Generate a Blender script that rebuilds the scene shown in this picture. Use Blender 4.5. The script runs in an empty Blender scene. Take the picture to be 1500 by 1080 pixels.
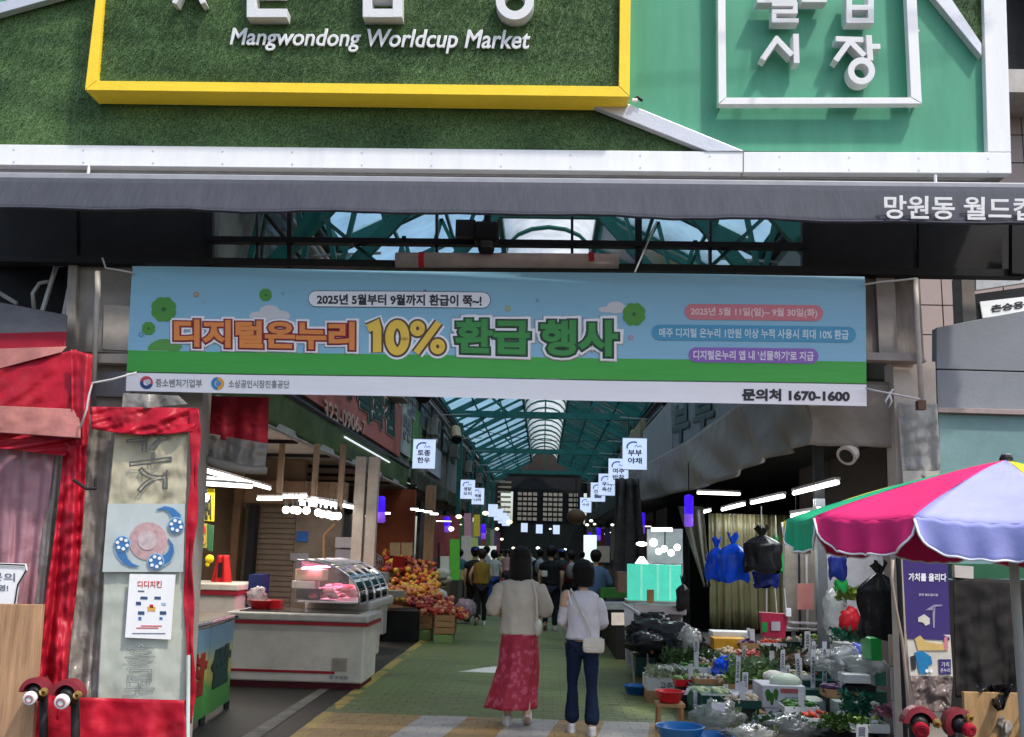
import bpy, bmesh, math, random
from mathutils import Vector, Matrix
import numpy as np
random.seed(7); np.random.seed(7)
C = bpy.context.scene.collection
R_ = math.radians
# ---------------------------------------------------------------- camera
FPX = 1400.0
cY = Vector((45/FPX, -265/FPX, -1)).normalized()
cZ = Vector((194/FPX, 7340/FPX, -1)).normalized()
cZ = (cZ - cY*cZ.dot(cY)).normalized()
cX = cY.cross(cZ)
W2C = Matrix((cX, cY, cZ)).transposed()
C2W = W2C.transposed()
CAM = Vector((0, 0, 1.63))
cam_data = bpy.data.cameras.new('camera'); cam = bpy.data.objects.new('camera', cam_data); C.objects.link(cam)
cam.matrix_world = Matrix.Translation(CAM) @ C2W.to_4x4()
cam_data.sensor_width = 36; cam_data.lens = FPX/1500*36; cam_data.clip_end = 600; cam_data.clip_start = .05
bpy.context.scene.camera = cam
# ---------------------------------------------------------------- world, sun, exposure
SUN_EL, SUN_AZ = 58, 135
w = bpy.data.worlds.new('World'); bpy.context.scene.world = w; w.use_nodes = True
nt = w.node_tree; bg = nt.nodes['Background']
sky = nt.nodes.new('ShaderNodeTexSky'); sky.sky_type = 'NISHITA'; sky.sun_disc = False
sky.sun_elevation = R_(SUN_EL); sky.sun_rotation = R_(SUN_AZ); sky.dust_density = 2.5; sky.air_density = 1.0
nt.links.new(sky.outputs[0], bg.inputs[0]); bg.inputs[1].default_value = 0.15
sl = bpy.data.lights.new('sun', 'SUN'); sl.energy = 2.0; sl.angle = R_(3.0); sl.color = (1, .96, .9)
so = bpy.data.objects.new('sun', sl); C.objects.link(so); so.location = (8, -8, 14)
sd = Vector((math.sin(R_(SUN_AZ))*math.cos(R_(SUN_EL)), math.cos(R_(SUN_AZ))*math.cos(R_(SUN_EL)), math.sin(R_(SUN_EL))))
so.rotation_euler = sd.to_track_quat('Z', 'Y').to_euler()
S = bpy.context.scene
S.view_settings.view_transform = 'Standard'; S.view_settings.look = 'None'
S.view_settings.exposure = 0.70; S.view_settings.gamma = 1
S.cycles.max_bounces = 8; S.cycles.transparent_max_bounces = 12
# ---------------------------------------------------------------- survey helpers: where a sight line meets a plane of the place
def ray(px, py):
    return C2W @ Vector(((px-750)/FPX, (540-py)/FPX, -1))
def U(px, py, Y):
    d = ray(px, py); return CAM + d*(Y/d.y)
def W(px, py, X):
    d = ray(px, py); return CAM + d*(X/d.x)
def G(px, py, z=0.0):
    d = ray(px, py); return CAM + d*((z-CAM.z)/d.z)
# ---------------------------------------------------------------- materials
def sock(nt, n, i, v):
    n.inputs[i].default_value = v
MATS = {}
def lum(c, k): return tuple(min(1, x*k) for x in c[:3])+(1,)
def mat(name, col, rough=.6, var=.18, vs=6.0, bump=.15, bs=40.0, metal=0.0, emit=0.0, alpha=None, trans=0.0, dirt=0.25, stretch=None, spec=.22, ecol=None, sheen=0, bd=.01, dcol=None):
    """procedural surface: base colour broken by two noises, grime patches, fine relief"""
    if name in MATS: return MATS[name]
    m = bpy.data.materials.new(name); m.use_nodes = True; t = m.node_tree; N = t.nodes; L = t.links
    b = N['Principled BSDF']; MATS[name] = m
    geo = N.new('ShaderNodeTexCoord'); mp = N.new('ShaderNodeMapping')
    L.new(geo.outputs['Object'], mp.inputs[0])
    if stretch: mp.inputs['Scale'].default_value = stretch
    n1 = N.new('ShaderNodeTexNoise'); n1.inputs['Scale'].default_value = vs; n1.inputs['Detail'].default_value = 6; n1.inputs['Roughness'].default_value = .65
    L.new(mp.outputs[0], n1.inputs[0])
    r = N.new('ShaderNodeMapRange'); r.inputs[1].default_value = .3; r.inputs[2].default_value = .7
    r.inputs[3].default_value = 1-var; r.inputs[4].default_value = 1+var*.6; L.new(n1.outputs[0], r.inputs[0])
    mul = N.new('ShaderNodeVectorMath'); mul.operation = 'SCALE'; mul.inputs[0].default_value = col[:3]
    L.new(r.outputs[0], mul.inputs['Scale'])
    out = mul.outputs[0]
    if dirt:
        n2 = N.new('ShaderNodeTexNoise'); n2.inputs['Scale'].default_value = vs*.35+.7; n2.inputs['Detail'].default_value = 9; n2.inputs['Roughness'].default_value = .7
        L.new(mp.outputs[0], n2.inputs[0])
        r2 = N.new('ShaderNodeMapRange'); r2.inputs[1].default_value = .5; r2.inputs[2].default_value = .75; r2.inputs[4].default_value = dirt
        L.new(n2.outputs[0], r2.inputs[0])
        mx = N.new('ShaderNodeMix'); mx.data_type = 'RGBA'; L.new(r2.outputs[0], mx.inputs[0]); L.new(out, mx.inputs[6])
        mx.inputs[7].default_value = dcol+(1,) if dcol else (col[0]*.35+.02, col[1]*.33+.018, col[2]*.3+.014, 1); out = mx.outputs[2]
    L.new(out, b.inputs['Base Color'])
    b.inputs['Roughness'].default_value = rough; b.inputs['Metallic'].default_value = metal
    b.inputs['Specular IOR Level'].default_value = spec
    if sheen: b.inputs['Sheen Weight'].default_value = sheen
    if bump:
        n3 = N.new('ShaderNodeTexNoise'); n3.inputs['Scale'].default_value = bs; n3.inputs['Detail'].default_value = 4; L.new(mp.outputs[0], n3.inputs[0])
        bp = N.new('ShaderNodeBump'); bp.inputs['Strength'].default_value = bump; bp.inputs['Distance'].default_value = bd
        L.new(n3.outputs[0], bp.inputs['Height']); L.new(bp.outputs[0], b.inputs['Normal'])
    if emit:
        b.inputs['Emission Color'].default_value = (ecol or col)[:3]+(1,); b.inputs['Emission Strength'].default_value = emit
    if trans: b.inputs['Transmission Weight'].default_value = trans
    if alpha is not None: b.inputs['Alpha'].default_value = alpha
    return m
def lam(name, col, strength):
    return mat(name, col, rough=.4, var=0, bump=0, dirt=0, emit=strength)
def translucent(name, col, clear=.3, rough=.4, tcol=None, wrinkle=0, ws=12, ior=1.4):
    """thin sheet: light passes diffusely and partly clearly, with a soft gloss"""
    if name in MATS: return MATS[name]
    m = bpy.data.materials.new(name); m.use_nodes = True; t = m.node_tree; N = t.nodes; L = t.links
    N.remove(N['Principled BSDF']); o = N['Material Output']; MATS[name] = m
    nz = N.new('ShaderNodeTexNoise'); nz.inputs['Scale'].default_value = 2.2; nz.inputs['Detail'].default_value = 8
    tc = N.new('ShaderNodeTexCoord'); L.new(tc.outputs['Object'], nz.inputs[0])
    r = N.new('ShaderNodeMapRange'); r.inputs[1].default_value = .3; r.inputs[2].default_value = .7; r.inputs[3].default_value = .7; r.inputs[4].default_value = 1.1; L.new(nz.outputs[0], r.inputs[0])
    mul = N.new('ShaderNodeVectorMath'); mul.operation = 'SCALE'; mul.inputs[0].default_value = col[:3]; L.new(r.outputs[0], mul.inputs['Scale'])
    d = N.new('ShaderNodeBsdfDiffuse'); tr = N.new('ShaderNodeBsdfTranslucent'); L.new(mul.outputs[0], d.inputs[0]); L.new(mul.outputs[0], tr.inputs[0])
    a = N.new('ShaderNodeMixShader'); a.inputs[0].default_value = .55; L.new(d.outputs[0], a.inputs[1]); L.new(tr.outputs[0], a.inputs[2])
    tp = N.new('ShaderNodeBsdfTransparent'); tp.inputs[0].default_value = (tcol or col)[:3]+(1,)
    bq = N.new('ShaderNodeMixShader'); bq.inputs[0].default_value = clear; L.new(a.outputs[0], bq.inputs[1]); L.new(tp.outputs[0], bq.inputs[2])
    gl = N.new('ShaderNodeBsdfGlossy'); gl.inputs['Roughness'].default_value = rough*.5
    fr = N.new('ShaderNodeFresnel'); fr.inputs[0].default_value = ior
    f = N.new('ShaderNodeMixShader'); L.new(fr.outputs[0], f.inputs[0]); L.new(bq.outputs[0], f.inputs[1]); L.new(gl.outputs[0], f.inputs[2])
    if wrinkle:
        n3 = N.new('ShaderNodeTexNoise'); n3.inputs['Scale'].default_value = ws; n3.inputs['Detail'].default_value = 5; n3.inputs['Distortion'].default_value = 1.5; L.new(tc.outputs['Object'], n3.inputs[0])
        bp = N.new('ShaderNodeBump'); bp.inputs['Strength'].default_value = wrinkle; bp.inputs['Distance'].default_value = .04
        L.new(n3.outputs[0], bp.inputs['Height'])
        for s_ in (d, gl, fr): L.new(bp.outputs[0], s_.inputs['Normal'])
    L.new(f.outputs[0], o.inputs[0]); return m
# ---------------------------------------------------------------- mesh builder
class MB:
    def __init__(s): s.v = []; s.f = []
    def add(s, vs, fs):
        o = len(s.v); s.v += [tuple(p) for p in vs]; s.f += [tuple(i+o for i in f) for f in fs]; return s
    def hexa(s, p):   # 8 points: bottom ring then top ring
        return s.add(p, [(3,2,1,0),(4,5,6,7),(0,1,5,4),(1,2,6,5),(2,3,7,6),(3,0,4,7)])
    def box(s, c, d, rz=0, M=None):
        x, y, z = d[0]/2, d[1]/2, d[2]/2
        p = [Vector(q) for q in ((-x,-y,-z),(x,-y,-z),(x,y,-z),(-x,y,-z),(-x,-y,z),(x,-y,z),(x,y,z),(-x,y,z))]
        if M is None: M = Matrix.Rotation(rz, 3, 'Z')
        return s.hexa([Vector(c)+M@q for q in p])
    def b2(s, a, b):
        return s.box([(a[i]+b[i])/2 for i in range(3)], [abs(b[i]-a[i]) for i in range(3)])
    def tube(s, pts, r, n=8, cap=True):
        pts = [Vector(p) for p in pts]; rs = r if isinstance(r, (list, tuple)) else [r]*len(pts)
        o = len(s.v); up = None
        for i, p in enumerate(pts):
            d = (pts[min(i+1, len(pts)-1)]-pts[max(i-1, 0)]).normalized()
            if up is None:
                up = Vector((0,0,1)) if abs(d.z) < .9 else Vector((1,0,0))
            x = d.cross(up).normalized(); y = x.cross(d).normalized(); up = y
            for k in range(n):
                a = 2*math.pi*k/n; s.v.append(tuple(p+(x*math.cos(a)+y*math.sin(a))*rs[i]))
        for i in range(len(pts)-1):
            for k in range(n):
                k2 = (k+1) % n; s.f.append((o+i*n+k, o+i*n+k2, o+(i+1)*n+k2, o+(i+1)*n+k))
        if cap:
            s.f.append(tuple(o+k for k in range(n))[::-1]); e = o+(len(pts)-1)*n; s.f.append(tuple(e+k for k in range(n)))
        return s
    def bar(s, a, b, w, h, up=(0,0,1)):
        a = Vector(a); b = Vector(b); d = (b-a); L = d.length; d.normalize(); u = Vector(up)
        if abs(d.dot(u)) > .98: u = Vector((0,1,0))
        x = d.cross(u).normalized(); y = x.cross(d).normalized()
        p = []
        for q in (a, b):
            p += [q-x*w/2-y*h/2, q+x*w/2-y*h/2, q+x*w/2+y*h/2, q-x*w/2+y*h/2]
        return s.add(p, [(0,1,2,3),(7,6,5,4),(0,4,5,1),(1,5,6,2),(2,6,7,3),(3,7,4,0)])
    def lathe(s, prof, c=(0,0,0), n=24, M=None, sq=1.0):
        o = len(s.v); c = Vector(c)
        for (r, z) in prof:
            for k in range(n):
                a = 2*math.pi*k/n; q = Vector((r*math.cos(a), r*math.sin(a)*sq, z))
                s.v.append(tuple(c+(M@q if M else q)))
        for i in range(len(prof)-1):
            for k in range(n):
                k2 = (k+1) % n; s.f.append((o+i*n+k, o+i*n+k2, o+(i+1)*n+k2, o+(i+1)*n+k))
        return s
    def ball(s, c, r, n=8, m=6, sc=(1,1,1), jit=0, M=None):
        o = len(s.v); c = Vector(c)
        for i in range(m+1):
            t = math.pi*i/m
            for k in range(n):
                a = 2*math.pi*k/n; rr = r*(1+random.uniform(-jit, jit)) if 0 < i < m else r
                q = Vector((rr*math.sin(t)*math.cos(a)*sc[0], rr*math.sin(t)*math.sin(a)*sc[1], rr*math.cos(t)*sc[2]))
                s.v.append(tuple(c+(M@q if M else q)))
        for i in range(m):
            for k in range(n):
                k2 = (k+1) % n; s.f.append((o+(i+1)*n+k, o+(i+1)*n+k2, o+i*n+k2, o+i*n+k))
        return s
    def grid(s, fn, nu, nv, flip=False):
        o = len(s.v)
        for j in range(nv+1):
            for i in range(nu+1): s.v.append(tuple(fn(i/nu, j/nv)))
        for j in range(nv):
            for i in range(nu):
                q = (o+j*(nu+1)+i, o+j*(nu+1)+i+1, o+(j+1)*(nu+1)+i+1, o+(j+1)*(nu+1)+i)
                s.f.append(q[::-1] if flip else q)
        return s
    def prism(s, poly, a, b):   # polygon points (Vector), extruded from offset a to offset b (Vectors)
        n = len(poly); a = Vector(a); b = Vector(b)
        vs = [Vector(p)+a for p in poly]+[Vector(p)+b for p in poly]
        fs = [tuple(range(n)), tuple(range(2*n-1, n-1, -1))]+[(i, (i+1) % n+0, (i+1) % n+n, i+n)[::-1] for i in range(n)]
        return s.add(vs, fs)
    def mesh(s, name, m, smooth=False):
        me = bpy.data.meshes.new(name); me.from_pydata(s.v, [], s.f); me.update()
        if m: me.materials.append(m)
        if smooth: me.polygons.foreach_set('use_smooth', [True]*len(me.polygons))
        return me
    def build(s, name, m, parent=None, smooth=False, bev=0, solid=0, sub=0, fix=True):
        me = s.mesh(name, m, smooth)
        if fix:
            bm = bmesh.new(); bm.from_mesh(me); bmesh.ops.recalc_face_normals(bm, faces=bm.faces); bm.to_mesh(me); bm.free()
        o = bpy.data.objects.new(name, me); C.objects.link(o)
        if parent: o.parent = parent; o.matrix_parent_inverse = parent_inv(parent)
        if solid:
            q = o.modifiers.new('thickness', 'SOLIDIFY'); q.thickness = solid; q.offset = 0
        if sub:
            q = o.modifiers.new('sub', 'SUBSURF'); q.levels = sub; q.render_levels = sub
        if bev:
            q = o.modifiers.new('bevel', 'BEVEL'); q.width = bev; q.segments = 2; q.limit_method = 'ANGLE'; q.angle_limit = R_(40)
        return o
LOCAL = set()
def parent_inv(p):
    if p.type != 'EMPTY' or p.name in LOCAL: return Matrix.Identity(4)
    return (Matrix.Translation(p.location) @ p.rotation_euler.to_matrix().to_4x4()).inverted()
def tag(o, label=None, cat=None, group=None, kind=None):
    if label: o['label'] = label
    if cat: o['category'] = cat
    if group: o['group'] = group
    if kind: o['kind'] = kind
    return o
def thing(name, loc, label, cat, group=None, rz=0):
    o = bpy.data.objects.new(name, None); C.objects.link(o); o.location = loc; o.rotation_euler = (0,0,rz); o.empty_display_size = .1
    return tag(o, label, cat, group)
def local(o): LOCAL.add(o.name); return o    # parts are given in the thing's own coordinates
def copy_tree(o, parent=None):
    c = o.copy(); C.objects.link(c)
    if parent: c.parent = parent; c.matrix_parent_inverse = o.matrix_parent_inverse.copy()
    for ch in list(o.children): copy_tree(ch, c)
    return c
def place(src, loc, rz, label, used={}):
    """first call places the source itself, later calls place copies"""
    if src.name in used: o = copy_tree(src)
    else: used[src.name] = 1; o = src
    o.location = loc; o.rotation_euler = (0,0,rz); o['label'] = label
    return o
# ---------------------------------------------------------------- lettering
def glyphs(s, bold=0.0, outline=False, shear=0.0, thick=0.0):
    cu = bpy.data.curves.new('t', 'FONT'); cu.body = s; cu.size = 1; cu.shear = shear; cu.resolution_u = 3
    o = bpy.data.objects.new('t', cu); C.objects.link(o)
    dg = bpy.context.evaluated_depsgraph_get()
    me0 = bpy.data.meshes.new_from_object(o.evaluated_get(dg))
    base = np.array([v.co[:] for v in me0.vertices]) if len(me0.vertices) else np.zeros((1, 3))
    lo = base.min(0); hi = base.max(0)
    if bold or outline or thick:
        if outline: cu.fill_mode = 'NONE'
        cu.bevel_depth = bold; cu.bevel_resolution = 1; cu.extrude = thick
        bpy.context.view_layer.update(); dg = bpy.context.evaluated_depsgraph_get()
        me = bpy.data.meshes.new_from_object(o.evaluated_get(dg))
    else: me = me0
    bpy.data.objects.remove(o)
    return me, lo, hi
def text(name, s, quad, m, parent=None, bold=.0, outline=False, shear=0, depth=.003, off=.004, deform=None, flat=.02, thick=0.0):
    """lettering laid on the quad BL, BR, TR, TL; its front lies `off` metres before the surface"""
    me, lo, hi = glyphs(s, bold, outline, shear, thick)
    BL, BR, TR, TL = [Vector(q) for q in quad]
    nrm = (BR-BL).cross(TL-BL).normalized()
    co = np.array([v.co[:] for v in me.vertices]); zmax = max(1e-6, np.abs(co[:, 2]).max())
    out = []
    for c in co:
        u = (c[0]-lo[0])/(hi[0]-lo[0]); v = (c[1]-lo[1])/(hi[1]-lo[1])
        p = (BL*(1-u)+BR*u)*(1-v)+(TL*(1-u)+TR*u)*v
        p = p+nrm*(off+depth*.5+(c[2]/zmax)*depth*.5)
        if deform: p = deform(p)
        out.append(p)
    for v_, p in zip(me.vertices, out): v_.co = p
    me.name = name; me.materials.clear(); me.materials.append(m)
    me.polygons.foreach_set('material_index', [0]*len(me.polygons))
    me.update()
    o = bpy.data.objects.new(name, me); C.objects.link(o)
    if parent: o.parent = parent; o.matrix_parent_inverse = parent_inv(parent)
    return o
def qpx(xl, ytl, ybl, xr, ytr, ybr, Y):
    return [U(xl, ybl, Y), U(xr, ybr, Y), U(xr, ytr, Y), U(xl, ytl, Y)]
def qwx(xl, ytl, ybl, xr, ytr, ybr, X):
    return [W(xl, ybl, X), W(xr, ybr, X), W(xr, ytr, X), W(xl, ytl, X)]
# ================================================================ GROUND
CW_Y = 9.75      # far edge of the painted crossing
def paving_mat():
    m = bpy.data.materials.new('painted_paving'); m.use_nodes = True; t = m.node_tree; N = t.nodes; L = t.links; b = N['Principled BSDF']
    g = N.new('ShaderNodeNewGeometry'); sp = N.new('ShaderNodeSeparateXYZ'); L.new(g.outputs['Position'], sp.inputs[0])
    def mth(op, a, b_=None, c=None):
        n = N.new('ShaderNodeMath'); n.operation = op
        for i, q in enumerate((a, b_, c)):
            if q is None: continue
            if isinstance(q, (int, float)): n.inputs[i].default_value = q
            else: L.new(q, n.inputs[i])
        return n.outputs[0]
    def mix(f, a, b_):
        n = N.new('ShaderNodeMix'); n.data_type = 'RGBA'; L.new(f, n.inputs[0])
        for i, q in ((6, a), (7, b_)):
            if isinstance(q, tuple): n.inputs[i].default_value = q
            else: L.new(q, n.inputs[i])
        return n.outputs[2]
    X, Y = sp.outputs[0], sp.outputs[1]
    nz = N.new('ShaderNodeTexNoise'); nz.inputs['Scale'].default_value = 2.3; nz.inputs['Detail'].default_value = 9; nz.inputs['Roughness'].default_value = .7; L.new(g.outputs['Position'], nz.inputs[0])
    nf = N.new('ShaderNodeTexNoise'); nf.inputs['Scale'].default_value = 26; nf.inputs['Detail'].default_value = 8; nf.inputs['Roughness'].default_value = .75; L.new(g.outputs['Position'], nf.inputs[0])
    big = N.new('ShaderNodeTexNoise'); big.inputs['Scale'].default_value = .45; big.inputs['Detail'].default_value = 3; L.new(g.outputs['Position'], big.inputs[0])
    green = mix(big.outputs[0], (.075, .108, .026, 1), (.15, .17, .042, 1))
    uu = mth('DIVIDE', mth('ADD', mth('SUBTRACT', X, mth('MULTIPLY', mth('SUBTRACT', Y, CW_Y), .14)), 9.93), .88)
    wsel = mth('MULTIPLY', mth('LESS_THAN', mth('FRACT', uu), .5), mth('GREATER_THAN', X, -1.45))
    tile = mix(wsel, (.29, .18, .06, 1), (.34, .32, .29, 1))
    # painted crossing: slanted white and yellow bars
    cross = mth('LESS_THAN', Y, CW_Y)
    col = mix(cross, green, tile)
    # red mat colour on the walk farther in
    edge = mth('MULTIPLY', mth('LESS_THAN', X, -1.99), mth('GREATER_THAN', X, -2.14))
    wn = N.new('ShaderNodeTexNoise'); wn.inputs['Scale'].default_value = 1.6; L.new(g.outputs['Position'], wn.inputs[0])
    edge = mth('MULTIPLY', edge, mth('GREATER_THAN', wn.outputs[0], .44))
    col = mix(edge, col, (.36, .25, .05, 1))
    outer = mth('LESS_THAN', X, -2.14)
    oe = mth('GREATER_THAN', X, 2.05)
    col = mix(mth('MAXIMUM', outer, oe), col, (.055, .05, .045, 1))
    # white arrow head on the green
    ax = mth('ADD', X, .62); ay = mth('SUBTRACT', 13.9, Y)
    arrow = mth('MULTIPLY', mth('GREATER_THAN', ay, mth('MULTIPLY', mth('ABSOLUTE', ax), 1.6)), mth('LESS_THAN', ay, .75))
    # wear: paint scuffed away
    wear = N.new('ShaderNodeMapRange'); wear.inputs[1].default_value = .52; wear.inputs[2].default_value = .72; wear.inputs[4].default_value = .75; L.new(nz.outputs[0], wear.inputs[0])
    wf = N.new('ShaderNodeMapRange'); wf.inputs[1].default_value = .55; wf.inputs[2].default_value = .7; wf.inputs[4].default_value = .6; L.new(nf.outputs[0], wf.inputs[0])
    col = mix(arrow, col, (.6, .6, .57, 1))
    w2 = mth('MAXIMUM', wear.outputs[0], wf.outputs[0])
    w2 = mth('MULTIPLY', w2, .75)
    col = mix(w2, col, (.13, .12, .095, 1))
    oi = N.new('ShaderNodeObjectInfo'); mr = N.new('ShaderNodeMapRange'); mr.inputs[3].default_value = .93; mr.inputs[4].default_value = 1.05; L.new(oi.outputs['Random'], mr.inputs[0])
    sc = N.new('ShaderNodeVectorMath'); sc.operation = 'SCALE'; L.new(col, sc.inputs[0]); L.new(mr.outputs[0], sc.inputs['Scale'])
    L.new(sc.outputs[0], b.inputs['Base Color']); b.inputs['Roughness'].default_value = .62
    bp = N.new('ShaderNodeBump'); bp.inputs['Strength'].default_value = .3; bp.inputs['Distance'].default_value = .006; L.new(nf.outputs[0], bp.inputs['Height']); L.new(bp.outputs[0], b.inputs['Normal'])
    return m
m_pave = paving_mat()
m_asph = mat('asphalt', (.045, .043, .04), rough=.75, var=.35, vs=1.5, bump=.5, bs=120, dirt=.5)
m_conc = mat('concrete_floor', (.030, .027, .024), rough=.6, var=.3, vs=1.2, bump=.2, bs=30, dirt=.5)
g = MB(); g.grid(lambda u, v: (-150+300*u, -30+230*v, -.03), 4, 4)
tag(g.build('ground', m_asph), kind='structure')
g = MB(); g.grid(lambda u, v: (-9+6.86*u, 5.0+66*v, -.004), 2, 8); g.grid(lambda u, v: (2.06+7*u, 5.0+66*v, -.004), 2, 8)
tag(g.build('stall_floor', m_conc), kind='structure')
pave = tag(MB().box((-.04, 40.5, -.026), (4.2, 71, .03)).build('pavement', m_pave), kind='structure')
# concrete blocks of the walk, laid in running bond
bw, bd = .205, .145
def block_mesh():
    b = MB(); x, y, h = (bw-.002)/2, (bd-.002)/2, .014; e = .003
    b.add([(-x,-y,-h),(x,-y,-h),(x,y,-h),(-x,y,-h),(-x,-y,h-e),(x,-y,h-e),(x,y,h-e),(-x,y,h-e),(-x+e,-y+e,h),(x-e,-y+e,h),(x-e,y-e,h),(-x+e,y-e,h)],
          [(0,1,5,4),(1,2,6,5),(2,3,7,6),(3,0,4,7),(4,5,9,8),(5,6,10,9),(6,7,11,10),(7,4,8,11),(8,9,10,11)])
    return b
bmesh0 = block_mesh().mesh('block', m_pave); cnt = 0; rest = MB(); bt = block_mesh()
y = 5.5
row = 0
while y < 24:
    x = -2.12+(bw*.25 if row % 2 else bw*.5)
    first = True
    while x < 2.09:
        hf = .5 if (row % 2 and first) else 1
        z = -.002+random.uniform(-.0015, .0015)
        vis = y > 8.25 and abs(x) < 2.1 and not (x > 1.0 and y < 10)
        if vis and cnt < 300:
            o = bpy.data.objects.new('paving_block', bmesh0); C.objects.link(o); o.location = (x, y, z); o.scale = (hf, 1, 1); o.rotation_euler = (random.uniform(-.008,.008), random.uniform(-.008,.008), 0)
            o.parent = pave; cnt += 1
        else:
            rest.add([(p[0]*hf+x, p[1]+y, p[2]+z) for p in bt.v], bt.f)
        x += bw*.75 if hf < 1 else bw
        first = False
    y += bd; row += 1
tag(rest.build('paving_block_field', m_pave, pave, fix=False), kind='stuff')
# worn asphalt patch line beside the walk
m_line = mat('worn_paint', (.16, .15, .13), rough=.7, var=.5, vs=5, dirt=.7)
tag(MB().add([(-2.52,8.0,.002),(-2.36,8.0,.002),(-2.42,12.6,.002),(-2.52,12.6,.002)], [(0,1,2,3)]).build('road_line', m_line), kind='structure')

# ================================================================ ARCADE
m_teal = mat('teal_steel', (.022, .13, .115), rough=.42, var=.25, vs=3, dirt=.35)
m_dark = mat('dark_steel', (.018, .018, .02), rough=.5, var=.3, vs=3, dirt=.2)
m_black = mat('black_paint', (.009, .009, .01), rough=.6, var=.3)
m_pane = translucent('roof_pane_blue', (.42, .68, .80), clear=.3, tcol=(.62, .84, .97), ior=1.06)
m_panew = translucent('roof_pane_white', (.93, .95, .93), clear=.2, tcol=(.97,.99,.97), ior=1.06)
EX, EZ, RX, RZ = 3.2, 6.05, .85, 7.25      # eaves, and foot of the lantern
Y0r, Y1r = 7.75, 62.0
roof = thing('arcade_roof', (0, 9, EZ), 'long teal steel arcade roof with blue glazed slopes and a white ridge strip over the market lane', 'roof')
XC = .0
def beam(name, pts, w_, h_, m=m_teal, par=roof):
    b = MB()
    for a, c in zip(pts[:-1], pts[1:]): b.bar(a, c, w_, h_)
    return b.build(name, m, par)
nb = 27
ys = [Y0r+(Y1r-Y0r)*i/nb for i in range(nb+1)]
slope = lambda s, t: (s*(EX+(RX-EX)*t), EZ+(RZ-EZ)*t)
for i, yy in enumerate(ys):
    for s in (-1, 1):
        a = slope(s, 0); c = slope(s, 1)
        big = i % 3 == 0
        beam('rafter', [(a[0], yy, a[1]), (c[0], yy, c[1])], .12 if big else .06, .2 if big else .09)
    hoop = [(RX*math.cos(math.pi*k/8), yy, RZ+.55*math.sin(math.pi*k/8)) for k in range(9)]
    MB().tube(hoop, .045 if i % 3 else .06, 6).build('ridge_hoop', m_teal, roof)
    if i % 6 == 0 and i:
        beam('tie_beam', [(-EX, yy, EZ), (EX, yy, EZ)], .14, .22)
        beam('king_post', [(0, yy, EZ), (0, yy, RZ+.5)], .05, .05)
        for s in (-1, 1):
            q = slope(s, .55); beam('brace', [(s*1.2, yy, EZ), (q[0], yy, q[1])], .06, .08)
            q = slope(s, .3); beam('brace', [(s*3.15, yy, EZ-1.0), (s*1.9, yy, EZ)], .06, .08)
for s in (-1, 1):
    for t_ in (0, .33, .66, 1):
        q = slope(s, t_); beam('purlin', [(q[0], Y0r, q[1]+.03), (q[0], Y1r, q[1]+.03)], .09 if t_ in (0, 1) else .045, .16 if t_ in (0, 1) else .06)
for i in range(nb):
    for s in (-1, 1):
        for a_, b_ in ((0,.33),(.33,.66),(.66,1)):
            p = slope(s, a_); q = slope(s, b_)
            MB().add([(p[0], ys[i], p[1]+.08), (p[0], ys[i+1], p[1]+.08), (q[0], ys[i+1], q[1]+.08), (q[0], ys[i], q[1]+.08)], [(0,1,2,3)]).build('roof_pane', m_pane, roof, fix=False)
    b = MB(); b.grid(lambda u, v: (RX*math.cos(math.pi*u), ys[i]+(ys[i+1]-ys[i])*v, RZ+.6*math.sin(math.pi*u)), 8, 1); b.build('ridge_pane', m_panew, roof, smooth=True, fix=False)
# trusses seen over the banner, just inside the mouth
for yy in (9.6, 11.4, 14.6):
    for s in (-1, 1):
        a = (s*EX, yy, EZ-1.9); c = (s*RX, yy, RZ-.35)
        beam('truss_chord', [a, c], .1, .16)
        for k in range(4):
            t0 = k/4; t1 = (k+.5)/4
            p = [a[j]+(c[j]-a[j])*t0 for j in range(3)]; q0 = slope(s, t1); q = (q0[0], yy, q0[1])
            r2 = [a[j]+(c[j]-a[j])*(t0+.25) for j in range(3)]
            beam('truss_web', [p, q, r2], .06, .06)
    beam('truss_chord', [(-RX, yy, RZ-.35), (RX, yy, RZ-.35)], .08, .12)
# upper building walls on both sides of the lane
m_brick = mat('upper_wall_render', (.17, .155, .135), rough=.85, var=.35, vs=1.5, dirt=.6)
m_tile = mat('wall_tile_grey', (.26, .245, .225), rough=.5, var=.25, vs=3, dirt=.5)
def upper_wall(x, s, y0, y1, zb, zt, lab, m):
    t_ = thing('upper_wall', (x, (y0+y1)/2, zb), lab, 'wall', 'walls above the stall canopies')
    MB().box((x+s*.16, (y0+y1)/2, (zb+zt)/2), (.3, y1-y0-.02, zt-zb)).build('wall_body', m, t_)
    return t_
WL = []
labs = ['grey', 'tan', 'dark', 'brown', 'pale', 'sooty', 'dull', 'weathered']
segs = [9.2, 17, 22, 27, 33, 40, 48, 61.5]
cols = [(.2,.19,.17), (.22,.18,.13), (.2,.19,.15), (.12,.10,.08), (.17,.17,.16), (.09,.085,.08), (.13,.12,.11)]
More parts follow.
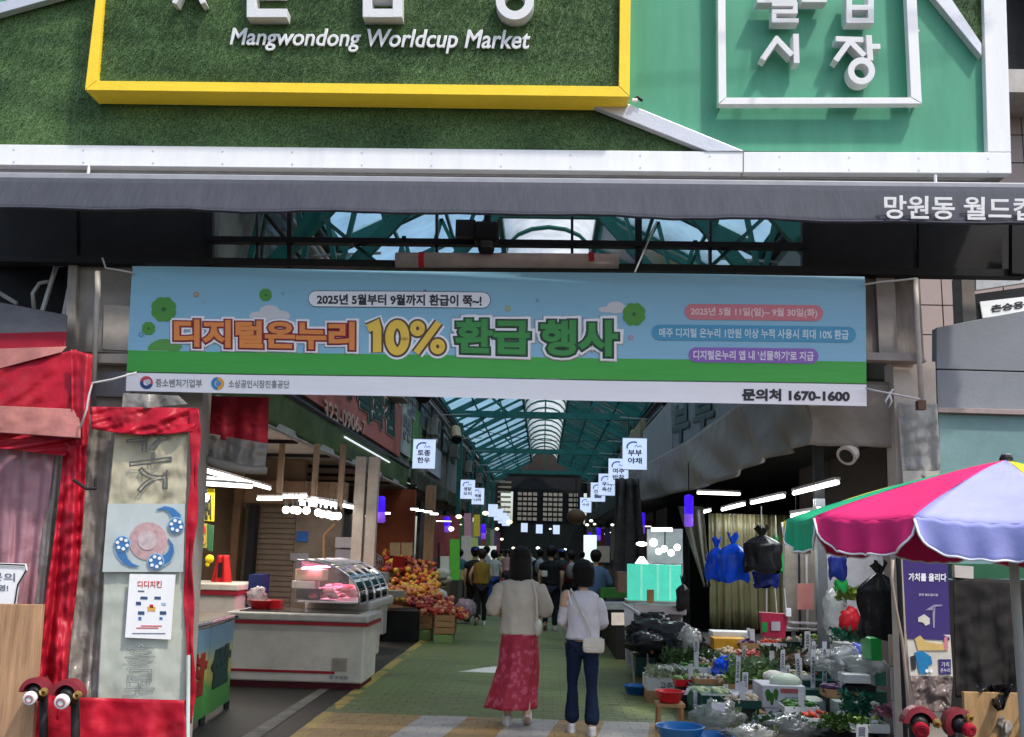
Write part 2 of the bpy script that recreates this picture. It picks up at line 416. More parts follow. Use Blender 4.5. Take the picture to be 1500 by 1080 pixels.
for s in (-1, 1):
    for i in range(7):
        c = cols[(i+(2 if s > 0 else 0)) % 7]
        m = mat('render_%d' % ((i+(2 if s > 0 else 0)) % 7), c, rough=.85, var=.35, vs=1.5, dirt=.6, bump=.4)
        t_ = upper_wall(s*3.35, s, segs[i], segs[i+1], 3.3, 6.0+.02*i, '%s upper wall, number of bays from the mouth %d, on the %s of the lane' % (labs[i], i+1, 'left' if s < 0 else 'right'), m)
        t_['label'] = '%s stretch of upper wall on the %s of the lane %s' % (['grey','tan','olive','dark brown','light grey','sooty','dull grey'][(i+(2 if s>0 else 0))%7], 'left' if s < 0 else 'right', ['over the first stalls','past the first lit signs','in the second bay','in the middle bay','beyond the middle','near the far end','by the far end wall'][i])
        for k in range(2 if i < 5 else 3):      # windows with panes
            yc = segs[i]+(segs[i+1]-segs[i])*(k+.5)/(2 if i < 5 else 3)
            wn = MB().box((s*3.35-s*.01, yc, 5.15), (.06, 1.5, 1.0)).build('window', m_dark, t_)
            MB().box((s*3.35-s*.05, yc-.36, 5.15), (.03, .62, .82)).build('pane', mat('dusty_glass', (.12,.15,.16), rough=.15, bump=0), wn)
            MB().box((s*3.35-s*.05, yc+.36, 5.15), (.03, .62, .82)).build('pane', mat('dusty_glass', (.12,.15,.16)), wn)
# columns, pipes along the eaves
mp_ = mat('pvc_pipe_tan', (.35, .26, .16), rough=.5)
for s in (-1, 1):
    for i, yy in enumerate((34, 40, 46, 52, 58)):
        c = tag(MB().box((s*3.02, yy, 3.0), (.16, .16, 6.0)).build('steel_column', m_teal), 'teal steel column %s on the %s edge of the lane' % (['nearest the mouth','second from the mouth','in mid lane','second from the far end','nearest the far end'][i], 'left' if s < 0 else 'right'), 'column', 'arcade columns')
    for i, yy in enumerate((13.5, 21.5, 30.0)):
        t_ = thing('ceiling_spotlight', (s*2.95, yy, 5.35), 'tan cylinder lamp %s under the %s eave' % (['nearest the mouth','second in','third in'][i], 'left' if s < 0 else 'right'), 'spotlight', 'cylinder lamps under the eaves')
        d = Vector((-s*.15, -.5, -.55)).normalized()
        p = Vector((s*2.85, yy, 5.3))
        MB().tube([p, p+d*.5], [.17, .17], 14).build('housing', mp_, t_, smooth=False)
        MB().tube([p+d*.5, p+d*.56], [.18, .15], 14).build('lens', m_black, t_)
        MB().bar(p, (s*3.2, yy, 5.6), .05, .05).build('bracket', m_dark, t_)
# far end wall of the arcade with gridded windows
endw = thing('end_building', (0, 62.3, 0), 'dim building closing the far end of the lane, with a gridded window wall', 'building')
MB().box((0, 63.0, 7.4), (8.6, .8, 1.6)).build('wall', mat('end_wall', (.04, .032, .028), var=.3), endw)
MB().box((-3.6, 62.6, 3.4), (1.6, .5, 6.4)).build('wall', mat('end_wall', (.3,.2,.16)), endw)
MB().box((3.6, 62.6, 3.4), (1.6, .5, 6.4)).build('wall', mat('end_wall', (.3,.2,.16)), endw)
MB().box((0, 62.9, 5.9), (5.6, .3, 1.2)).build('fascia', m_dark, endw)
for i in range(12):
    for j in range(6):
        if i in (4, 9): continue
        MB().box((-1.55+i*.33, 62.62, 3.55+j*.32), (.25, .05, .2)).build('pane', mat('warm_pane', (.5,.42,.34), rough=.3, emit=.07, bump=0, var=.5), endw)
MB().box((.3, 62.75, 4.4), (4.6, .1, 2.2)).build('window_frame', m_black, endw)
MB().box((0, 62.75, 1.2), (5.6, .1, 4.2)).build('shopfront', mat('dark_shopfront', (.02,.022,.02)), endw)
for i in range(9):
    MB().box((-2.55, 62.3, 3.3+i*.32), (.85, .12, .12)).build('slat', mat('pale_slat', (.35,.28,.2), emit=.05), endw)
# ================================================================ MARKET SIGN (facade)
YS = 7.1          # face of the sign board
m_white = mat('white_enamel', (.86, .86, .86), rough=.35, var=.06, dirt=.22, vs=3, stretch=(2.5,2.5,.5), dcol=(.5,.49,.46))
m_alu = mat('brushed_trim', (.62, .63, .66), rough=.35, var=.1, dirt=.15, metal=.3)
m_yel = mat('yellow_enamel', (1.0, .70, .05), rough=.4, var=.06, dirt=.12)
m_gpan = mat('green_panel', (.085, .33, .205), rough=.45, var=.14, vs=2.5, dirt=.3, bump=.03, stretch=(2.5,1,.35), dcol=(.16,.40,.28))
def turf_mat():
    m = bpy.data.materials.new('artificial_turf'); m.use_nodes = True; t = m.node_tree; N = t.nodes; L = t.links; b = N['Principled BSDF']
    tc = N.new('ShaderNodeTexCoord'); n1 = N.new('ShaderNodeTexNoise'); n1.inputs['Scale'].default_value = 1.3; n1.inputs['Detail'].default_value = 5
    mp = N.new('ShaderNodeMapping'); mp.inputs['Scale'].default_value = (1, 1, 3); L.new(tc.outputs['Object'], mp.inputs[0]); L.new(mp.outputs[0], n1.inputs[0])
    n2 = N.new('ShaderNodeTexNoise'); n2.inputs['Scale'].default_value = 90; n2.inputs['Detail'].default_value = 2; L.new(tc.outputs['Object'], n2.inputs[0])
    r1 = N.new('ShaderNodeValToRGB'); r1.color_ramp.elements[0].color = (.055, .105, .038, 1); r1.color_ramp.elements[1].color = (.108, .19, .068, 1); r1.color_ramp.elements[0].position = .38; r1.color_ramp.elements[1].position = .6
    L.new(n1.outputs[0], r1.inputs[0])
    r2 = N.new('ShaderNodeMapRange'); r2.inputs[1].default_value = .3; r2.inputs[2].default_value = .7; r2.inputs[3].default_value = .5; r2.inputs[4].default_value = 1.6; L.new(n2.outputs[0], r2.inputs[0])
    s_ = N.new('ShaderNodeVectorMath'); s_.operation = 'SCALE'; L.new(r1.outputs[0], s_.inputs[0]); L.new(r2.outputs[0], s_.inputs['Scale'])
    L.new(s_.outputs[0], b.inputs['Base Color']); b.inputs['Roughness'].default_value = .6; b.inputs['Specular IOR Level'].default_value = .25
    return m
m_turf = turf_mat()
def pxpoly(pts, Y): return [U(x, y, Y) for x, y in pts]
def inside(px, py, poly):
    c = False; j = len(poly)-1
    for i in range(len(poly)):
        xi, yi = poly[i]; xj, yj = poly[j]
        if (yi > py) != (yj > py) and px < (xj-xi)*(py-yi)/(yj-yi)+xi: c = not c
        j = i
    return c
def turf_blades(name, poly2, Y, n, par):
    """upright plastic blades over a wall polygon given as (x, z)"""
    xs = [p[0] for p in poly2]; zs = [p[1] for p in poly2]; b = MB()
    x0, x1, z0, z1 = min(xs), max(xs), min(zs), max(zs)
    for _ in range(n):
        x = random.uniform(x0, x1); z = random.uniform(z0, z1)
        if not inside(x, z, poly2): continue
        L_ = random.uniform(.014, .026); a = random.uniform(-1, 1)*.5; dz = -random.uniform(.3, 1.0)*L_; ww = .0022
        b.v += [(x-ww, Y, z), (x+ww, Y, z), (x+a*L_, Y-L_*.7, z+dz)]; k = len(b.v); b.f.append((k-3, k-2, k-1))
    return tag(b.build(name, m_turf, par, fix=False), kind='stuff')
def xz(pts, Y): return [(U(x, y, Y).x, U(x, y, Y).z) for x, y in pts]
board = thing('market_sign_board', (0, YS+.2, 4.2), 'wide signboard over the entrance with artificial turf, pale green panels and white border', 'signboard')
def slab(name, pts, m, Yf, Yb, par, bev=0):
    p = [U(x, y, Yf) for x, y in pts]
    return MB().prism([Vector((q.x, 0, q.z)) for q in p], (0, Yf, 0), (0, Yb, 0)).build(name, m, par, bev=bev)
tp = [(-60,-260),(-60,212),(1090,224),(1090,222),(865,155),(600,75),(500,-260)]
slab('backing', [(-60,-330),(-60,240),(1478,253),(1462,-330)], m_dark, YS+.035, YS+.5, board)
slab('turf_panel', tp, m_turf, YS+.02, YS+.034, board)
slab('green_panel', [(500,-330),(600,75),(865,152),(1088,221),(1450,224),(1434,-330)], m_gpan, YS+.004, YS+.018, board)
slab('green_panel', [(-60,-120),(-60,26),(60,-20),(200,-120)], m_gpan, YS+.004, YS+.018, board)
slab('turf_panel', [(1345,-25),(1360,-200),(1434,-200),(1438,72)], m_turf, YS-.012, YS+.003, board)
turf_blades('turf_pile', xz([(-60,-30),(-60,211),(1075,222),(870,158),(135,140),(135,0),(60,-30)], YS), YS+.018, 75000, board)
turf_blades('turf_pile', xz([(1357,-25),(1434,-25),(1437,66)], YS), YS-.014, 2500, board)
# white border: bottom rail in two lengths, right post
slab('border_rail', [(-60,211),(-60,241),(1088,252.5),(1088,222.5)], m_white, YS-.06, YS+.03, board, .004)
slab('border_rail', [(1089.5,222.5),(1089.5,252.5),(1482,254),(1481,223.5)], m_white, YS-.06, YS+.03, board, .004)
slab('border_post', [(1432,-330),(1447,222.6),(1481,222.6),(1464,-330)], m_white, YS-.058, YS+.03, board, .004)
m_grey = mat('soffit_grey', (.36,.36,.36), rough=.6)
slab('underside_strip', [(-60,242),(-60,252),(1430,264),(1478,255)], m_grey, YS+.03, YS+.2, board)
for i in range(15):
    x = 20+i*102
    for dy in (6, 24): q = U(x, 213+dy+x*.0095, YS-.062); MB().tube([q, q+Vector((0,.006,0))], .009, 8).build('screw', m_alu, board)
# slanted silver trims
slab('silver_trim', [(858,151),(1036,221.5),(1090,221.5),(915,150)], m_alu, YS-.07, YS+.0, board, .004)
slab('silver_trim', [(1338,-40),(1438,82),(1438,64),(1368,-40)], m_alu, YS-.07, YS-.0, board, .004)
slab('silver_trim', [(-60,18),(-60,36),(140,-20),(90,-20)], m_alu, YS-.07, YS+.0, board, .004)
for x in (130, 1370):
    p = U(x, 248 if x < 500 else 262, YS-.05)
    MB().tube([p+Vector((0,0,.03)), p-Vector((0,0,.05))], .012, 6).build('stay_bolt', m_white, board)
# ---- yellow framed sign
YF = 6.86
ys_ = thing('yellow_framed_sign', tuple(U(522, 140, YS)), 'deep yellow frame round dark artificial turf with white market lettering in English', 'sign')
slab('turf_panel', [(141,-260),(141,119),(906,127),(908,-260)], m_turf, YF+.05, YF+.07, ys_)
turf_blades('turf_pile', xz([(150,-30),(143,117),(906,126),(908,-30)], YF+.05), YF+.048, 50000, ys_)
def frame(name, outer, inner, m, Yf, Yb, par):
    n = len(outer)
    for i in range(n):
        j = (i+1) % n
        a = [outer[i], outer[j], inner[j], inner[i]]
        slab(name, a, m, Yf, Yb, par, .003)
slab('frame_bar', [(124.5,132),(142,118.5),(906,126.5),(921.8,142)], m_yel, YF, YS, ys_, .003)
slab('frame_bar', [(124.2,131.4),(141.6,117.8),(155.5,-60),(147,-60)], m_yel, YF, YS, ys_, .003)
slab('frame_bar', [(906.6,126),(922.2,141.4),(924.4,-60),(908.6,-60)], m_yel, YF, YS, ys_, .003)
m_let = mat('white_letter_enamel', (.74,.74,.74), rough=.4, var=.05, dirt=.08)
text('lettering', 'Mangwondong Worldcup Market', qpx(338, 43.5, 75, 776, 47, 82, YF+.04), m_let, ys_, bold=.022, shear=.22, depth=.010, off=.012)
def stroke(mb, pts, wpx, Yf, d, closed=False):
    """a bar-shaped letter stroke of width wpx (in sight-line pixels) and depth d"""
    P = [U(x, y, Yf) for x, y in pts]; wm = wpx/FPX*Yf*1.02
    for a, c in zip(P[:-1], P[1:]):
        dr = (c-a).normalized(); e = dr*wm*.5; nn = Vector((-dr.z, 0, dr.x))*wm*.5
        q = [a-e*.9-nn, c+e*.9-nn, c+e*.9+nn, a-e*.9+nn]
        mb.prism([Vector((k.x, 0, k.z)) for k in q], (0, Yf+random.uniform(0,.0015), 0), (0, Yf+d, 0))
def letter(strokes, wpx, Yf, d, par, ring=None):
    mb = MB()
    for s_ in strokes: stroke(mb, s_, wpx, Yf, d)
    if ring:
        cx, cy, ro, ri = ring; n = 28; o = len(mb.v)
        for (r_, yy) in ((ro, Yf), (ro, Yf+d), (ri, Yf+d), (ri, Yf)):
            for k in range(n):
                a = 2*math.pi*k/n; p = U(cx+r_*math.cos(a), cy+r_*math.sin(a), Yf); mb.v.append((p.x, yy, p.z))
        for i in range(4):
            for k in range(n):
                k2 = (k+1) % n; i2 = (i+1) % 4; mb.f.append((o+i*n+k, o+i*n+k2, o+i2*n+k2, o+i2*n+k))
    return mb.build('letter', m_let, par, bev=.003)
YL = YF-.06
letter([[(296,2),(276,-42)], [(276,-42),(256,2)]], 8, YL, .1, ys_)
letter([[(368,-38),(410,-38),(410,-16),(368,-16),(368,19),(414,19)], [(389,-60),(389,-44)]], 15, YL, .12, ys_)
letter([[(538,19),(582,19)], [(538,19),(538,-36)], [(582,19),(582,-36)], [(538,-8),(582,-8)]], 15, YL, .12, ys_)
letter([[(735,-60),(775,-60)]], 12, YL, .12, ys_, ring=(754,1,28,15))
# ---- white framed sign on the green panel
YW = 6.98
ws = thing('white_framed_sign', tuple(U(1200, 150, YS)), 'white square frame with raised white Korean block letters on the pale green panel', 'sign')
slab('frame_bar', [(1053,153),(1064,143),(1334,143),(1350,152)], m_white, YW, YW+.07, ws, .003)
slab('frame_bar', [(1052.6,152.2),(1064,142.2),(1062,-60),(1051,-60)], m_white, YW, YW+.07, ws, .003)
slab('frame_bar', [(1334.6,142.2),(1350.5,151.2),(1340,-60),(1325,-60)], m_white, YW, YW+.07, ws, .003)
for (x, y) in ((1058, 20), (1345, 45), (1058, 148), (1344, 148)):
    p = U(x, y, YW+.06); MB().tube([p, (p.x, YS+.01, p.z)], .012, 6).build('stand_off', m_alu, ws)
YB = YW-.02; w5 = 9; dd = .10
letter([[(1119,84),(1138,57),(1158,78)]], w5, YB, dd, ws); letter([[(1166,53),(1167,89)]], w5, YB, dd, ws)
letter([[(1228,57),(1261,58)], [(1226,86),(1245,60),(1264,79)]], w5, YB, dd, ws); letter([[(1273,55),(1275,85)], [(1276,68),(1286,68)]], w5, YB, dd, ws)
letter([], w5, YB, dd, ws, ring=(1262,104,20,10.5))
letter([[(1112,1),(1164,1)], [(1134,6),(1165,6),(1165,17),(1134,17),(1134,30),(1167,30)]], 7.5, YB, dd, ws)
letter([[(1178,-22),(1178,0),(1208,0)], [(1178,-22),(1208,-22)]], 8, YB, dd, ws)
letter([[(1244,30),(1276,30)], [(1244,30),(1244,-8)], [(1276,30),(1276,-8)], [(1244,11),(1276,11)]], w5, YB, dd, ws)
# small torn cable bracket by the yellow corner
t_ = thing('cable_bracket', tuple(U(925, 146, YS)), 'small black and white torn bracket at the lower right corner of the yellow frame', 'bracket')
p = U(928, 146, 7.0); MB().tube([p, p+Vector((.03,0,.02)), p+Vector((.07,0,-.01))], .012, 6).build('clip', m_black, t_); MB().box(p+Vector((.01,0,-.005)), (.04,.03,.02)).build('plate', m_white, t_)
# sagging cables before the green panel (they throw thin shadows)
for i, (a, b_, c) in enumerate((((1112,-40), (1090,90), (1073,222)), ((930,116), (1190,92), (1434,55)), ((1170,82), (1290,100), (1440,66)))):
    P_ = [U(*q, YS)+sd*1.25 for q in (a, ((a[0]+b_[0])/2, (a[1]+b_[1])/2+6), b_, ((c[0]+b_[0])/2, (c[1]+b_[1])/2+6), c)]
    tag(MB().tube(P_, .011, 6).build('overhead_wire', m_black, smooth=True), 'overhead wire before the sign that throws the %s thin shadow on the green panel' % ['steep','lower','upper'][i], 'wire')
# ================================================================ GREY AWNING
aw = thing('entrance_awning', (0, 6.75, 4.3), 'long dark grey canvas awning with white Korean lettering under the signboard', 'awning')
m_canv = mat('grey_canvas', (.056, .060, .076), rough=.75, var=.16, vs=9, bump=.3, bs=18, dirt=.18, stretch=(3,1,.25))
m_cass = mat('awning_cassette', (.36, .37, .40), rough=.4, var=.12)
slab('cassette', [(-80,251),(-80,262),(1560,277.5),(1560,268)], m_cass, 6.78, 7.05, aw, .01)
Yt, Yb = 6.78, 6.62
def awn(u, v):
    x = -80+1640*u; yt = 259.5+.0101*(x+80)*.97; yb = 304.8+.0163*x
    T = U(x, yt, Yt); B_ = U(x, yb, Yb); p = T*(1-v)+B_*v
    p.y += .012*math.sin(x*.021)*v+.02*math.sin(x*.0052+1)*v+.006*math.sin(x*.11)*v; p.z += .006*math.sin(x*.03)*v
    return p
MB().grid(awn, 120, 6).build('valance', m_canv, aw, smooth=True, solid=.006)
for i in range(12):
    x = -30+i*136
    a = awn((x+80)/1640, 0); b_ = awn((x+80)/1640, 1)
hem = [awn(i/60, 1)+Vector((0,-.004,.012)) for i in range(61)]
MB().tube(hem, .009, 6).build('hem_rod', m_canv, aw, smooth=True)
text('lettering', '망원동 월드컵시장', qpx(1293, 290, 323, 1585, 295, 327, 6.66), mat('white_print', (.7,.7,.7), rough=.6, var=.05), aw, bold=.022, depth=.002, off=.04)
# dark soffit boards and lattice behind the awning
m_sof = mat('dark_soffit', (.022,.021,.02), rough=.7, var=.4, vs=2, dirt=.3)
def board_box(name, lab, cat, quad, Y, t_=.05, m=m_sof, grp=None):
    o = slab(name, quad, m, Y, Y+t_, None); return tag(o, lab, cat, grp)
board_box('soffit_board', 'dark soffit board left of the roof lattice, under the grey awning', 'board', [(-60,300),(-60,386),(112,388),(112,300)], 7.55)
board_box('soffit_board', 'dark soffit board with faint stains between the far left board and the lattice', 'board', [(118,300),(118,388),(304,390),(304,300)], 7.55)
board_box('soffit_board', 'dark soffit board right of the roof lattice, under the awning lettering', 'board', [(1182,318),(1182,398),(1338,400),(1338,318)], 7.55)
board_box('dark_backing', 'added black panel blocking sky gaps behind the soffit boards on the left', 'board', [(-80,290),(-80,388),(306,390),(306,290)], 7.9)  # added panels, left and right: keep bright sky out of the soffit gaps
board_box('dark_backing', 'added black panel blocking sky gaps behind the soffit boards on the right', 'board', [(1180,300),(1180,401),(1560,405),(1560,300)], 7.9)
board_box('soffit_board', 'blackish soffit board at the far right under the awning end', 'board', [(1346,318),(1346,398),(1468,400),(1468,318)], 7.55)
lat = thing('lattice_beam', (0, 7.5, 3.9), 'long black steel lattice beam spanning the entrance above the banner', 'beam')
def pbar(name, a, b_, wpx, Y, m, par, d=.06):
    A = U(*a, Y); B_ = U(*b_, Y); ww = wpx/FPX*Y
    return MB().bar(A, B_, d, ww, up=(0,0,1)).build(name, m, par) if abs(A.x-B_.x) > abs(A.z-B_.z) else MB().bar(A, B_, ww, d, up=(0,1,0)).build(name, m, par)
pbar('rail', (-60,380), (1500,403), 11, 7.48, m_black, lat, .12)
pbar('rail', (305,352), (1182,362), 9, 7.5, m_black, lat, .08)
for x in (308, 425, 935, 1179): pbar('upright', (x, 305), (x, 395), 10 if x != 425 else 7, 7.5, m_black, lat)
for x in (378, 640, 838, 1040): pbar('upright', (x, 312), (x, 392), 4, 7.52, m_dark, lat)
pbar('cassette_end', (1500,330), (1500,403), 40, 7.4, m_black, lat)
pbar('diagonal', (470,318), (560,392), 5, 7.56, m_teal, lat); pbar('diagonal', (1120,318), (1040,392), 5, 7.56, m_teal, lat)
t_ = tag(MB().bar(U(962,325,7.3), U(930,399,7.3), .012, .012).build('steel_stay', m_alu), 'thin bright steel stay slanting down to the banner top', 'stay')
# rolled canvas and projector
ro = thing('rolled_screen', tuple(U(740,392,7.4)), 'pale rolled canvas tube strapped with two red bands above the banner', 'roll')
MB().tube([U(580,381,7.42), U(906,383,7.42)], .062, 16).build('roll', mat('pale_canvas', (.44,.37,.35), rough=.8, var=.2), ro, smooth=True)
for x in (618, 866): MB().tube([U(x-4,381,7.42), U(x+4,381,7.42)], .066, 16).build('strap', mat('red_strap', (.45,.02,.03)), ro)
pj = thing('black_floodlight', tuple(U(713,345,7.3)), 'black floodlight clamped on the lattice beam above the banner centre', 'floodlight')
a = U(713,342,7.35); MB().box(a, (.2,.16,.16)).build('housing', m_black, pj, bev=.02); MB().box(a+Vector((0,-.02,-.12)), (.13,.12,.1)).build('head', m_black, pj, bev=.03)
MB().box(a+Vector((-.17,0,.03)), (.16,.1,.14)).build('ballast', m_dark, pj, bev=.01); MB().tube([a+Vector((0,0,.08)), a+Vector((0,.1,.25))], .03, 8).build('bracket', m_black, pj)
# ================================================================ BANNER
YBn = 7.3
bc = dict(TL=(195,391), TR=(1267,405), BR=(1270,595), BL=(185,573))
BQ = {k: U(v[0], v[1], YBn) for k, v in bc.items()}
def wav(p):
    p = Vector(p); hz = (p.z-BQ['BL'].z)/(BQ['TL'].z-BQ['BL'].z)
    f = max(0, min(1, (hz-.84)/.16))
    p.y += .012*math.sin(p.x*2.3+.5)*(1-hz*.3)+.010*math.sin(p.x*.9+hz*2)+f*f*.022*math.sin((hz*9+p.x*.35)*6.28/1.2)
    return p
def bpos(u, v): 
    p = (BQ['BL']*(1-u)+BQ['BR']*u)*(1-v)+(BQ['TL']*(1-u)+BQ['TR']*u)*v
    return p
ban = thing('event_banner', tuple(bpos(.5, 0)), 'long sky blue and green printed event banner strung across the market entrance', 'banner')
def ink(name, c, var=.04): return mat(name, c, rough=.5, var=var, vs=3, bump=.55, bs=3.2, dirt=.0, spec=.45, bd=.02, stretch=(.45,1,2.2))
m_bs = ink('banner_sky', (.24,.48,.63)); m_bg = ink('banner_green', (.05,.38,.05)); m_bw = ink('banner_white', (.86,.85,.88)); m_bk = ink('banner_black', (.02,.02,.025))
def strip(name, v0, v1, m):
    v0 = [v0]*2 if not isinstance(v0, tuple) else v0; v1 = [v1]*2 if not isinstance(v1, tuple) else v1
    def fn(u, v):
        a = v0[0]*(1-u)+v0[1]*u; b_ = v1[0]*(1-u)+v1[1]*u
        return wav(bpos(u, a+(b_-a)*v))
    return MB().grid(fn, 110, max(3, int(30*abs(v1[0]-v0[0])))).build(name, m, ban, smooth=True, fix=False)
strip('white_band', 0, (.142,.163), m_bw); strip('dark_line', (.1425,.1635), (.152,.172), ink('banner_darkline', (.03,.09,.03)))
strip('green_band', (.1525,.1725), (.32,.335), m_bg); strip('sky_field', (.3205,.3355), 1, m_bs)
def bpx(pts, off=.003):     # outline on the banner from surveyed picture points
    return [wav(U(x, y, YBn)+Vector((0,-off,0))) for x, y in pts]
def flatshape(name, pts, m, off=.003, par=ban):
    # star-fan with interior point so that it follows the cloth
    P = [U(x, y, YBn) for x, y in pts]; c = sum(P, Vector())/len(P)
    vs = [wav(p)+Vector((0,-off,0)) for p in [c]+P]; n = len(P)
    return MB().add(vs, [(0, i+1, (i+1) % n+1) for i in range(n)]).build(name, m, par, fix=False)
def circ(cx, cy, rx, ry=None, n=18, a0=0, a1=2*math.pi):
    ry = ry or rx; return [(cx+rx*math.cos(a0+(a1-a0)*k/n), cy+ry*math.sin(a0+(a1-a0)*k/n)) for k in range(n)]
def pill(name, x0, x1, y0l, y1l, y0r, y1r, m, off, grow=0):
    y0l -= grow; y1l += grow; y0r -= grow; y1r += grow; x0 -= grow; x1 += grow
    r = (y1l-y0l)/2; n = 8; top = lambda x: y0l+(y0r-y0l)*(x-x0)/(x1-x0); bot = lambda x: y1l+(y1r-y1l)*(x-x0)/(x1-x0)
    N_ = 24; b = MB()
    for k in range(N_+1):
        x = x0+(x1-x0)*k/N_
        e = min(x-x0, x1-x)
        pass
    xs = sorted([x0+r*(1-math.cos(math.pi*k/2/n)) for k in range(n+1)]+[x1-r*(1-math.cos(math.pi*k/2/n)) for k in range(n+1)]+[x0+r+(x1-x0-2*r)*k/30 for k in range(1,30)])
    for x in xs:
        e = min(x-x0, x1-x); h = math.sqrt(max(0, r*r-(r-e)**2)) if e < r else r
        cy = (top(x)+bot(x))/2
        b.v += [tuple(wav(U(x, cy-h, YBn))+Vector((0,-off,0))), tuple(wav(U(x, cy+h, YBn))+Vector((0,-off,0)))]
    for i in range(len(xs)-1): b.f.append((2*i, 2*i+1, 2*i+3, 2*i+2))
    return b.build(name, m, ban, fix=False)
m_hill = ink('banner_hill', (.09,.30,.05)); m_clov = ink('banner_clover', (.07,.28,.03)); m_cld = ink('banner_cloud', (.62,.6,.62)); m_cdk = ink('banner_clover_dark', (.03,.11,.02))
flatshape('hill', [(219,514)]+circ(243,514,26,17,10,math.pi,2*math.pi)+[(262,515)], m_hill, .002)
for (cx, cy, sx, sy) in ((395,462,31,15), (902,452,26,9)):
    for k, (dx, dy, r) in enumerate(((0,-4,.5), (-.55,.15,.42), (.5,.1,.48), (0,.3,.5))):
        flatshape('cloud', circ(cx+dx*sx, cy+dy*(sy*.6 if abs(dy)<1 else 1), sx*r, sy*r*1.5 if k == 0 else sy*r*1.1), m_cld if k < 4 else m_cld, .002+.0004*k)
for (cx, cy, r) in ((241,454,19), (219,482,10), (389,432,9.5), (929,460,17.5)):
    for k in range(4):
        a = math.pi/4+k*math.pi/2
        for s_ in (-.35, .35): flatshape('clover_leaf', circ(cx+r*.58*math.cos(a+s_), cy+r*.58*math.sin(a+s_), r*.42), m_clov, .0045+.0003*k+.0001*(s_>0))
    flatshape('clover_heart', circ(cx, cy, r*.16), m_cdk, .0068)
for (cx, cy, r, c) in ((288,432,4.2,(.42,.25,.12)), (208,491,4,(.12,.28,.42)), (744,452,4.4,(.4,.38,.12)), (924,494,4,(.45,.25,.32)), (623,428,3.5,(.2,.12,.3)), (298,443,3,(.3,.42,.55)), (414,430,2.6,(.22,.35,.45)), (787,440,2.6,(.2,.3,.4))):
    flatshape('dot', circ(cx, cy, r), ink('dot_%d' % cx, c), .003)
    if r > 3.6: flatshape('dot_core', circ(cx, cy, r*.4), m_bs, .0045)
def btext(name, s, q, m, bold, off, depth=.001, par=None):
    return text(name, s, qpx(*q, YBn), m, par or ban, bold=bold, depth=depth, off=off, deform=wav)
m_or = ink('print_orange', (.78,.25,.05)); m_ma = ink('print_maroon', (.28,.015,.03)); m_ye = ink('print_yellow', (.85,.55,.06)); m_br = ink('print_brown', (.10,.045,.02))
m_gr = ink('print_green', (.04,.27,.05)); m_dg = ink('print_darkgreen', (.02,.07,.03))
def btube(name, px, rpx, off, m, closed=False):
    P = [U(x, y, YBn) for x, y in px]; r = rpx/FPX*YBn*1.03; b = MB(); b.tube(P+([P[0], P[1]] if closed else []), r, 12)
    y0 = P[0].y; b.v = [tuple(wav((v[0], y0, v[2]))+Vector((0, -off+(v[1]-y0)*.02, 0))) for v in b.v]
    return b.build(name, m, ban, fix=False)
def number_ten(off, grow, m):
    def ell(cx, cy, rx, ry): return circ(cx, cy, rx, ry, 28)
    btube('title_digit', [(539,482),(546,479),(553,473),(553,482),(553,517)], 6.2+grow, off, m)
    btube('title_digit', ell(582.5,495.5,11.5,20), 6.2+grow, off, m, True)
    btube('title_percent_ring', ell(612,482,6.6,7.2), 4.2+grow, off, m, True); btube('title_percent_ring', ell(641.5,508.5,6.6,7.2), 4.2+grow, off, m, True); btube('title_percent_bar', [(643,473),(610,518)], 4.8+grow, off, m)
number_ten(.003, 6.2, m_bw); number_ten(.0062, 3, m_br); number_ten(.0094, 0, m_ye)
for s_, q, mi, mo in (('디지털온누리', (258,470,507,518,474,512), m_or, m_ma), ('환급', (670,470,516,774,470,518), m_gr, m_dg), ('행사', (794,471,519,903,471,520), m_gr, m_dg)):
    kb = .55 if s_ == '10%' else 1
    btext('title_halo', s_, q, m_bw, .18*kb, .003, .0012); btext('title_outline', s_, q, mo, .095*kb, .0062, .0012); btext('title_word', s_, q, mi, .045*kb, .0094, .001)
pill('pill_outline', 452, 718, 426.5, 449, 428.5, 451.5, m_bk, .0035, 1); PP = pill('pill', 452, 718, 426.5, 449, 428.5, 451.5, m_bw, .0055)
btext('pill_text', '2025년 5월부터 9월까지 환급이 쭉~!', (465,431.5,446,705,433,449), m_bk, .035, .0075, par=PP)
for (x0, x1, a, b_, c, d, m, s_, q, tm) in ((1003,1205,445,468,448.5,471,ink('pill_pink',(.60,.18,.22)),'2025년 5월 11일(일)~ 9월 30일(화)',(1012,450.5,463.5,1196,453.5,467),ink('pill_text_pink',(.85,.6,.6))),
                             (955,1253.5,475,498,479.5,502.5,ink('pill_blue',(.06,.30,.48)),'매주 디지털 온누리 1만원 이상 누적 사용시 최대 10% 환급',(966,480.5,493.5,1242,484.5,498),ink('pill_text_blue',(.55,.72,.8))),
                             (1009,1198.5,508.5,530.5,511,533.5,ink('pill_purple',(.25,.12,.45)),"디지털온누리 앱 내 '선물하기'로 지급",(1016,513.5,526.5,1191,516,529),ink('pill_text_violet',(.75,.68,.8)))):
    PP = pill('pill', x0, x1, a, b_, c, d, m, .0045); btext('pill_text', s_, q, tm, .03, .0065, par=PP)
btext('contact_text', '문의처 1670-1600', (1088,570,586.5,1244,572.5,588.5), m_bk, .045, .004)
m_gt = ink('print_grey', (.22,.22,.24))
btext('agency_text', '중소벤처기업부', (229,555.5,567,296,556,568), m_gt, .012, .004); btext('agency_text', '소상공인시장진흥공단', (335,556.5,568,424,557.5,569), m_gt, .012, .004)
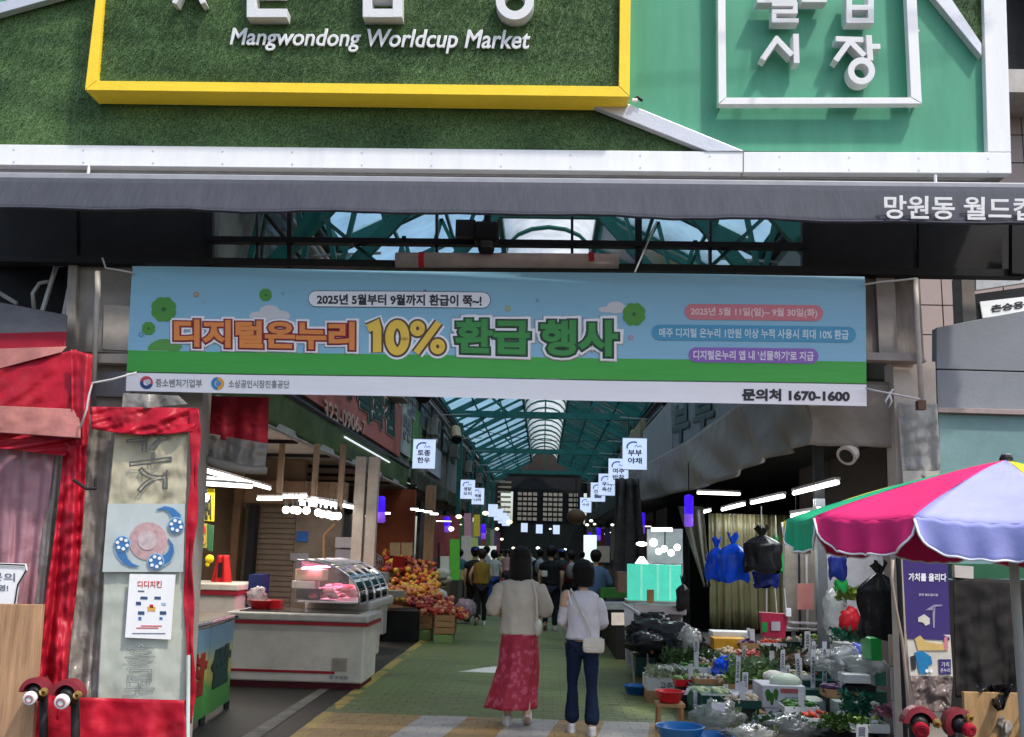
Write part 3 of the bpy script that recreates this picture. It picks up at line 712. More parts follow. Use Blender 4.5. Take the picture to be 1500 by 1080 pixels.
for (cx, cy, col, a0) in ((215.5,561,(.02,.06,.22),.3), (215.5,561,(.6,.06,.08),math.pi+.3), (319,562,(.04,.22,.5),.5*math.pi), (319,562,(.75,.35,.04),1.5*math.pi)):
    pts = [(cx+9.5*math.cos(a0+math.pi*k/10), cy+9.5*math.sin(a0+math.pi*k/10)) for k in range(11)]
    pts2 = [(cx+4.5*math.cos(a0+math.pi*k/10), cy+4.5*math.sin(a0+math.pi*k/10)) for k in range(11)]
    b = MB(); 
    for p_ in pts+pts2: b.v.append(tuple(wav(U(*p_, YBn))+Vector((0,-.004,0))))
    for k in range(10): b.f.append((k, k+1, 12+k, 11+k))
    b.build('emblem', ink('emblem_%d%d' % (cx, int(a0*10)), col), ban, fix=False)
flatshape('emblem_core', circ(218,560,4), ink('emblem_core', (.55,.55,.6)), .005); flatshape('emblem_core', circ(320,562,4), ink('emblem_core2', (.1,.25,.5)), .005)
# ropes holding the banner
m_rope = mat('white_rope', (.6,.6,.58), rough=.8, bump=.6, bs=200)
def rope(lab, pts, Y=7.25, r=.008):
    return tag(MB().tube([U(x, y, Y) for x, y in pts], r, 6).build('rope', m_rope, smooth=True), lab, 'rope', 'ropes tying the banner')
rope('white rope from the upper left corner of the banner to the lattice', [(196,400),(175,396),(155,393),(150,378)])
rope('white rope tail hanging in front of the red canvas', [(200,546),(165,556),(136,561),(130,580),(127,600),(118,626)], 6.7)
rope('white rope from the upper right corner of the banner', [(1266,417),(1290,413),(1315,411),(1342,408)])
rope('looped white rope from the lower right corner of the banner', [(1268,569),(1290,574),(1312,578),(1348,585)])
rope('loose loop of rope hanging at the lower right of the banner', [(1308,570),(1297,588),(1301,598),(1306,588),(1302,574)])
# ================================================================ LEFT FRONTAGE
m_red = mat('red_tarpaulin', (.42,.010,.026), rough=.42, var=.35, vs=2.5, bump=.5, bs=4, dirt=.32, bd=.03, dcol=(.42,.13,.12))
m_redd = mat('dark_red_canvas', (.26,.008,.02), rough=.6, var=.2, vs=3, dirt=.2)
m_gcan = mat('grey_tent_canvas', (.15,.145,.15), rough=.8, var=.2)
m_dust = mat('dusty_red_canvas', (.40,.16,.14), rough=.7, var=.4, vs=2.5, bump=.6, bs=4, bd=.03)
m_clad = mat('sheet_cladding', (.31,.28,.25), rough=.5, var=.25, vs=3, dirt=.4)
m_cladl = mat('pale_cladding', (.52,.45,.38), rough=.55, var=.2, vs=4, dirt=.35)
m_plas = translucent('dusty_clear_plastic', (.62,.58,.53), clear=.35, rough=.35, tcol=(.85,.83,.8), wrinkle=.35, ws=6)
m_plasg = translucent('grey_brown_plastic', (.60,.54,.48), clear=.06, rough=.3, tcol=(.6,.55,.5), wrinkle=.5, ws=6)
m_pink = translucent('pink_plastic', (.74,.40,.46), clear=.05, rough=.35, tcol=(.8,.5,.55), wrinkle=.3, ws=4)
m_pb = mat('faded_green_vinyl', (.46,.49,.42), rough=.38, var=.16, vs=4, bump=.5, bs=5, dirt=.22)
m_pb2 = mat('faded_cream_vinyl', (.48,.44,.31), rough=.35, var=.2, vs=4, bump=.5, bs=5, dirt=.22)
m_wood = mat('wood_laminate', (.46,.27,.15), rough=.5, var=.4, vs=5, stretch=(6,6,.5), dirt=.1)
from mathutils import noise as NO
def cloth(name, TL, TR, BR, BL, Yt, Yb, m, nf=5, amp=.02, ph=0., par=None, nu=48, nv=30, grow=.3, diag=0., crumple=.004, sag=0, edge=None, solid=.004):
    sd_ = random.random()*9
    def fn(u, v):
        x = (TL[0]*(1-u)+TR[0]*u)*(1-v)+(BL[0]*(1-u)+BR[0]*u)*v
        y = (TL[1]*(1-u)+TR[1]*u)*(1-v)+(BL[1]*(1-u)+BR[1]*u)*v
        if sag: y += sag*math.sin(math.pi*u)*v
        if edge: x, y = edge(x, y, u, v)
        Y = Yt*(1-v)+Yb*v
        k = amp*(grow+(1-grow)*v)
        Y += k*math.sin(nf*2*math.pi*(u+diag*v)+ph)+k*.5*math.sin(nf*3.7*math.pi*(u+diag*1.4*v)+ph*2+1)
        Y += crumple*7*(NO.noise(Vector((x*.035+sd_, y*.012, sd_)))+.6*NO.noise(Vector((x*.05+y*.05, y*.05-x*.02, sd_*3)))+.35*abs(NO.noise(Vector((x*.11, y*.09+sd_, 4)))))
        return U(x, y, Y)
    return MB().grid(fn, nu, nv).build(name, m, par, smooth=True, fix=False, solid=solid)
# pillar head in sheet cladding behind the banner's left end
pl = thing('clad_pillar', tuple(U(150, 1150, 7.6)), 'grey sheet-clad pillar head left of the banner with a pale square panel', 'pillar')
slab('upper_cladding', [(100,386),(94,515),(196,517),(200,388)], m_clad, 7.56, 7.7, pl)
slab('flange', [(100,388),(93,520),(107,520),(113,388)], m_clad, 7.5, 7.559, pl, .003)
slab('pale_panel', [(152,447),(150,512),(196,514),(198,449)], m_cladl, 7.545, 7.559, pl, .002)
slab('ledge', [(93,518),(98,530),(196,533),(196,518)], m_cladl, 7.46, 7.559, pl, .004)
slab('lower_cladding', [(142,534),(136,1180),(262,1180),(300,534)], m_clad, 7.6, 7.8, pl)
slab('tin_patch', [(143,545),(138,580),(192,582),(192,545)], mat('tin', (.33,.34,.36), rough=.35, metal=.4), 7.56, 7.59, pl)
cd = tag(MB().tube([U(143,398,7.4), U(143,430,7.4), U(137,559,7.4)], .022, 10).build('conduit', mat('cream_pipe', (.55,.5,.45), rough=.4), smooth=True), 'cream conduit running down the left clad pillar beside the banner', 'pipe')
# steel tent frame over the left canopy
tf = thing('tent_frame', tuple(U(60, 450, 7.6)), 'pale steel tube frame leaning behind the left grey tent top', 'frame')
m_tube = mat('galvanised_tube', (.42,.41,.40), rough=.4, metal=.3)
MB().tube([U(58,470,7.7), U(82,390,7.7), U(108,390,7.7), U(92,470,7.7)], .02, 8).build('tube_frame', m_tube, tf)
MB().tube([U(50,455,7.75), U(48,430,7.75), U(58,415,7.75), U(76,412,7.75)], .018, 8).build('tube_bend', m_tube, tf, smooth=True)
MB().tube([U(-20,418,7.75), U(25,445,7.75)], .018, 8).build('tube_stay', m_tube, tf)
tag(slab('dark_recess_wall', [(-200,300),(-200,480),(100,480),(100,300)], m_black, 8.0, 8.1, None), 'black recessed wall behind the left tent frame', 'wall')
tag(slab('shop_side_wall', [(-200,480),(-200,1250),(150,1250),(150,480)], m_clad, 8.0, 8.12, None), 'grey shop side wall behind the red tent canopy', 'wall')
# tent canopy
ct = thing('red_tent_canopy', tuple(U(40, 640, 6.9)), 'red tent canopy with a grey top sagging at the far left of the entrance', 'canopy')
cloth('grey_top', (-60,432), (99,462), (98,492), (-60,494), 7.35, 7.1, m_gcan, 1.0, .01, par=ct, crumple=.001)
cloth('red_band', (-60,490), (98,486), (96,512), (-60,514), 7.08, 7.02, m_redd, 1, .006, par=ct, crumple=.001)
cloth('faded_fold', (-60,513), (98,508), (90,516), (-60,556), 7.01, 6.97, m_dust, 1, .006, par=ct, crumple=.001)
cloth('red_front', (-60,552), (112,512), (120,612), (-60,600), 6.99, 6.93, m_red, 2.2, .02, par=ct, diag=.5, crumple=.002)
cloth('dusty_valance', (-60,592), (118,600), (118,642), (-60,630), 6.89, 6.83, m_dust, 1.3, .018, ph=1, par=ct, diag=.3, crumple=.002)
cloth('corner_wrap', (104,512), (136,520), (128,655), (106,650), 6.9, 6.86, m_red, 1.2, .03, par=ct)
cloth('under_fold', (-60,628), (112,642), (95,668), (-60,650), 6.98, 6.93, m_red, 2, .04, par=ct, diag=.4)
# curtains
cloth('x', (0,0), (0,0), (0,0), (0,0), 7, 7, m_red) if False else None
pc = tag(cloth('plastic_curtain', (-60,640), (82,655), (52,905), (-60,905), 7.1, 7.05, m_pink, 5, .022, nu=60), 'dusty pink translucent plastic curtain hanging under the red tent at the far left', 'curtain')
pc2 = tag(cloth('plastic_curtain', (70,650), (100,655), (72,905), (46,900), 7.12, 7.0, m_plasg, 1.5, .03), 'narrow smoky plastic curtain strip between the pink curtain and the red curtain', 'curtain')
rc = tag(cloth('red_curtain', (94,648), (127,652), (96,1010), (44,1010), 6.96, 6.9, m_red, 1.6, .04, nu=40, nv=70, diag=-.3, crumple=.009, edge=lambda x, y, u, v: (x+8*math.sin(v*2.6)*(1-v), y)), 'bright red tarpaulin curtain gathered beside the smoky plastic at the left', 'curtain')
rc2 = tag(cloth('red_curtain', (46,1000), (96,1004), (60,1190), (30,1190), 6.9, 6.9, m_red, 1.5, .03), 'lower red tarpaulin tail behind the left hose fittings', 'curtain')
gp = tag(cloth('plastic_sheet', (118,610), (166,600), (158,1045), (98,1040), 7.14, 7.04, m_plasg, 2, .03, nu=30, nv=60, diag=.4, crumple=.008), 'creased grey brown plastic sheet left of the faded green vinyl banner', 'plastic sheet')
def w_(o): return o
# wooden board
wb = thing('wood_board', tuple(U(25, 1100, 6.75)), 'light wood laminate board leaning at the lower left corner', 'board')
for i in range(1):
    slab('panel', [(-60,884),(-60,1200),(38,1200),(62,886)], m_wood, 6.72, 6.76, wb, .003)
# small white notice
nb_ = thing('white_notice', tuple(U(15, 890, 6.95)), 'white notice with a black outline and grey print on the pink curtain', 'notice')
slab('board', [(-60,823),(-60,892),(22,889),(27,855),(39,836),(37,826)], m_white, 6.93, 6.95, nb_, .002)
MB().tube([U(-60,824,6.92), U(36,828,6.92), U(38,836,6.92), U(26,856,6.92), U(21,888,6.92)], .005, 5).build('outline', m_black, nb_)
m_gb = mat('print_slate', (.12,.14,.2), rough=.6)
text('print', '문의', qpx(-14, 838, 850, 22, 840, 852, 6.929), m_gb, nb_, bold=.01, depth=.001, off=.002)
text('print', '환영!', qpx(-14, 856, 865, 12, 857, 866, 6.929), m_gb, nb_, bold=.02, depth=.001, off=.002)
# faded vinyl banner with posters
vb = thing('faded_vinyl_banner', tuple(U(200, 1100, 6.95)), 'tall faded green vinyl banner edged in red tarpaulin on the left pillar', 'vinyl banner')
cloth('cream_part', (172,600), (277,602), (272,742), (158,742), 6.98, 6.96, m_pb2, 2.5, .012, par=vb, diag=.6, crumple=.004)
cloth('green_part', (158,738), (272,738), (270,1034), (142,1034), 6.962, 6.94, m_pb, 1.2, .006, par=vb, nv=40, crumple=.0015)
cloth('red_top_hem', (133,596), (290,598), (283,632), (134,628), 6.93, 6.90, m_red, 2, .015, par=vb, diag=.5, sag=7, crumple=.007)
cloth('red_side_hem', (277,600), (291,600), (281,1060), (269,1060), 6.92, 6.92, m_red, .5, .008, par=vb, nu=8, nv=60, crumple=.006, edge=lambda x, y, u, v: (x+3*math.sin(v*9)+(2 if u > .5 else -1)*math.sin(v*23), y))
cloth('red_skirt', (60,1020), (272,1026), (274,1200), (60,1200), 6.9, 6.86, m_red, 2.2, .03, par=vb, diag=.3)
cloth('clear_flap', (180,576), (262,580), (275,592), (178,602), 6.99, 6.97, m_plas, 2, .02, par=vb)
MB().tube([U(276,960,6.9), U(274,1200,6.9)], .014, 8).build('pale_pole', mat('mint_tube', (.5,.62,.58), rough=.4), vb)
m_pen = mat('grey_outline_print', (.13,.14,.14), rough=.6)
def otxt(name, s, corners, Y, m, par, bold=.02):
    # corners given in picture order BL,BR,TR,TL of the glyph itself, so it can stand rotated
    return text(name, s, [U(*c, Y) for c in corners], m, par, bold=bold, outline=True, depth=.001, off=.006)
otxt('outline_print', '자', [(190,722),(190,668),(250,660),(250,716)], 6.935, m_pen, vb)
otxt('outline_print', '수', [(186,664),(186,628),(246,624),(246,658)], 6.935, m_pen, vb)
otxt('outline_print', '홍', [(184,975),(226,973),(228,944),(186,946)], 6.925, mat('faint_print', (.28,.31,.29)), vb, .018)
otxt('outline_print', '모', [(184,1012),(226,1010),(228,980),(186,980)], 6.925, mat('faint_print', (.28,.31,.29)), vb, .018)
# round poster printed with footballs
pz = thing('football_poster', tuple(U(212, 842, 6.9)), 'pale poster with a faded pink disc ringed by three blue comets with footballs', 'poster')
m_pp = mat('pale_blue_print', (.50,.56,.55), rough=.35, var=.1, bump=.2, bs=6)
slab('sheet', [(158,738),(150,838),(268,838),(271,738)], m_pp, 6.915, 6.92, pz)
def disc(name, cx, cy, r, m, Y, par, n=24, ry=None): return slab(name, circ(cx, cy, r, ry, n), m, Y, Y+.003, par)
disc('pink_disc', 217, 793, 28, mat('faded_pink', (.55,.36,.36), var=.3, vs=25, dirt=.1), 6.91, pz); disc('pink_disc_core', 216, 792, 14, mat('faded_pink_light', (.56,.46,.46), var=.25, vs=25), 6.906, pz)
m_cb = mat('comet_blue', (.06,.19,.42), rough=.4, var=.1); m_cl = mat('comet_light', (.35,.5,.62))
def comet(bx, by, pts, w0):
    n = len(pts); up = []; lo = []
    for i, (x, y) in enumerate(pts):
        j = min(i+1, n-1); k = max(i-1, 0); dx, dy = pts[j][0]-pts[k][0], pts[j][1]-pts[k][1]; L_ = math.hypot(dx, dy); w1 = w0*(1-i/(n-1))+.5
        up.append((x-dy/L_*w1, y+dx/L_*w1)); lo.append((x+dy/L_*w1, y-dx/L_*w1))
    b = MB(); b1 = MB()
    for g_, off in ((1.3, 0), (1.0, -.002)):
        bb = MB()
        for (u_, l_) in zip(up, lo):
            cx_, cy_ = (u_[0]+l_[0])/2, (u_[1]+l_[1])/2
            for q in (u_, l_): bb.v.append(tuple(U(cx_+(q[0]-cx_)*g_, cy_+(q[1]-cy_)*g_, 6.908+off)))
        for i in range(n-1): bb.f.append((2*i, 2*i+1, 2*i+3, 2*i+2))
        bb.build('comet_tail', m_cl if g_ > 1 else m_cb, pz, fix=False)
    disc('football_rim', bx, by, 12.5, m_cl, 6.904, pz); f = disc('football', bx, by, 11, m_cb, 6.900, pz)
    for k in range(6):
        a = k*math.pi/3+.3; disc('football_spot', bx+7.4*math.cos(a), by+7.4*math.sin(a), 2.6, m_white, 6.8965, pz, 8)
comet(258, 770, [(258,766),(258,756),(251,748),(241,744),(229,747)], 8); comet(179, 797, [(177,802),(178,812),(184,822),(193,828),(204,830)], 8); comet(228, 823, [(236,822),(246,817),(251,808),(251,798),(246,789)], 7)
wp = thing('white_poster', tuple(U(218, 936, 6.9)), 'white paper poster with red Korean heading and small blue pictures on the vinyl banner', 'poster')
slab('sheet', [(190,841),(183,934),(250,937),(257,842)], m_white, 6.908, 6.912, wp)
text('heading', '디디치킨', qpx(202, 851, 861, 237, 851, 861, 6.907), mat('print_red', (.6,.05,.05)), wp, bold=.02, depth=.001, off=.001)
m_tiny = mat('print_navy', (.05,.09,.2))
for (x, y, w1, h1, m) in ((207,866,9,2,m_gb),(211,876,10,4,m_tiny),(231,876,9,4,m_tiny),(203,884,7,5,m_tiny),(240,885,6,4,m_cl),(222,892,11,7,mat('print_orange2',(.7,.4,.1))),(222,888,5,5,mat('print_red',(.6,.05,.05))),(207,898,9,5,m_tiny),(239,898,9,5,m_tiny),(205,906,4,5,m_cb),(236,906,4,4,m_cb),(222,917,30,1.4,mat('print_red',(.6,.05,.05))),(216,920,32,1.4,mat('print_red',(.6,.05,.05))),(218,928,48,1.2,m_gb)):
    slab('picture', [(x-w1/2-.3,y-h1/2),(x-w1/2-.3,y+h1/2),(x+w1/2,y+h1/2+.2),(x+w1/2,y-h1/2+.2)], m, 6.9055, 6.907, wp)
# hose fittings
m_mar = mat('maroon_plastic', (.20,.02,.03), rough=.4); m_rub = mat('black_rubber', (.02,.02,.02), rough=.5); m_brass = mat('brass', (.6,.4,.12), rough=.3, metal=.7)
def fitting(x, y, r, Y, lab, capm, tx, tilt=0):
    f = thing('round_reel', tuple(U(x, y+25, Y)), lab, 'reel', 'round reels on the front pillars')
    c = U(x, y, Y); s_ = r/FPX*Y
    ax = Vector((tx, -1, -.25)).normalized(); M = ax.to_track_quat('Z', 'Y').to_matrix()
    MB().lathe([(0,-.06),(s_*.9,-.06),(s_*.95,0),(s_*.8,.03),(s_*.62,.05),(s_*.6,.09),(0,.09)], c, 20, M).build('body', m_rub, f, smooth=False)
    cap_ = MB().lathe([(0,.085),(s_*.64,.085),(s_*.68,.10),(s_*.63,.118),(s_*.5,.122),(0,.12)], c, 22, M).build('cap', capm, f)
    MB().lathe([(s_*.25,.1225),(s_*.34,.1245),(s_*.42,.1225)], c, 18, M).build('cap_ring', mat('cap_print', (.45,.2,.22)) if capm is m_white else m_mar, cap_)
    b = MB(); n = 14      # arched guard over the reel
    for k in range(n+1):
        a = math.pi*(.02+.96*k/n)+tilt
        for (rr, zz) in ((s_*1.02,-.03),(s_*1.5,-.03),(s_*1.5,.05),(s_*1.02,.06)): b.v.append(tuple(c+Vector((math.cos(a)*rr, -zz, math.sin(a)*rr))))
    for k in range(n):
        for q in range(4): b.f.append((4*k+q, 4*k+(q+1) % 4, 4*k+4+(q+1) % 4, 4*k+4+q))
    b.build('guard', m_mar, f)
    q = c+Vector((s_*1.25*math.cos(.1+tilt), -.06, s_*.25+s_*1.2*math.sin(tilt*.5)))
    MB().lathe([(.012,0),(.026,0),(.028,.02),(.012,.025)], q, 12, M).build('brass_nozzle', m_brass, f)
    MB().tube([c+Vector((0,.09,-s_*.3)), c+Vector((.02,.12,-.3)), c+Vector((.02,.12,-.8))], .03, 8).build('hose', m_rub, f, smooth=True)
    return f
fitting(54, 1014, 14, 6.62, 'left of the two white capped reels low on the left pillar', m_white, .1)
fitting(101, 1019, 15.5, 6.6, 'right of the two white capped reels, beside the red skirt', m_white, .05)
m_rcap = mat('red_cap', (.40,.01,.03), rough=.3)
fitting(1345, 1060, 16, 6.5, 'red capped reel under the purple banner, nearer the vegetable boxes', m_rcap, -.2)
fitting(1403, 1060, 14, 6.6, 'red capped reel between the purple banner and the wooden board', m_rcap, .35, .9)
cb = tag(MB().box(U(77, 985, 6.97), (.06,.03,.16), M=Matrix.Rotation(.35, 3, 'Y')).build('cardboard_scrap', mat('cardboard', (.42,.29,.15), rough=.8, dirt=.2)), 'torn cardboard scrap tucked above the left reels', 'cardboard')
hk = tag(MB().tube([U(108,703,6.8), U(126,716,6.8), U(140,716,6.85), U(140,702,6.9)], .012, 8).build('steel_hook', m_dark), 'short dark steel hook jutting over the red curtain', 'hook')
# red cloth and clear valance inside the left bay
ri = tag(cloth('red_cloth', (290,580), (394,582), (392,652), (288,640), 7.9, 7.9, m_redd, 2.2, .03), 'dark red cloth hanging behind the banner over the first left stall', 'cloth')
rv = tag(cloth('clear_valance', (288,632), (392,650), (388,690), (284,668), 7.86, 7.8, m_plas, 3, .04, crumple=.012), 'crumpled clear plastic valance rolled up under the dark red cloth', 'plastic sheet')
tag(MB().tube([U(284,664,7.8), U(320,680,7.78), U(360,688,7.78), U(391,690,7.8)], [.03,.04,.035,.03], 8).build('plastic_roll', m_plas, smooth=True), 'rolled bottom edge of the clear plastic valance', 'plastic roll')

# ================================================================ RIGHT FRONTAGE
pr = thing('clad_pillar', tuple(U(1345, 1150, 7.6)), 'stained concrete pillar right of the banner with a plastic-wrapped lower part', 'pillar')
m_stain = mat('stained_concrete', (.22,.19,.165), rough=.8, var=.45, vs=4, stretch=(3,3,.5), dirt=.6)
slab('upper_cladding', [(1225,400),(1225,516),(1346,521),(1337,402)], m_stain, 7.56, 7.72, pr)
slab('flange', [(1283,402),(1288,520),(1316,521),(1310,402)], m_clad, 7.52, 7.559, pr, .003)
slab('ledge', [(1225,515),(1225,526),(1358,530),(1350,518)], m_clad, 7.44, 7.559, pr, .004)
slab('lower_shaft', [(1308,530),(1330,1200),(1392,1200),(1370,530)], m_cladl, 7.6, 7.8, pr)
tag(MB().tube([U(1341,408,7.4), U(1343,460,7.4), U(1350,588,7.4)], .02, 10).build('conduit', mat('cream_pipe', (.55,.5,.45)), smooth=True), 'cream conduit running down the right pillar beside the banner', 'pipe')
tag(MB().box(U(1349,594,7.38), (.06,.06,.07)).build('junction_box', mat('rust', (.14,.08,.05))), 'small rusty bracket at the foot of the right conduit', 'bracket')
pw = tag(cloth('plastic_wrap', (1314,590), (1373,592), (1378,700), (1322,700), 7.52, 7.52, translucent('milky_plastic', (.70,.70,.66), clear=.08, wrinkle=.5, ws=7), 1.5, .02, crumple=.006), 'milky crumpled plastic wrapped round the right pillar above the parasol', 'plastic sheet')
tag(slab('torn_poster', [(1322,690),(1326,760),(1380,760),(1376,690)], mat('old_poster', (.48,.46,.40), var=.3, vs=8, dirt=.4), 7.5, 7.51, None), 'faded cream poster on the right pillar under the plastic wrap', 'poster')
# grey shutter boards to the right
sh = thing('grey_cladding_wall', tuple(U(1440, 900, 7.9)), 'blue grey sheet cladding right of the right pillar, in two tall boards', 'wall')
m_bg2 = mat('blue_grey_sheet', (.24,.255,.28), rough=.45, var=.12, vs=2, dirt=.2)
slab('sheet_board', [(1372,480),(1372,540),(1580,546),(1580,440)], m_bg2, 7.9, 8.0, sh, .003)
slab('sheet_board', [(1372,542),(1374,598),(1580,604),(1580,548)], m_bg2, 7.9, 8.0, sh, .003)
slab('pink_rail', [(1374,597),(1374,604),(1580,610),(1580,602)], mat('pinkish_rail', (.38,.30,.28)), 7.84, 7.95, sh, .003)
slab('teal_board', [(1375,606),(1380,850),(1580,850),(1580,611)], mat('teal_board', (.20,.33,.33), rough=.5, var=.2, vs=2, dirt=.3), 7.9, 7.98, sh, .003)
slab('lower_board', [(1380,851),(1390,1200),(1580,1200),(1580,851)], m_sof, 7.9, 7.98, sh, .003)
# building seen over the cladding and right of the sign
bl = thing('tiled_building', (7.6, 11.5, 0), 'beige tiled building with balcony seen past the right edge of the signboard', 'building')
m_tl = mat('beige_tile', (.42,.33,.30), rough=.4, var=.1, vs=2, dirt=.2)
m_grt = mat('dark_grout', (.07,.055,.05), rough=.8)
BYo = 11.6
MB().b2((4.1, BYo+.03, -.02), (10.5, BYo+4, 8.0)).build('wall', m_grt, bl)
tile_me = MB().box((0,0,0), (.36,.03,.36)).mesh('tile', m_tl)
nt_ = 0
for i in range(17):
    for j in range(13):
        x = 4.3+i*.375; z = 3.4+j*.375
        o = bpy.data.objects.new('tile', tile_me); C.objects.link(o); o.parent = bl; o.matrix_parent_inverse = parent_inv(bl); o.location = (x, BYo+random.uniform(-.002,.002), z)
bal = MB().b2((5.4, BYo-.7, 7.2), (10.5, BYo-.02, 7.5)).build('balcony_slab', mat('pale_render', (.5,.46,.42)), bl)
MB().b2((5.5, BYo-.02, 7.5), (10.5, BYo+.4, 9.2)).build('balcony_recess', mat('recess', (.07,.07,.07)), bl)
for x in (5.55, 6.15, 6.8, 7.5): MB().box((x, BYo-.3, 8.3), (.14,.3,1.7)).build('balcony_pier', mat('pale_render', (.5,.46,.42)), bl)
MB().b2((5.3, BYo-.8, 9.2), (10.5, BYo+.4, 9.36)).build('eave', m_clad, bl)
wn_ = thing('shop_window', tuple(U(1460, 470, 8.6)), 'white backlit shop window strip with black Korean lettering above the grey cladding', 'window')
slab('frame', [(1420,432),(1428,478),(1580,452),(1580,410)], m_dark, 8.62, 8.7, wn_)
slab('pane', [(1436,442),(1440,466),(1580,444),(1580,426)], mat('white_sign_film', (.75,.77,.78), emit=.25), 8.6, 8.615, wn_)
text('lettering', '촌승용갈비', qpx(1452, 448, 458, 1530, 437, 447, 8.6), m_bk, wn_, bold=.05, depth=.002, off=.004)
slab('upper_pane', [(1430,396),(1430,425),(1580,402),(1580,370)], mat('sky_glass', (.55,.58,.6), rough=.2), 8.64, 8.7, wn_)
tag(slab('render_pier', [(1408,402),(1412,492),(1432,488),(1426,402)], m_clad, 8.3, 8.5, None), 'grey rendered pier between the tiled wall and the shop window', 'pier')
# tarpaulin awning on the right, from the mouth into the lane
m_tarp = mat('grey_tarp', (.27,.24,.20), rough=.5, var=.3, vs=3, bump=.3, bs=5, dirt=.3)
def tarp(u, v):
    # top line and bottom line (x from lane outward), u: 0 at outer front corner, 1 far along the lane
    tops = [(1306,560,7.7),(1180,556,7.75),(1085,590,9.5),(1000,650,15),(905,702,27)]
    bots = [(1306,656,7.7),(1180,652,7.7),(1120,676,8.4),(1040,712,11.5),(925,738,24)]
    k = u*4; i = min(3, int(k)); f = k-i
    a = [tops[i][j]*(1-f)+tops[i+1][j]*f for j in range(3)]; b_ = [bots[i][j]*(1-f)+bots[i+1][j]*f for j in range(3)]
    T = U(*a); B_ = U(*b_); p = T*(1-v)+B_*v
    fold = .03*math.sin(u*46+v*3)+.02*math.sin(u*21-v*6)
    return p+Vector((fold*(.3+v), -fold*.6*v, 0))
tag(MB().grid(tarp, 150, 14).build('grey_tarpaulin', m_tarp, smooth=True, solid=.005, fix=False), 'grey tarpaulin awning sweeping from the right pillar back along the right stalls', 'tarpaulin')
sp_ = thing('cylinder_spotlight', tuple(U(1240, 680, 7.8)), 'white cylinder spotlight hanging under the grey tarpaulin near the right pillar', 'spotlight')
a = U(1251,656,7.8); b_ = U(1238,670,7.7); ax = (b_-a).normalized()
MB().tube([a, a+ax*.08], [.045,.06], 14).build('neck', m_alu, sp_, smooth=False); MB().tube([a+ax*.075, a+ax*.15], [.078,.082], 16).build('housing', mat('cream_enamel', (.55,.5,.44), rough=.4), sp_); MB().tube([a+ax*.12, a+ax*.153], [.06,.058], 16).build('lens', m_rub, sp_)
# purple banner and bag under the parasol
pb_ = thing('purple_banner', tuple(U(1360, 990, 7.0)), 'purple information banner with white print and blue and yellow shapes, right of the vegetables', 'vinyl banner')
m_pur = mat('purple_print', (.055,.035,.16), rough=.4, var=.1, bump=.2, bs=5); m_crm = mat('cream_print', (.62,.58,.5))
slab('purple_field', [(1322,815),(1328,930),(1392,930),(1388,815)], m_pur, 7.0, 7.004, pb_)
slab('cream_field', [(1328,930),(1333,990),(1396,991),(1392,930)], m_crm, 7.0, 7.004, pb_)
text('heading', '가치를 올리다', qpx(1331, 840, 851, 1386, 841, 852, 6.998), m_white, pb_, bold=.03, depth=.001, off=.001)
text('small_print', '망원 월드컵시장', qpx(1346, 869.5, 873, 1374, 870, 873.5, 6.998), m_white, pb_, depth=.001, off=.001)
for k, pts in enumerate(([(1356,894),(1368,886),(1368,894)], [(1345,905),(1354,900),(1362,906),(1362,914),(1356,917),(1352,912),(1345,911)], [(1366,900),(1368,886),(1380,886),(1380,888),(1370,889),(1369,920),(1367,920)])):
    slab('drawing', pts, m_crm if k == 1 else mat('print_lilac', (.3,.28,.4)), 6.996, 6.999, pb_)
slab('drawing', [(1329,930),(1336,924),(1350,930),(1372,926),(1391,934),(1391,938),(1329,936)], m_pur, 6.995, 6.999, pb_)
slab('drawing', [(1340,936),(1348,931),(1356,940),(1380,944),(1388,936),(1389,953),(1345,953)], mat('print_yellow2', (.6,.42,.15)), 6.993, 6.998, pb_)
slab('drawing', [(1340,956),(1352,954),(1364,962),(1366,973),(1360,975),(1359,987),(1347,987)], mat('print_blue2', (.02,.2,.42)), 6.993, 6.998, pb_)
slab('drawing', [(1334,962),(1341,960),(1342,980),(1336,982)], m_bk, 6.993, 6.998, pb_)
slab('drawing', [(1383,934),(1388,932),(1389,950),(1383,953)], mat('print_pink2', (.6,.2,.25)), 6.992, 6.997, pb_)
slab('stamp', [(1375,966),(1376,988),(1393,988),(1393,966)], m_pur, 6.993, 6.998, pb_); text('stamp_print', '가치', qpx(1379, 970, 977, 1390, 970, 977, 6.992), m_white, pb_, depth=.001, off=.001)
text('stamp_print', '온누리', qpx(1377.5, 979, 985, 1391.5, 979, 985, 6.992), m_white, pb_, depth=.001, off=.001)
for xx in (1358, 1364): disc('drawing_dot', xx, 983, 2.6, m_white, 6.99, pb_, 10)
bgp = tag(cloth('plastic_pouch', (1333,990), (1396,992), (1392,1045), (1342,1040), 6.98, 6.9, translucent('brown_pouch', (.36,.28,.25), clear=.1, wrinkle=.5, ws=8), 1.5, .03, crumple=.01), 'creased brownish plastic pouch hanging under the purple banner', 'pouch')
tag(cloth('black_tarp', (1396,846), (1496,850), (1498,1025), (1400,1022), 7.05, 7.0, mat('black_tarp', (.02,.018,.016), rough=.8, var=.12, dirt=.1), 2, .012), 'flat black tarpaulin sheet between the purple banner and the parasol pole', 'tarpaulin')
tag(slab('stall_shelf', [(1395,826),(1395,848),(1580,848),(1580,828)], mat('green_shelf', (.03,.12,.06)), 7.1, 7.3, None), 'dark green shelf edge just below the blue panel of the parasol', 'shelf')
tag(slab('card_box', [(1398,828),(1399,846),(1426,848),(1426,830)], mat('cream_enamel', (.55,.5,.44)), 7.04, 7.09, None), 'small cream box on the green shelf under the parasol', 'box')
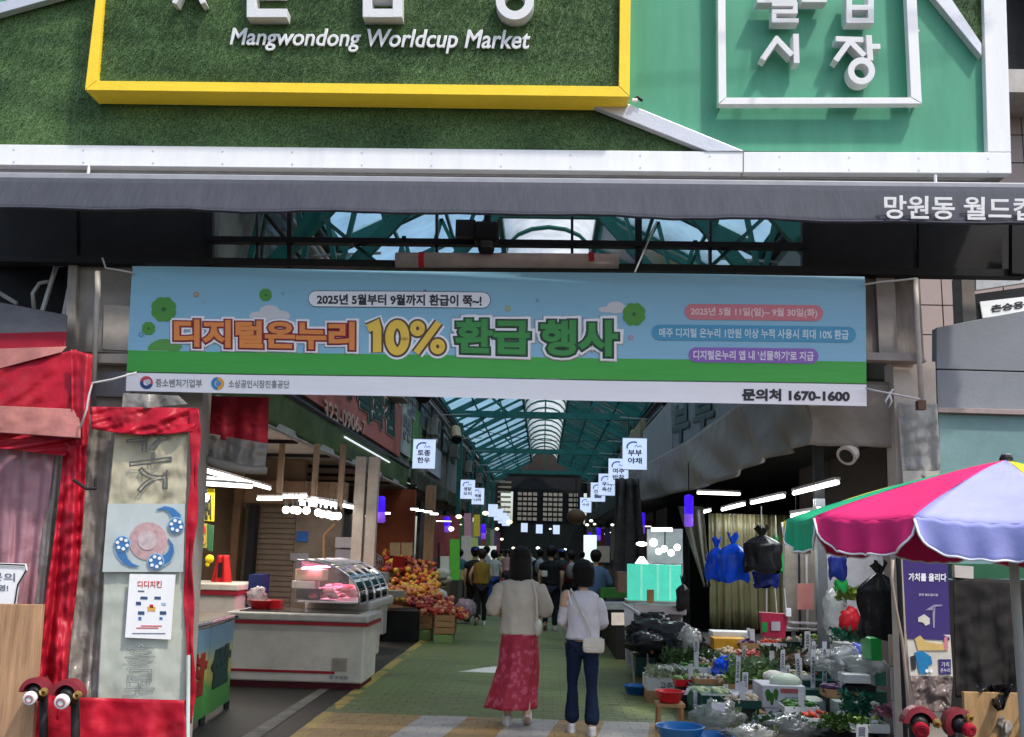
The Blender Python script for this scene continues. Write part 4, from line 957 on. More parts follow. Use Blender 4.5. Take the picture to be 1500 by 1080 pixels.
wd = thing('plywood_board', tuple(U(1458, 1100, 6.7)), 'pale plywood board with black plastic draped on top at the lower right', 'board')
slab('panel', [(1412,1014),(1418,1200),(1500,1200),(1494,1016)], mat('pale_ply', (.42,.26,.12), rough=.6, var=.3, vs=5, stretch=(5,5,.6)), 6.72, 6.76, wd, .002)
tag(cloth('black_bag', (1428,1004), (1484,1002), (1470,1040), (1462,1042), 6.7, 6.68, mat('black_poly', (.012,.012,.014), rough=.25, bump=.5, bs=14), 1.5, .03, crumple=.02), 'black plastic bag draped over the top of the plywood board', 'plastic bag')
tag(cloth('clear_bag', (1462,1052), (1500,1040), (1500,1130), (1440,1130), 6.66, 6.6, m_plas, 2, .04, crumple=.03), 'crumpled clear plastic bag in front of the plywood board', 'plastic bag')
tag(MB().tube([U(1308,820,7.3), U(1306,850,7.3), U(1312,890,7.3), U(1322,940,7.3), U(1328,1000,7.25), U(1332,1060,7.2), U(1334,1120,7.2)], .012, 8).build('hanging_cable', mat('beige_cable', (.4,.32,.26), rough=.5), smooth=True), 'beige cable hanging down left of the purple banner', 'cable')
tag(MB().tube([U(1316,815,7.4), U(1330,1150,7.4)], .02, 8).build('bay_post', m_dark), 'dark steel post behind the beige cable', 'post')

# ================================================================ PARASOL
PY = 4.8; pc_ = U(1474, 674, PY); PR = 1.052
rp3 = [U(1157,768,5.07), U(1206,771,4.53), U(1343,781,4.06)]; rimz = rp3[1].z+.01
um = thing('market_parasol', (pc_.x, PY, 0), 'large parasol with green, pink, lilac and yellow panels shading the right stall', 'parasol')
angs = [165+30*k for k in range(12)]; NG = len(angs)
pal = [(.02,.40,.19), (.75,.03,.17), (.40,.41,.80), (.80,.62,.05)]
mp = [mat('parasol_%s' % n, c, rough=.65, var=.12, vs=3, bump=.6, bs=5, dirt=.12, bd=.015) for n, c in zip(('green','pink','lilac','yellow'), pal)]
def rimp(k, r=PR, z=rimz):
    a = R_(angs[k % NG]); x = r*math.cos(a); return Vector((pc_.x+x, PY+r*math.sin(a), z-.035*x))
apex = Vector((pc_.x, PY, pc_.z))
piping = m_white
cm = {k: k % 4 for k in range(12)}; cm[9] = 1; cm[8] = 1; cm[10] = 1
for k in range(NG):
    A, B_ = rimp(k), rimp(k+1)
    def gore(u, v):
        e = A*(1-u)+B_*u; t_ = v
        p = apex*(1-t_)+e*t_
        sagr = math.sin(math.pi*t_)*(.03+.045*math.sin(math.pi*u)*0)-.05*math.sin(math.pi*u)*t_*(1-t_*.4)
        p.z += math.sin(math.pi*t_)*.022-.02*math.sin(math.pi*u)*t_*t_+.003*math.sin(40*u+9*t_)
        return p
    pn_ = MB().grid(gore, 14, 16).build('canopy_panel', mp[cm[k]], um, smooth=True, solid=.003)
    out = ((A+B_)/2-Vector((pc_.x, PY, rimz))).normalized()
    def val(u, v):
        e = gore(u, 1.0); d = .145*(1-abs(2*u-1)**5)**.5 if abs(2*u-1) < 1 else 0
        d = max(d, .012)
        p = e-Vector((0,0,1))*d*v+out*(.015*math.sin(7*u*math.pi+k)*v+.01*math.sin(19*u+3*k)*v)
        return p
    MB().grid(val, 36, 8).build('valance', mp[cm[k]], pn_, smooth=True, solid=.002)
    MB().tube([val(i/36, 1) for i in range(37)], .0055, 5).build('piping', piping, pn_, smooth=True)
    MB().tube([apex-Vector((0,0,.03)), (apex+A)/2+Vector((0,0,.01)), A-Vector((0,0,.01))], .008, 6).build('rib', m_alu, um)
    MB().tube([(apex+A)/2+Vector((0,0,.02)), Vector((pc_.x, PY, rimz-.05))], .006, 6).build('strut', m_alu, um)
MB().tube([Vector((pc_.x, PY, 0.02)), apex+Vector((0,0,.03))], .022, 12).build('pole', mat('pole_grey', (.42,.42,.42), rough=.35, metal=.3), um)
MB().lathe([(0,.03),(.02,.028),(.03,.012),(.032,0)], apex, 12).build('finial', m_black, um)
MB().lathe([(0,.12),(.24,.11),(.26,.02),(.25,0)], (pc_.x, PY, 0), 16).build('base', m_stain, um)
# ================================================================ LEFT STALLS
m_ceil = mat('canopy_lining', (.42,.38,.33), rough=.6, var=.15, vs=2, dirt=.25)
m_canvg = mat('green_canvas', (.085,.13,.05), rough=.7, var=.3, vs=3, dirt=.3)
m_cream = mat('cream_wall', (.42,.34,.24), rough=.7, dirt=.3)
m_brown = mat('brown_panel', (.16,.09,.05), rough=.5, var=.3, dirt=.2)
T_ = lambda o, lab, cat, grp=None: tag(o, lab, cat, grp)
# canopies along both sides of the lane
cl_ = thing('stall_canopy', (-4.6, 13, 2.9), 'pale lined stall canopy with faded green canvas edge over the left freezers', 'canopy')
MB().b2((-9.0, 7.95, 2.98), (-3.25, 22.3, 3.06)).build('lining', m_ceil, cl_)
for k in range(7): MB().b2((-9.0, 8.6+k*2.0, 2.93), (-3.3, 8.66+k*2.0, 2.979)).build('batten', m_dark, cl_)
MB().grid(lambda u, v: (-3.2+.03*math.sin(u*40)*v-.05*v, 7.9+14.6*u, 3.42-.44*v+.015*math.sin(u*31)*v), 90, 6).build('canvas_edge', m_canvg, cl_, smooth=True, solid=.01)
MB().tube([(-3.2, 7.9, 3.44), (-3.2, 22.5, 3.44)], .035, 8).build('top_rail', m_dark, cl_); MB().tube([(-3.24, 7.9, 2.96), (-3.24, 22.5, 2.96)], .03, 8).build('bottom_rail', m_clad, cl_)
MB().tube([(-3.17, 15, 3.30), (-3.17, 19.5, 3.30)], .015, 8).build('lit_tube', lam('cool_tube_dim', (.9,.95,1), .55), cl_)
c2 = thing('stall_canopy', (-4.6, 27, 2.9), 'darker scruffy canopy over the fruit stall and the stalls beyond it', 'canopy')
MB().b2((-9.0, 22.4, 3.0), (-3.25, 45, 3.1)).build('lining', m_brown, c2)
MB().grid(lambda u, v: (-3.15+.06*math.sin(u*60)*v+.04*math.sin(u*137), 22.6+34*u, 3.5-.5*v+.03*math.sin(u*90)*v), 160, 6).build('canvas_edge', mat('scruffy_canvas', (.05,.05,.03), rough=.8, var=.6, vs=6), c2, smooth=True, solid=.01)
c3 = thing('stall_canopy', (4.6, 27, 2.9), 'dark canopy edge running along the right stalls behind the grey tarpaulin', 'canopy')
MB().b2((2.5, 7.95, 3.0), (9.0, 57, 3.1)).build('lining', mat('sooty_lining', (.03,.03,.03)), c3)
MB().grid(lambda u, v: (2.42+.05*math.sin(u*60)*v, 24+32*u, 3.6-.55*v), 120, 5).build('canvas_edge', mat('scruffy_canvas', (.05,.05,.03)), c3, smooth=True, solid=.01)
# red shop sign and neighbours over the left canopy
rs = thing('red_shop_sign', (-3.3, 15, 3.6), 'long faded red shop sign with Korean letters and phone number over the left canopy', 'sign')
m_rsign = mat('faded_red_sign', (.46,.12,.095), rough=.5, var=.12, vs=1.5, dirt=.25)
MB().hexa([(-3.45,8.2,3.62),(-3.3,8.2,3.62),(-3.3,21.7,3.62),(-3.45,21.7,3.62),(-3.45,8.2,4.25),(-3.3,8.2,4.25),(-3.3,21.7,5.0),(-3.45,21.7,5.0)]).build('panel', m_rsign, rs)
XS = -3.3
m_cl_ = mat('cream_letter', (.55,.5,.42)); m_do = mat('dark_green_outline', (.02,.06,.05))
def wt(name, s, q, m, bold, off, par, X=XS): return text(name, s, qwx(*q, X), m, par, bold=bold, depth=.012, off=off)
for (s_, q) in (('우', (504,548,580,519,557,588)), ('백', (524,558,606,541,569,616)), ('화', (545,571,619,560,581,628)), ('점', (563,583,629,576,592,638))):
    wt('letter_edge', s_, q, m_cl_, .09, .01, rs); wt('letter', s_, q, m_do, .05, .024, rs)
wt('phone_number', '323-0906-7', (473,585,613,534,618,638), mat('pinkish_letter', (.55,.33,.27)), .03, .01, rs)
ps = thing('pale_shop_sign', (-3.3, 22, 3.8), 'narrow pale green shop sign with faint grey letters after the red sign', 'sign')
MB().b2((-3.44, 21.8, 3.75), (-3.3, 23.4, 5.0)).build('panel', mat('pale_sage', (.42,.46,.40), dirt=.2), ps)
text('lettering', '망원', [Vector((-3.29, 22.0, 4.1)), Vector((-3.29, 23.2, 4.1)), Vector((-3.29, 23.2, 4.7)), Vector((-3.29, 22.0, 4.7))], m_gt, ps, bold=.03, depth=.01)
gs_ = T_(MB().b2((-3.44, 23.6, 3.7), (-3.3, 25.4, 5.1)).build('green_sign', mat('mid_green_sign', (.10,.24,.08), dirt=.2)), 'small plain green sign board above the first hanging lit sign on the left', 'sign')
gr_ = T_(MB().b2((-3.44, 27.4, 3.75), (-3.3, 30.5, 4.6)).build('grey_sign', mat('lavender_sign', (.38,.38,.44), dirt=.2)), 'pale lavender grey sign board left of the second hanging lit sign', 'sign')
rw = thing('right_shop_sign', (2.55, 14, 3.6), 'pale blue grey shop sign with large dull Korean letters above the grey tarpaulin', 'sign')
MB().b2((2.62, 9.0, 3.2), (2.75, 19.5, 4.9)).build('panel', mat('blue_grey_sign', (.26,.30,.31), dirt=.3, vs=1.5), rw)
for s_, q in (('부', (988,598,650,1010,590,642)), ('부', (1018,586,634,1046,572,628))):
    text('letter', s_, qwx(*q, 2.62), mat('dull_green_letter', (.08,.13,.12)), rw, bold=.05, depth=.02, off=.01)
MB().tube([(2.58, 9.0, 3.22), (2.58, 27, 3.55)], .05, 6).build('bottom_rail', m_black, rw)
T_(MB().b2((2.62, 19.8, 3.4), (2.75, 25.5, 4.8)).build('grey_sign', mat('pale_grey_sign', (.38,.38,.37), dirt=.3)), 'pale grey sign board behind the largest hanging sign on the right', 'sign')
T_(MB().b2((2.62, 26, 3.6), (2.75, 33, 5.2)).build('tan_sign', mat('tan_sign', (.34,.27,.14), dirt=.3)), 'tan sign board high on the right above the row of lit signs', 'sign')
# walls behind the stalls
bwl = T_(MB().b2((-9.2, 22.3, 0), (-9.0, 60, 3)).build('stall_back_wall', m_brown), 'brown back wall of the left stalls', 'wall')
T_(MB().b2((7.0, 8, 0), (7.2, 60, 3)).build('stall_back_wall', m_sof), 'dark back wall of the right stalls', 'wall')
T_(MB().b2((-9.0, 8, 0), (-8.8, 22.2, 2.98)).build('stall_back_wall', m_cream), 'cream back wall of the first left stall', 'wall')
T_(MB().b2((3.3, 22, 0), (7.0, 22.2, 3)).build('partition_wall', m_black), 'black partition behind the vegetable stall', 'wall')
fw = T_(MB().b2((-8.8, 15.5, 0), (-3.9, 15.7, 2.97)).build('partition_wall', mat('tan_partition', (.20,.13,.08), dirt=.3)), 'tan partition wall behind the freezers', 'wall')
# roller shutter
rsd = thing('roller_shutter', (-4.2, 15.4, 0), 'closed brown roller shutter behind the meat display with a blue plate beside it', 'shutter')
m_shut = mat('shutter_brown', (.15,.115,.085), rough=.45, dirt=.25)
sx0, sx1 = U(357,800,15.4).x, U(432,800,15.4).x
for k in range(26): MB().b2((sx0, 15.35-.012*(k % 2), .05+k*.082), (sx1, 15.40, .05+k*.082+.072)).build('slat', m_shut, rsd)
MB().b2((sx0-.12, 15.3, 0), (sx0-.02, 15.45, 2.25)).build('guide_rail', m_clad, rsd); MB().b2((sx1+.01, 15.32, 0), (sx1+.75, 15.45, 2.2)).build('side_panel', mat('side_panel_brown', (.17,.13,.10)), rsd)
MB().b2((sx0-.2, 15.25, 2.24), (sx1+.8, 15.45, 2.6)).build('shutter_box', mat('shutter_box', (.24,.15,.09)), rsd)
p = U(443,787,15.3); MB().b2((p.x-.09,15.29,p.z-.07), (p.x+.09,15.315,p.z+.09)).build('blue_plate', mat('blue_plate', (.02,.10,.35)), rsd)
p = U(438,816,15.3); MB().b2((p.x-.14,15.29,p.z-.06), (p.x+.16,15.315,p.z+.06)).build('notice_plate', m_gt, rsd)
T_(MB().b2((-4.9, 15.1, 0), (-4.78, 15.3, 2.9)).build('timber_post', m_brown), 'brown timber post left of the roller shutter', 'post')
T_(MB().b2((-4.62, 15.0, 0), (-4.5, 15.2, 2.2)).build('dark_post', m_black), 'black door post directly left of the roller shutter', 'post')
# yellow hanging menus
ym = thing('yellow_menu', tuple(U(298,800,12.5)), 'bright yellow hanging menu with black Korean brush letters at the first left stall', 'menu')
YM = 12.5
slab('sheet', [(284,716),(284,762),(313,764),(314,716)], mat('menu_yellow', (.75,.62,.02), rough=.5, var=.06, dirt=.05), YM, YM+.02, ym)
text('lettering', '족발', [U(288,760,YM-.01), U(296,760,YM-.01), U(296,728,YM-.01), U(288,728,YM-.01)], m_bk, ym, bold=.07, depth=.004, off=.004); text('lettering', '순대', [U(300,760,YM-.01), U(309,760,YM-.01), U(309,728,YM-.01), U(300,728,YM-.01)], m_bk, ym, bold=.07, depth=.004, off=.004)
ym2 = thing('price_card', tuple(U(293,802,12.4)), 'small olive and red price card under the yellow menu', 'price card')
slab('sheet', [(285,766),(285,803),(303,803),(303,767)], mat('menu_olive', (.40,.40,.08)), 12.4, 12.42, ym2)
text('lettering', '20', [U(287,782,12.39), U(301,782,12.39), U(301,770,12.39), U(287,770,12.39)], mat('print_red', (.6,.05,.05)), ym2, bold=.05, depth=.004); text('lettering', '00', [U(287,797,12.39), U(301,797,12.39), U(301,785,12.39), U(287,785,12.39)], mat('print_orange2', (.7,.4,.1)), ym2, bold=.05, depth=.004)
T_(slab('green_card', [(305,768),(304,806),(311,808),(313,770)], mat('menu_green', (.05,.16,.08)), 12.4, 12.42, None), 'narrow dark green card beside the olive price card', 'price card')
bb = thing('yellow_bulb_lamp', tuple(U(307,828,12.2)), 'round yellow toy lamp hanging above the left freezer', 'lamp'); p = U(307,819,12.2)
MB().ball(p, .055, 12, 8).build('globe', mat('lemon', (.8,.6,.02), emit=.15), bb, smooth=True); MB().ball(p-Vector((0.02,0,.07)), .03, 8, 6).build('knob', mat('lemon', (.8,.6,.02)), bb, smooth=True)
ex = thing('red_apron', tuple(U(325,860,13)), 'red jacket hanging on the wall beside the timber post', 'garment')
p = U(325,835,13.2); MB().grid(lambda u, v: p+Vector(((u-.5)*(.14+.16*v), .03*math.sin(u*14)-.05*math.sin(u*math.pi), .2-.45*v)), 12, 10).build('cloth', mat('bright_red_cloth', (.5,.02,.02)), ex, smooth=True, solid=.02)
MB().box(p+Vector((.0,-.08,.0)), (.05,.02,.2)).build('black_strap', m_black, ex)
# lights of the left stall
m_tubeL = lam('cool_tube', (1,.97,.93), 3.5); m_bulb = lam('white_bulb', (1,.95,.88), 4)
def tube_lamp(lab, a, b_, grp, strength=None, hang=.0, top=2.95):
    t_ = thing('tube_lamp', tuple((Vector(a)+Vector(b_))/2), lab, 'tube lamp', grp)
    a, b_ = Vector(a), Vector(b_)
    MB().tube([a, b_], .022, 8).build('tube', m_tubeL, t_, smooth=True)
    MB().bar(a+Vector((0,0,.04)), b_+Vector((0,0,.04)), .06, .03).build('fitting', m_white, t_)
    for f in (.15, .85):
        q = a*(1-f)+b_*f; MB().tube([q+Vector((0,0,.04)), Vector((q.x, q.y, min(top, q.z+hang+.3)))], .003, 4).build('hanger', m_dark, t_)
    return t_
GL = 'tube lamps of the left stalls'
tube_lamp('tube lamp nearest the vinyl banner, in the brightest row over the first stall', U(286,702,11.0), U(340,709,12.6), GL)
tube_lamp('tube lamp beside the one nearest the vinyl banner, slightly lower', U(288,708,10.6), U(368,713,12.0), GL)
tube_lamp('slim tube lamp along the timber edge above the two bright tubes', U(287,686,10.4), U(395,716,14.8), GL)
tube_lamp('horizontal tube lamp left of the bulb cluster', U(377,731,13.4), U(413,731,13.4), GL)
tube_lamp('horizontal tube lamp over the left end of the bulb cluster', U(414,728,13.2), U(450,728,13.2), GL)
tube_lamp('tube lamp receding over the middle of the bulb cluster', U(452,733,12.5), U(505,739,15), GL)
tube_lamp('tube lamp receding over the right end of the bulb cluster', U(470,735,12.5), U(524,745,15.2), GL)
tube_lamp('tube lamp receding under the white hangers, left of the white posts', U(440,738,12.8), U(498,744,14.6), GL)
for i, (x, y) in enumerate(((419,747),(430,747),(436,748),(449,748),(466,751),(472,753),(481,754),(487,756),(495,756))):
    b_ = thing('hanging_bulb', tuple(U(x, y, 12.6)), 'bare white bulb, %s from the left in the cluster over the meat display' % ['first','second','third','fourth','fifth','sixth','seventh','eighth','ninth'][i], 'bulb', 'bulbs over the meat display')
    p = U(x, y, 12.6); MB().ball(p, .05, 12, 8).build('globe', m_bulb, b_, smooth=True); MB().tube([p+Vector((0,0,.04)), p+Vector((0,0,.12))], .022, 8).build('socket', m_rub, b_); MB().tube([p+Vector((0,0,.1)), p+Vector((0,0,.24))], .004, 4).build('cord', m_rub, b_)
for i, (x, y) in enumerate(((300,729),(285,731))):
    b_ = thing('hanging_bulb', tuple(U(x, y, 11.6)), 'bare bulb in front of the yellow menu, %s' % ['right one','left one by the red hem'][i], 'bulb'); p = U(x, y, 11.6)
    MB().ball(p, .055, 12, 8).build('globe', m_bulb, b_, smooth=True); MB().tube([p+Vector((0,0,.04)), p+Vector((0,0,.13))], .022, 8).build('socket', m_rub, b_)
for i, (x0, y0, y1) in enumerate(((411,682,722),(461,700,738),(499,712,746))):
    T_(MB().b2((U(x0-4,y0,13).x, 13, U(x0,y1,13).z), (U(x0+4,y0,13).x, 13.05, 2.98)).build('lamp_hanger', mat('pale_wood', (.26,.18,.12))), '%s pale wooden lamp hanger under the canopy lining' % ['leftmost','middle','rightmost'][i], 'hanger', 'wooden lamp hangers')
# area lamps standing for the tube rows' light
def area(name, loc, sx, sy, e, col, rot=(0,0,0)):
    l = bpy.data.lights.new(name, 'AREA'); l.shape = 'RECTANGLE'; l.size = sx; l.size_y = sy; l.energy = e; l.color = col
    o = bpy.data.objects.new(name, l); C.objects.link(o); o.location = loc; o.rotation_euler = rot; return o
area('tube_row_light', (-4.0, 12.3, 2.25), 1.6, 3.0, 44, (1,.93,.82))
area('fruit_stall_light', (-3.9, 18.8, 2.35), 1.6, 3.0, 26, (1,.78,.5))
area('vegetable_stall_light', (2.9, 11.5, 2.25), .6, 6.0, 66, (.95,.97,1))
area('meat_display_light', (-2.75, 12.6, 1.33), .15, 1.8, 9, (1,.2,.45))
# white posts
for i, (x, xb) in enumerate(((527,519),(546,541))):
    T_(MB().b2((U(x-8,715,14.6).x, 14.6, 0), (U(x+7,715,14.6).x, 14.75, 2.96)).build('stall_post', mat('white_post', (.46,.40,.34), rough=.45, dirt=.15)), '%s of the pair of white stall posts between the meat display and the fruit' % ['left','right'][i], 'post', 'white stall posts')
# freezers
m_frz = mat('freezer_white', (.56,.52,.45), rough=.4, var=.16, vs=3, dirt=.45); m_frt = mat('freezer_stripe', (.28,.02,.03), rough=.4)
m_glass = translucent('clear_acrylic', (.85,.88,.9), clear=.82, tcol=(.97,.98,.98), rough=.1)
fz = thing('chest_freezer', (-3.0, 11.6, 0), 'wide off-white chest freezer with dark red stripes below the curved meat display', 'freezer')
fx0, fx1 = G(330, 998).x-.0, G(533, 1004).x; FY = 11.3
fx0 = U(330,950,FY).x; fx1 = U(533,950,FY).x; FZ = .83
fzb = MB().b2((fx0, FY, .07), (fx1, FY+.85, FZ-.09)).build('body', m_frz, fz, bev=.02)
MB().b2((fx0-.02, FY-.03, FZ-.09), (fx1+.04, FY+.88, FZ)).build('top_rim', mat('rim_grey', (.42,.40,.37), rough=.3), fz, bev=.02)
MB().b2((fx0-.022, FY-.034, FZ-.125), (fx1+.042, FY+.88, FZ-.092)).build('red_stripe', m_frt, fz)
MB().b2((fx0, FY-.008, .17), (fx1-.32, FY, .20)).build('red_stripe', m_frt, fz); MB().b2((fx0+.03, FY+.03, .0), (fx1-.03, FY+.8, .069)).build('plinth', mat('dark_red_plinth', (.08,.01,.015)), fz)
MB().b2((fx1-.36, FY-.006, .2), (fx1-.18, FY, .35)).build('vent_grille', mat('beige_grille', (.36,.31,.22)), fzb)
for k in range(6): MB().b2((fx1-.34, FY-.012, .215+k*.022), (fx1-.2, FY-.006, .222+k*.022)).build('grille_slat', m_clad, fzb)
text('maker_plate', '금성냉동', [Vector((fx1-.38,FY-.001,.12)), Vector((fx1-.16,FY-.001,.12)), Vector((fx1-.16,FY-.001,.16)), Vector((fx1-.38,FY-.001,.16))], m_gt, fz, bold=.02, depth=.004)
MB().b2((fx0+.1, FY+.1, FZ+.001), (fx1-.1, FY+.75, FZ+.012)).build('glass_lid', mat('lid_glass', (.10,.10,.10), rough=.08, bump=0), fz)
MB().b2((fx0+.03, FY-.036, FZ-.07), (fx0+.13, FY-.03, FZ-.045)).build('handle_slot', m_black, fzb)
# side counter attached further right, receding
fz2 = thing('display_freezer', (-2.3, 12.4, 0), 'second off-white freezer end on with a rounded edge carrying the glass meat display', 'freezer')
dx0 = -2.95; dx1 = -2.17
MB().b2((dx0, FY+.95, .12), (dx1-.12, FY+2.7, .80)).build('body', m_frz, fz2, bev=.03); MB().b2((dx0-.02, FY+.93, .80), (dx1+.05, FY+2.75, .93)).build('rim', mat('rim_grey', (.42,.40,.37)), fz2, bev=.04)
MB().b2((dx0+.05, FY+1.0, 0), (dx1-.2, FY+2.6, .119)).build('plinth', m_black, fz2)
gd = thing('curved_glass_display', (-2.6, 12.5, .93), 'curved glass meat display glowing pink, set on the freezer', 'display case')
def dome(u, v):
    a = math.pi*(.5-.5*v); r = 1.0
    yy = FY+.35+2.1*u; xx = -2.95+.78*math.sin(math.pi*.5*v)**1.0; zz = .93+.50*math.cos(math.pi*.5*v)**.8
    return (xx, yy, zz)
MB().grid(dome, 8, 12).build('curved_glass', m_glass, gd, smooth=True, fix=False)
MB().add([dome(0, k/12) for k in range(13)]+[(-2.95, FY+.35, .93)], [tuple(range(14))]).build('end_glass', m_glass, gd, fix=False)
m_chr = mat('steel_trim', (.55,.52,.55), rough=.25, metal=.7)
for u in (0, .25, .5, .75, 1): MB().tube([dome(u, k/12) for k in range(13)], .014, 6).build('glass_rib', m_chr, gd, smooth=True)
for v in (0, .35, .65, 1): MB().tube([dome(k/8, v) for k in range(9)], .012, 6).build('glass_rail', m_chr, gd)
MB().b2((-2.98, FY+.38, 1.34), (-2.9, FY+2.4, 1.42)).build('lamp_hood', m_chr, gd)
MB().tube([(-2.9, FY+.45, 1.33), (-2.9, FY+2.4, 1.33)], .015, 8).build('pink_tube', lam('pink_tube', (1,.16,.42), 22), gd)
MB().b2((-2.93, FY+.4, .935), (-2.22, FY+2.4, .95)).build('tray', mat('white_tray', (.7,.66,.66)), gd)
for k in range(46):
    x = -2.88+random.random()*.56; y = FY+.45+random.random()*1.85
    T_(MB().ball((0,0,0), 1, 9, 6, sc=(random.uniform(.05,.10), random.uniform(.05,.12), random.uniform(.02,.045)), jit=.2).build('meat_cut', mat('meat_%d' % (k % 3), [(.6,.12,.13),(.65,.3,.28),(.7,.4,.36)][k % 3], rough=.3, var=.4, vs=20), smooth=True), 'raw pink meat cut in the %s of the curved glass display' % ('front half' if y < FY+1.2 else 'rear half'), 'meat', 'meat cuts in the glass display').location = (x, y, .985+random.random()*.09)
sc_ = thing('cream_scale_box', tuple(U(457,850,11.9)), 'cream box stacked on a white box on top of the meat display', 'box')
a = U(457,838,11.9); MB().box((a.x, 11.9, a.z-.03), (.34,.3,.13)).build('upper_box', mat('cream_box', (.62,.52,.30)), sc_, bev=.008); MB().box((a.x-.06, 11.88, a.z-.15), (.28,.28,.09)).build('lower_box', mat('offwhite_box', (.62,.58,.5)), sc_, bev=.008)
MB().box((a.x-.02, 12.0, a.z-.26), (.3,.3,.12)).build('stand', m_dark, sc_)
# basin with bags on the chest freezer
def basin(name, lab, loc, r, h, m, group=None, n=26):
    t_ = thing(name, loc, lab, 'basin', group); local(t_)
    MB().lathe([(0,.004),(r*.68,.0),(r*.72,.01),(r*.97,h*.93),(r*1.02,h*.97),(r*1.03,h),(r*.98,h*1.005),(r*.93,h*.95),(r*.69,.025),(0,.022)], (0,0,0), n).build('bowl', m, t_, smooth=True)
    return t_
m_redp = mat('red_plastic', (.50,.012,.02), rough=.3, var=.08, dirt=.05); m_blup = mat('blue_plastic', (.012,.11,.32), rough=.3, var=.08, dirt=.08)
p = U(383,892,11.7); basin('red_basin', 'red plastic basin holding clear bags on the chest freezer', (p.x, 11.7, FZ+.015), .17, .1, m_redp)
def crumple(c, r, sc=(1,1,1), amp=.35, n=18, m=12, seed=0, fr=3.0):
    b = MB(); o = Vector(c)
    for i in range(m+1):
        t = math.pi*i/m
        for k in range(n):
            a = 2*math.pi*k/n; d = Vector((math.sin(t)*math.cos(a), math.sin(t)*math.sin(a), math.cos(t)))
            q = 1+amp*(NO.noise(d*fr+Vector((seed,0,0)))+.5*abs(NO.noise(d*fr*2.3+Vector((0,seed,0)))))
            b.v.append(tuple(o+Vector((d.x*sc[0], d.y*sc[1], d.z*sc[2]))*r*q))
    for i in range(m):
        for k in range(n):
            k2 = (k+1) % n; b.f.append(((i+1)*n+k, (i+1)*n+k2, i*n+k2, i*n+k))
    return b
def bagb(lab, c, r, m, sc=(1,1,1), amp=.35, cat='plastic bag', name='plastic_bag', grp=None, fr=3.0):
    return T_(crumple(c, r, sc, amp, 22, 16, seed=random.random()*30, fr=fr).build(name, m, smooth=False if amp > .5 else True), lab, cat, grp)
m_clr = translucent('clear_bag_film', (.86,.90,.88), clear=.62, rough=.12, tcol=(.95,.97,.95), wrinkle=1.0, ws=11)
m_bpoly = mat('black_poly', (.012,.012,.014), rough=.25, bump=.5, bs=14)
bagb('clear plastic bag of white packets in the red basin', (p.x-.06, 11.68, FZ+.15), .11, m_clr, amp=.5)
T_(MB().b2((p.x+.12, 11.62, FZ+.02), (p.x+.24, 11.8, FZ+.12)).build('red_carton', m_redp), 'small red carton beside the red basin on the chest freezer', 'carton')
# farther freezer behind, at the far left
ff = thing('chest_freezer', (-4.7, 12.9, 0), 'older white freezer with a red top stripe behind the painted counter', 'freezer')
a0, a1 = U(250,880,12.6).x, U(345,880,12.6).x
MB().b2((a0, 12.6, .06), (a1, 13.6, .98)).build('body', m_frz, ff, bev=.02); MB().b2((a0-.01, 12.57, .94), (a1+.02, 13.63, 1.0)).build('red_stripe', m_frt, ff); MB().b2((a0-.01, 12.56, 1.001), (a1+.03, 13.64, 1.08)).build('top_rim', m_frz, ff, bev=.01)
T_(MB().b2((a1+.03, 13.0, .0), (a1+.2, 13.4, 1.2)).build('navy_crate', mat('navy_plastic', (.01,.02,.09))), 'navy blue box standing right of the older freezer', 'crate')
# painted counter
pc0 = thing('painted_counter', (-3.7, 9.3, 0), 'counter with panels painted blue, yellow and green with bold Korean letters, low left', 'counter')
def cn(px, py, Y): return U(px, py, Y)
def paint_mat():
    m = bpy.data.materials.new('painted_scene'); m.use_nodes = True; t = m.node_tree; N = t.nodes; L = t.links; b = N['Principled BSDF']
    g_ = N.new('ShaderNodeNewGeometry'); sp = N.new('ShaderNodeSeparateXYZ'); L.new(g_.outputs['Position'], sp.inputs[0])
    nz = N.new('ShaderNodeTexNoise'); nz.inputs['Scale'].default_value = 3; L.new(g_.outputs['Position'], nz.inputs[0])
    ad = N.new('ShaderNodeMath'); ad.operation = 'MULTIPLY_ADD'; ad.inputs[1].default_value = .22; L.new(nz.outputs[0], ad.inputs[0]); L.new(sp.outputs[2], ad.inputs[2])
    r = N.new('ShaderNodeValToRGB'); L.new(ad.outputs[0], r.inputs[0]); e = r.color_ramp.elements
    e[0].position = .0; e[0].color = (.05,.24,.06,1); e[1].position = .42; e[1].color = (.09,.30,.06,1)
    for p_, c_ in ((.5,(.45,.42,.10,1)),(.68,(.42,.42,.16,1)),(.78,(.16,.30,.38,1)),(1,(.16,.28,.38,1))): x_ = e.new(p_); x_.color = c_
    L.new(r.outputs[0], b.inputs['Base Color']); b.inputs['Roughness'].default_value = .4; return m
m_ps = paint_mat()
A = G(300,1078); Pn = [(-3.62, 8.55), (-3.37, 9.15), (-3.14, 10.35)]
Pn = [tuple(U(268,1000,8.4))[:2], tuple(U(300,1000,8.95))[:2], tuple(U(334,1000,9.85))[:2]]
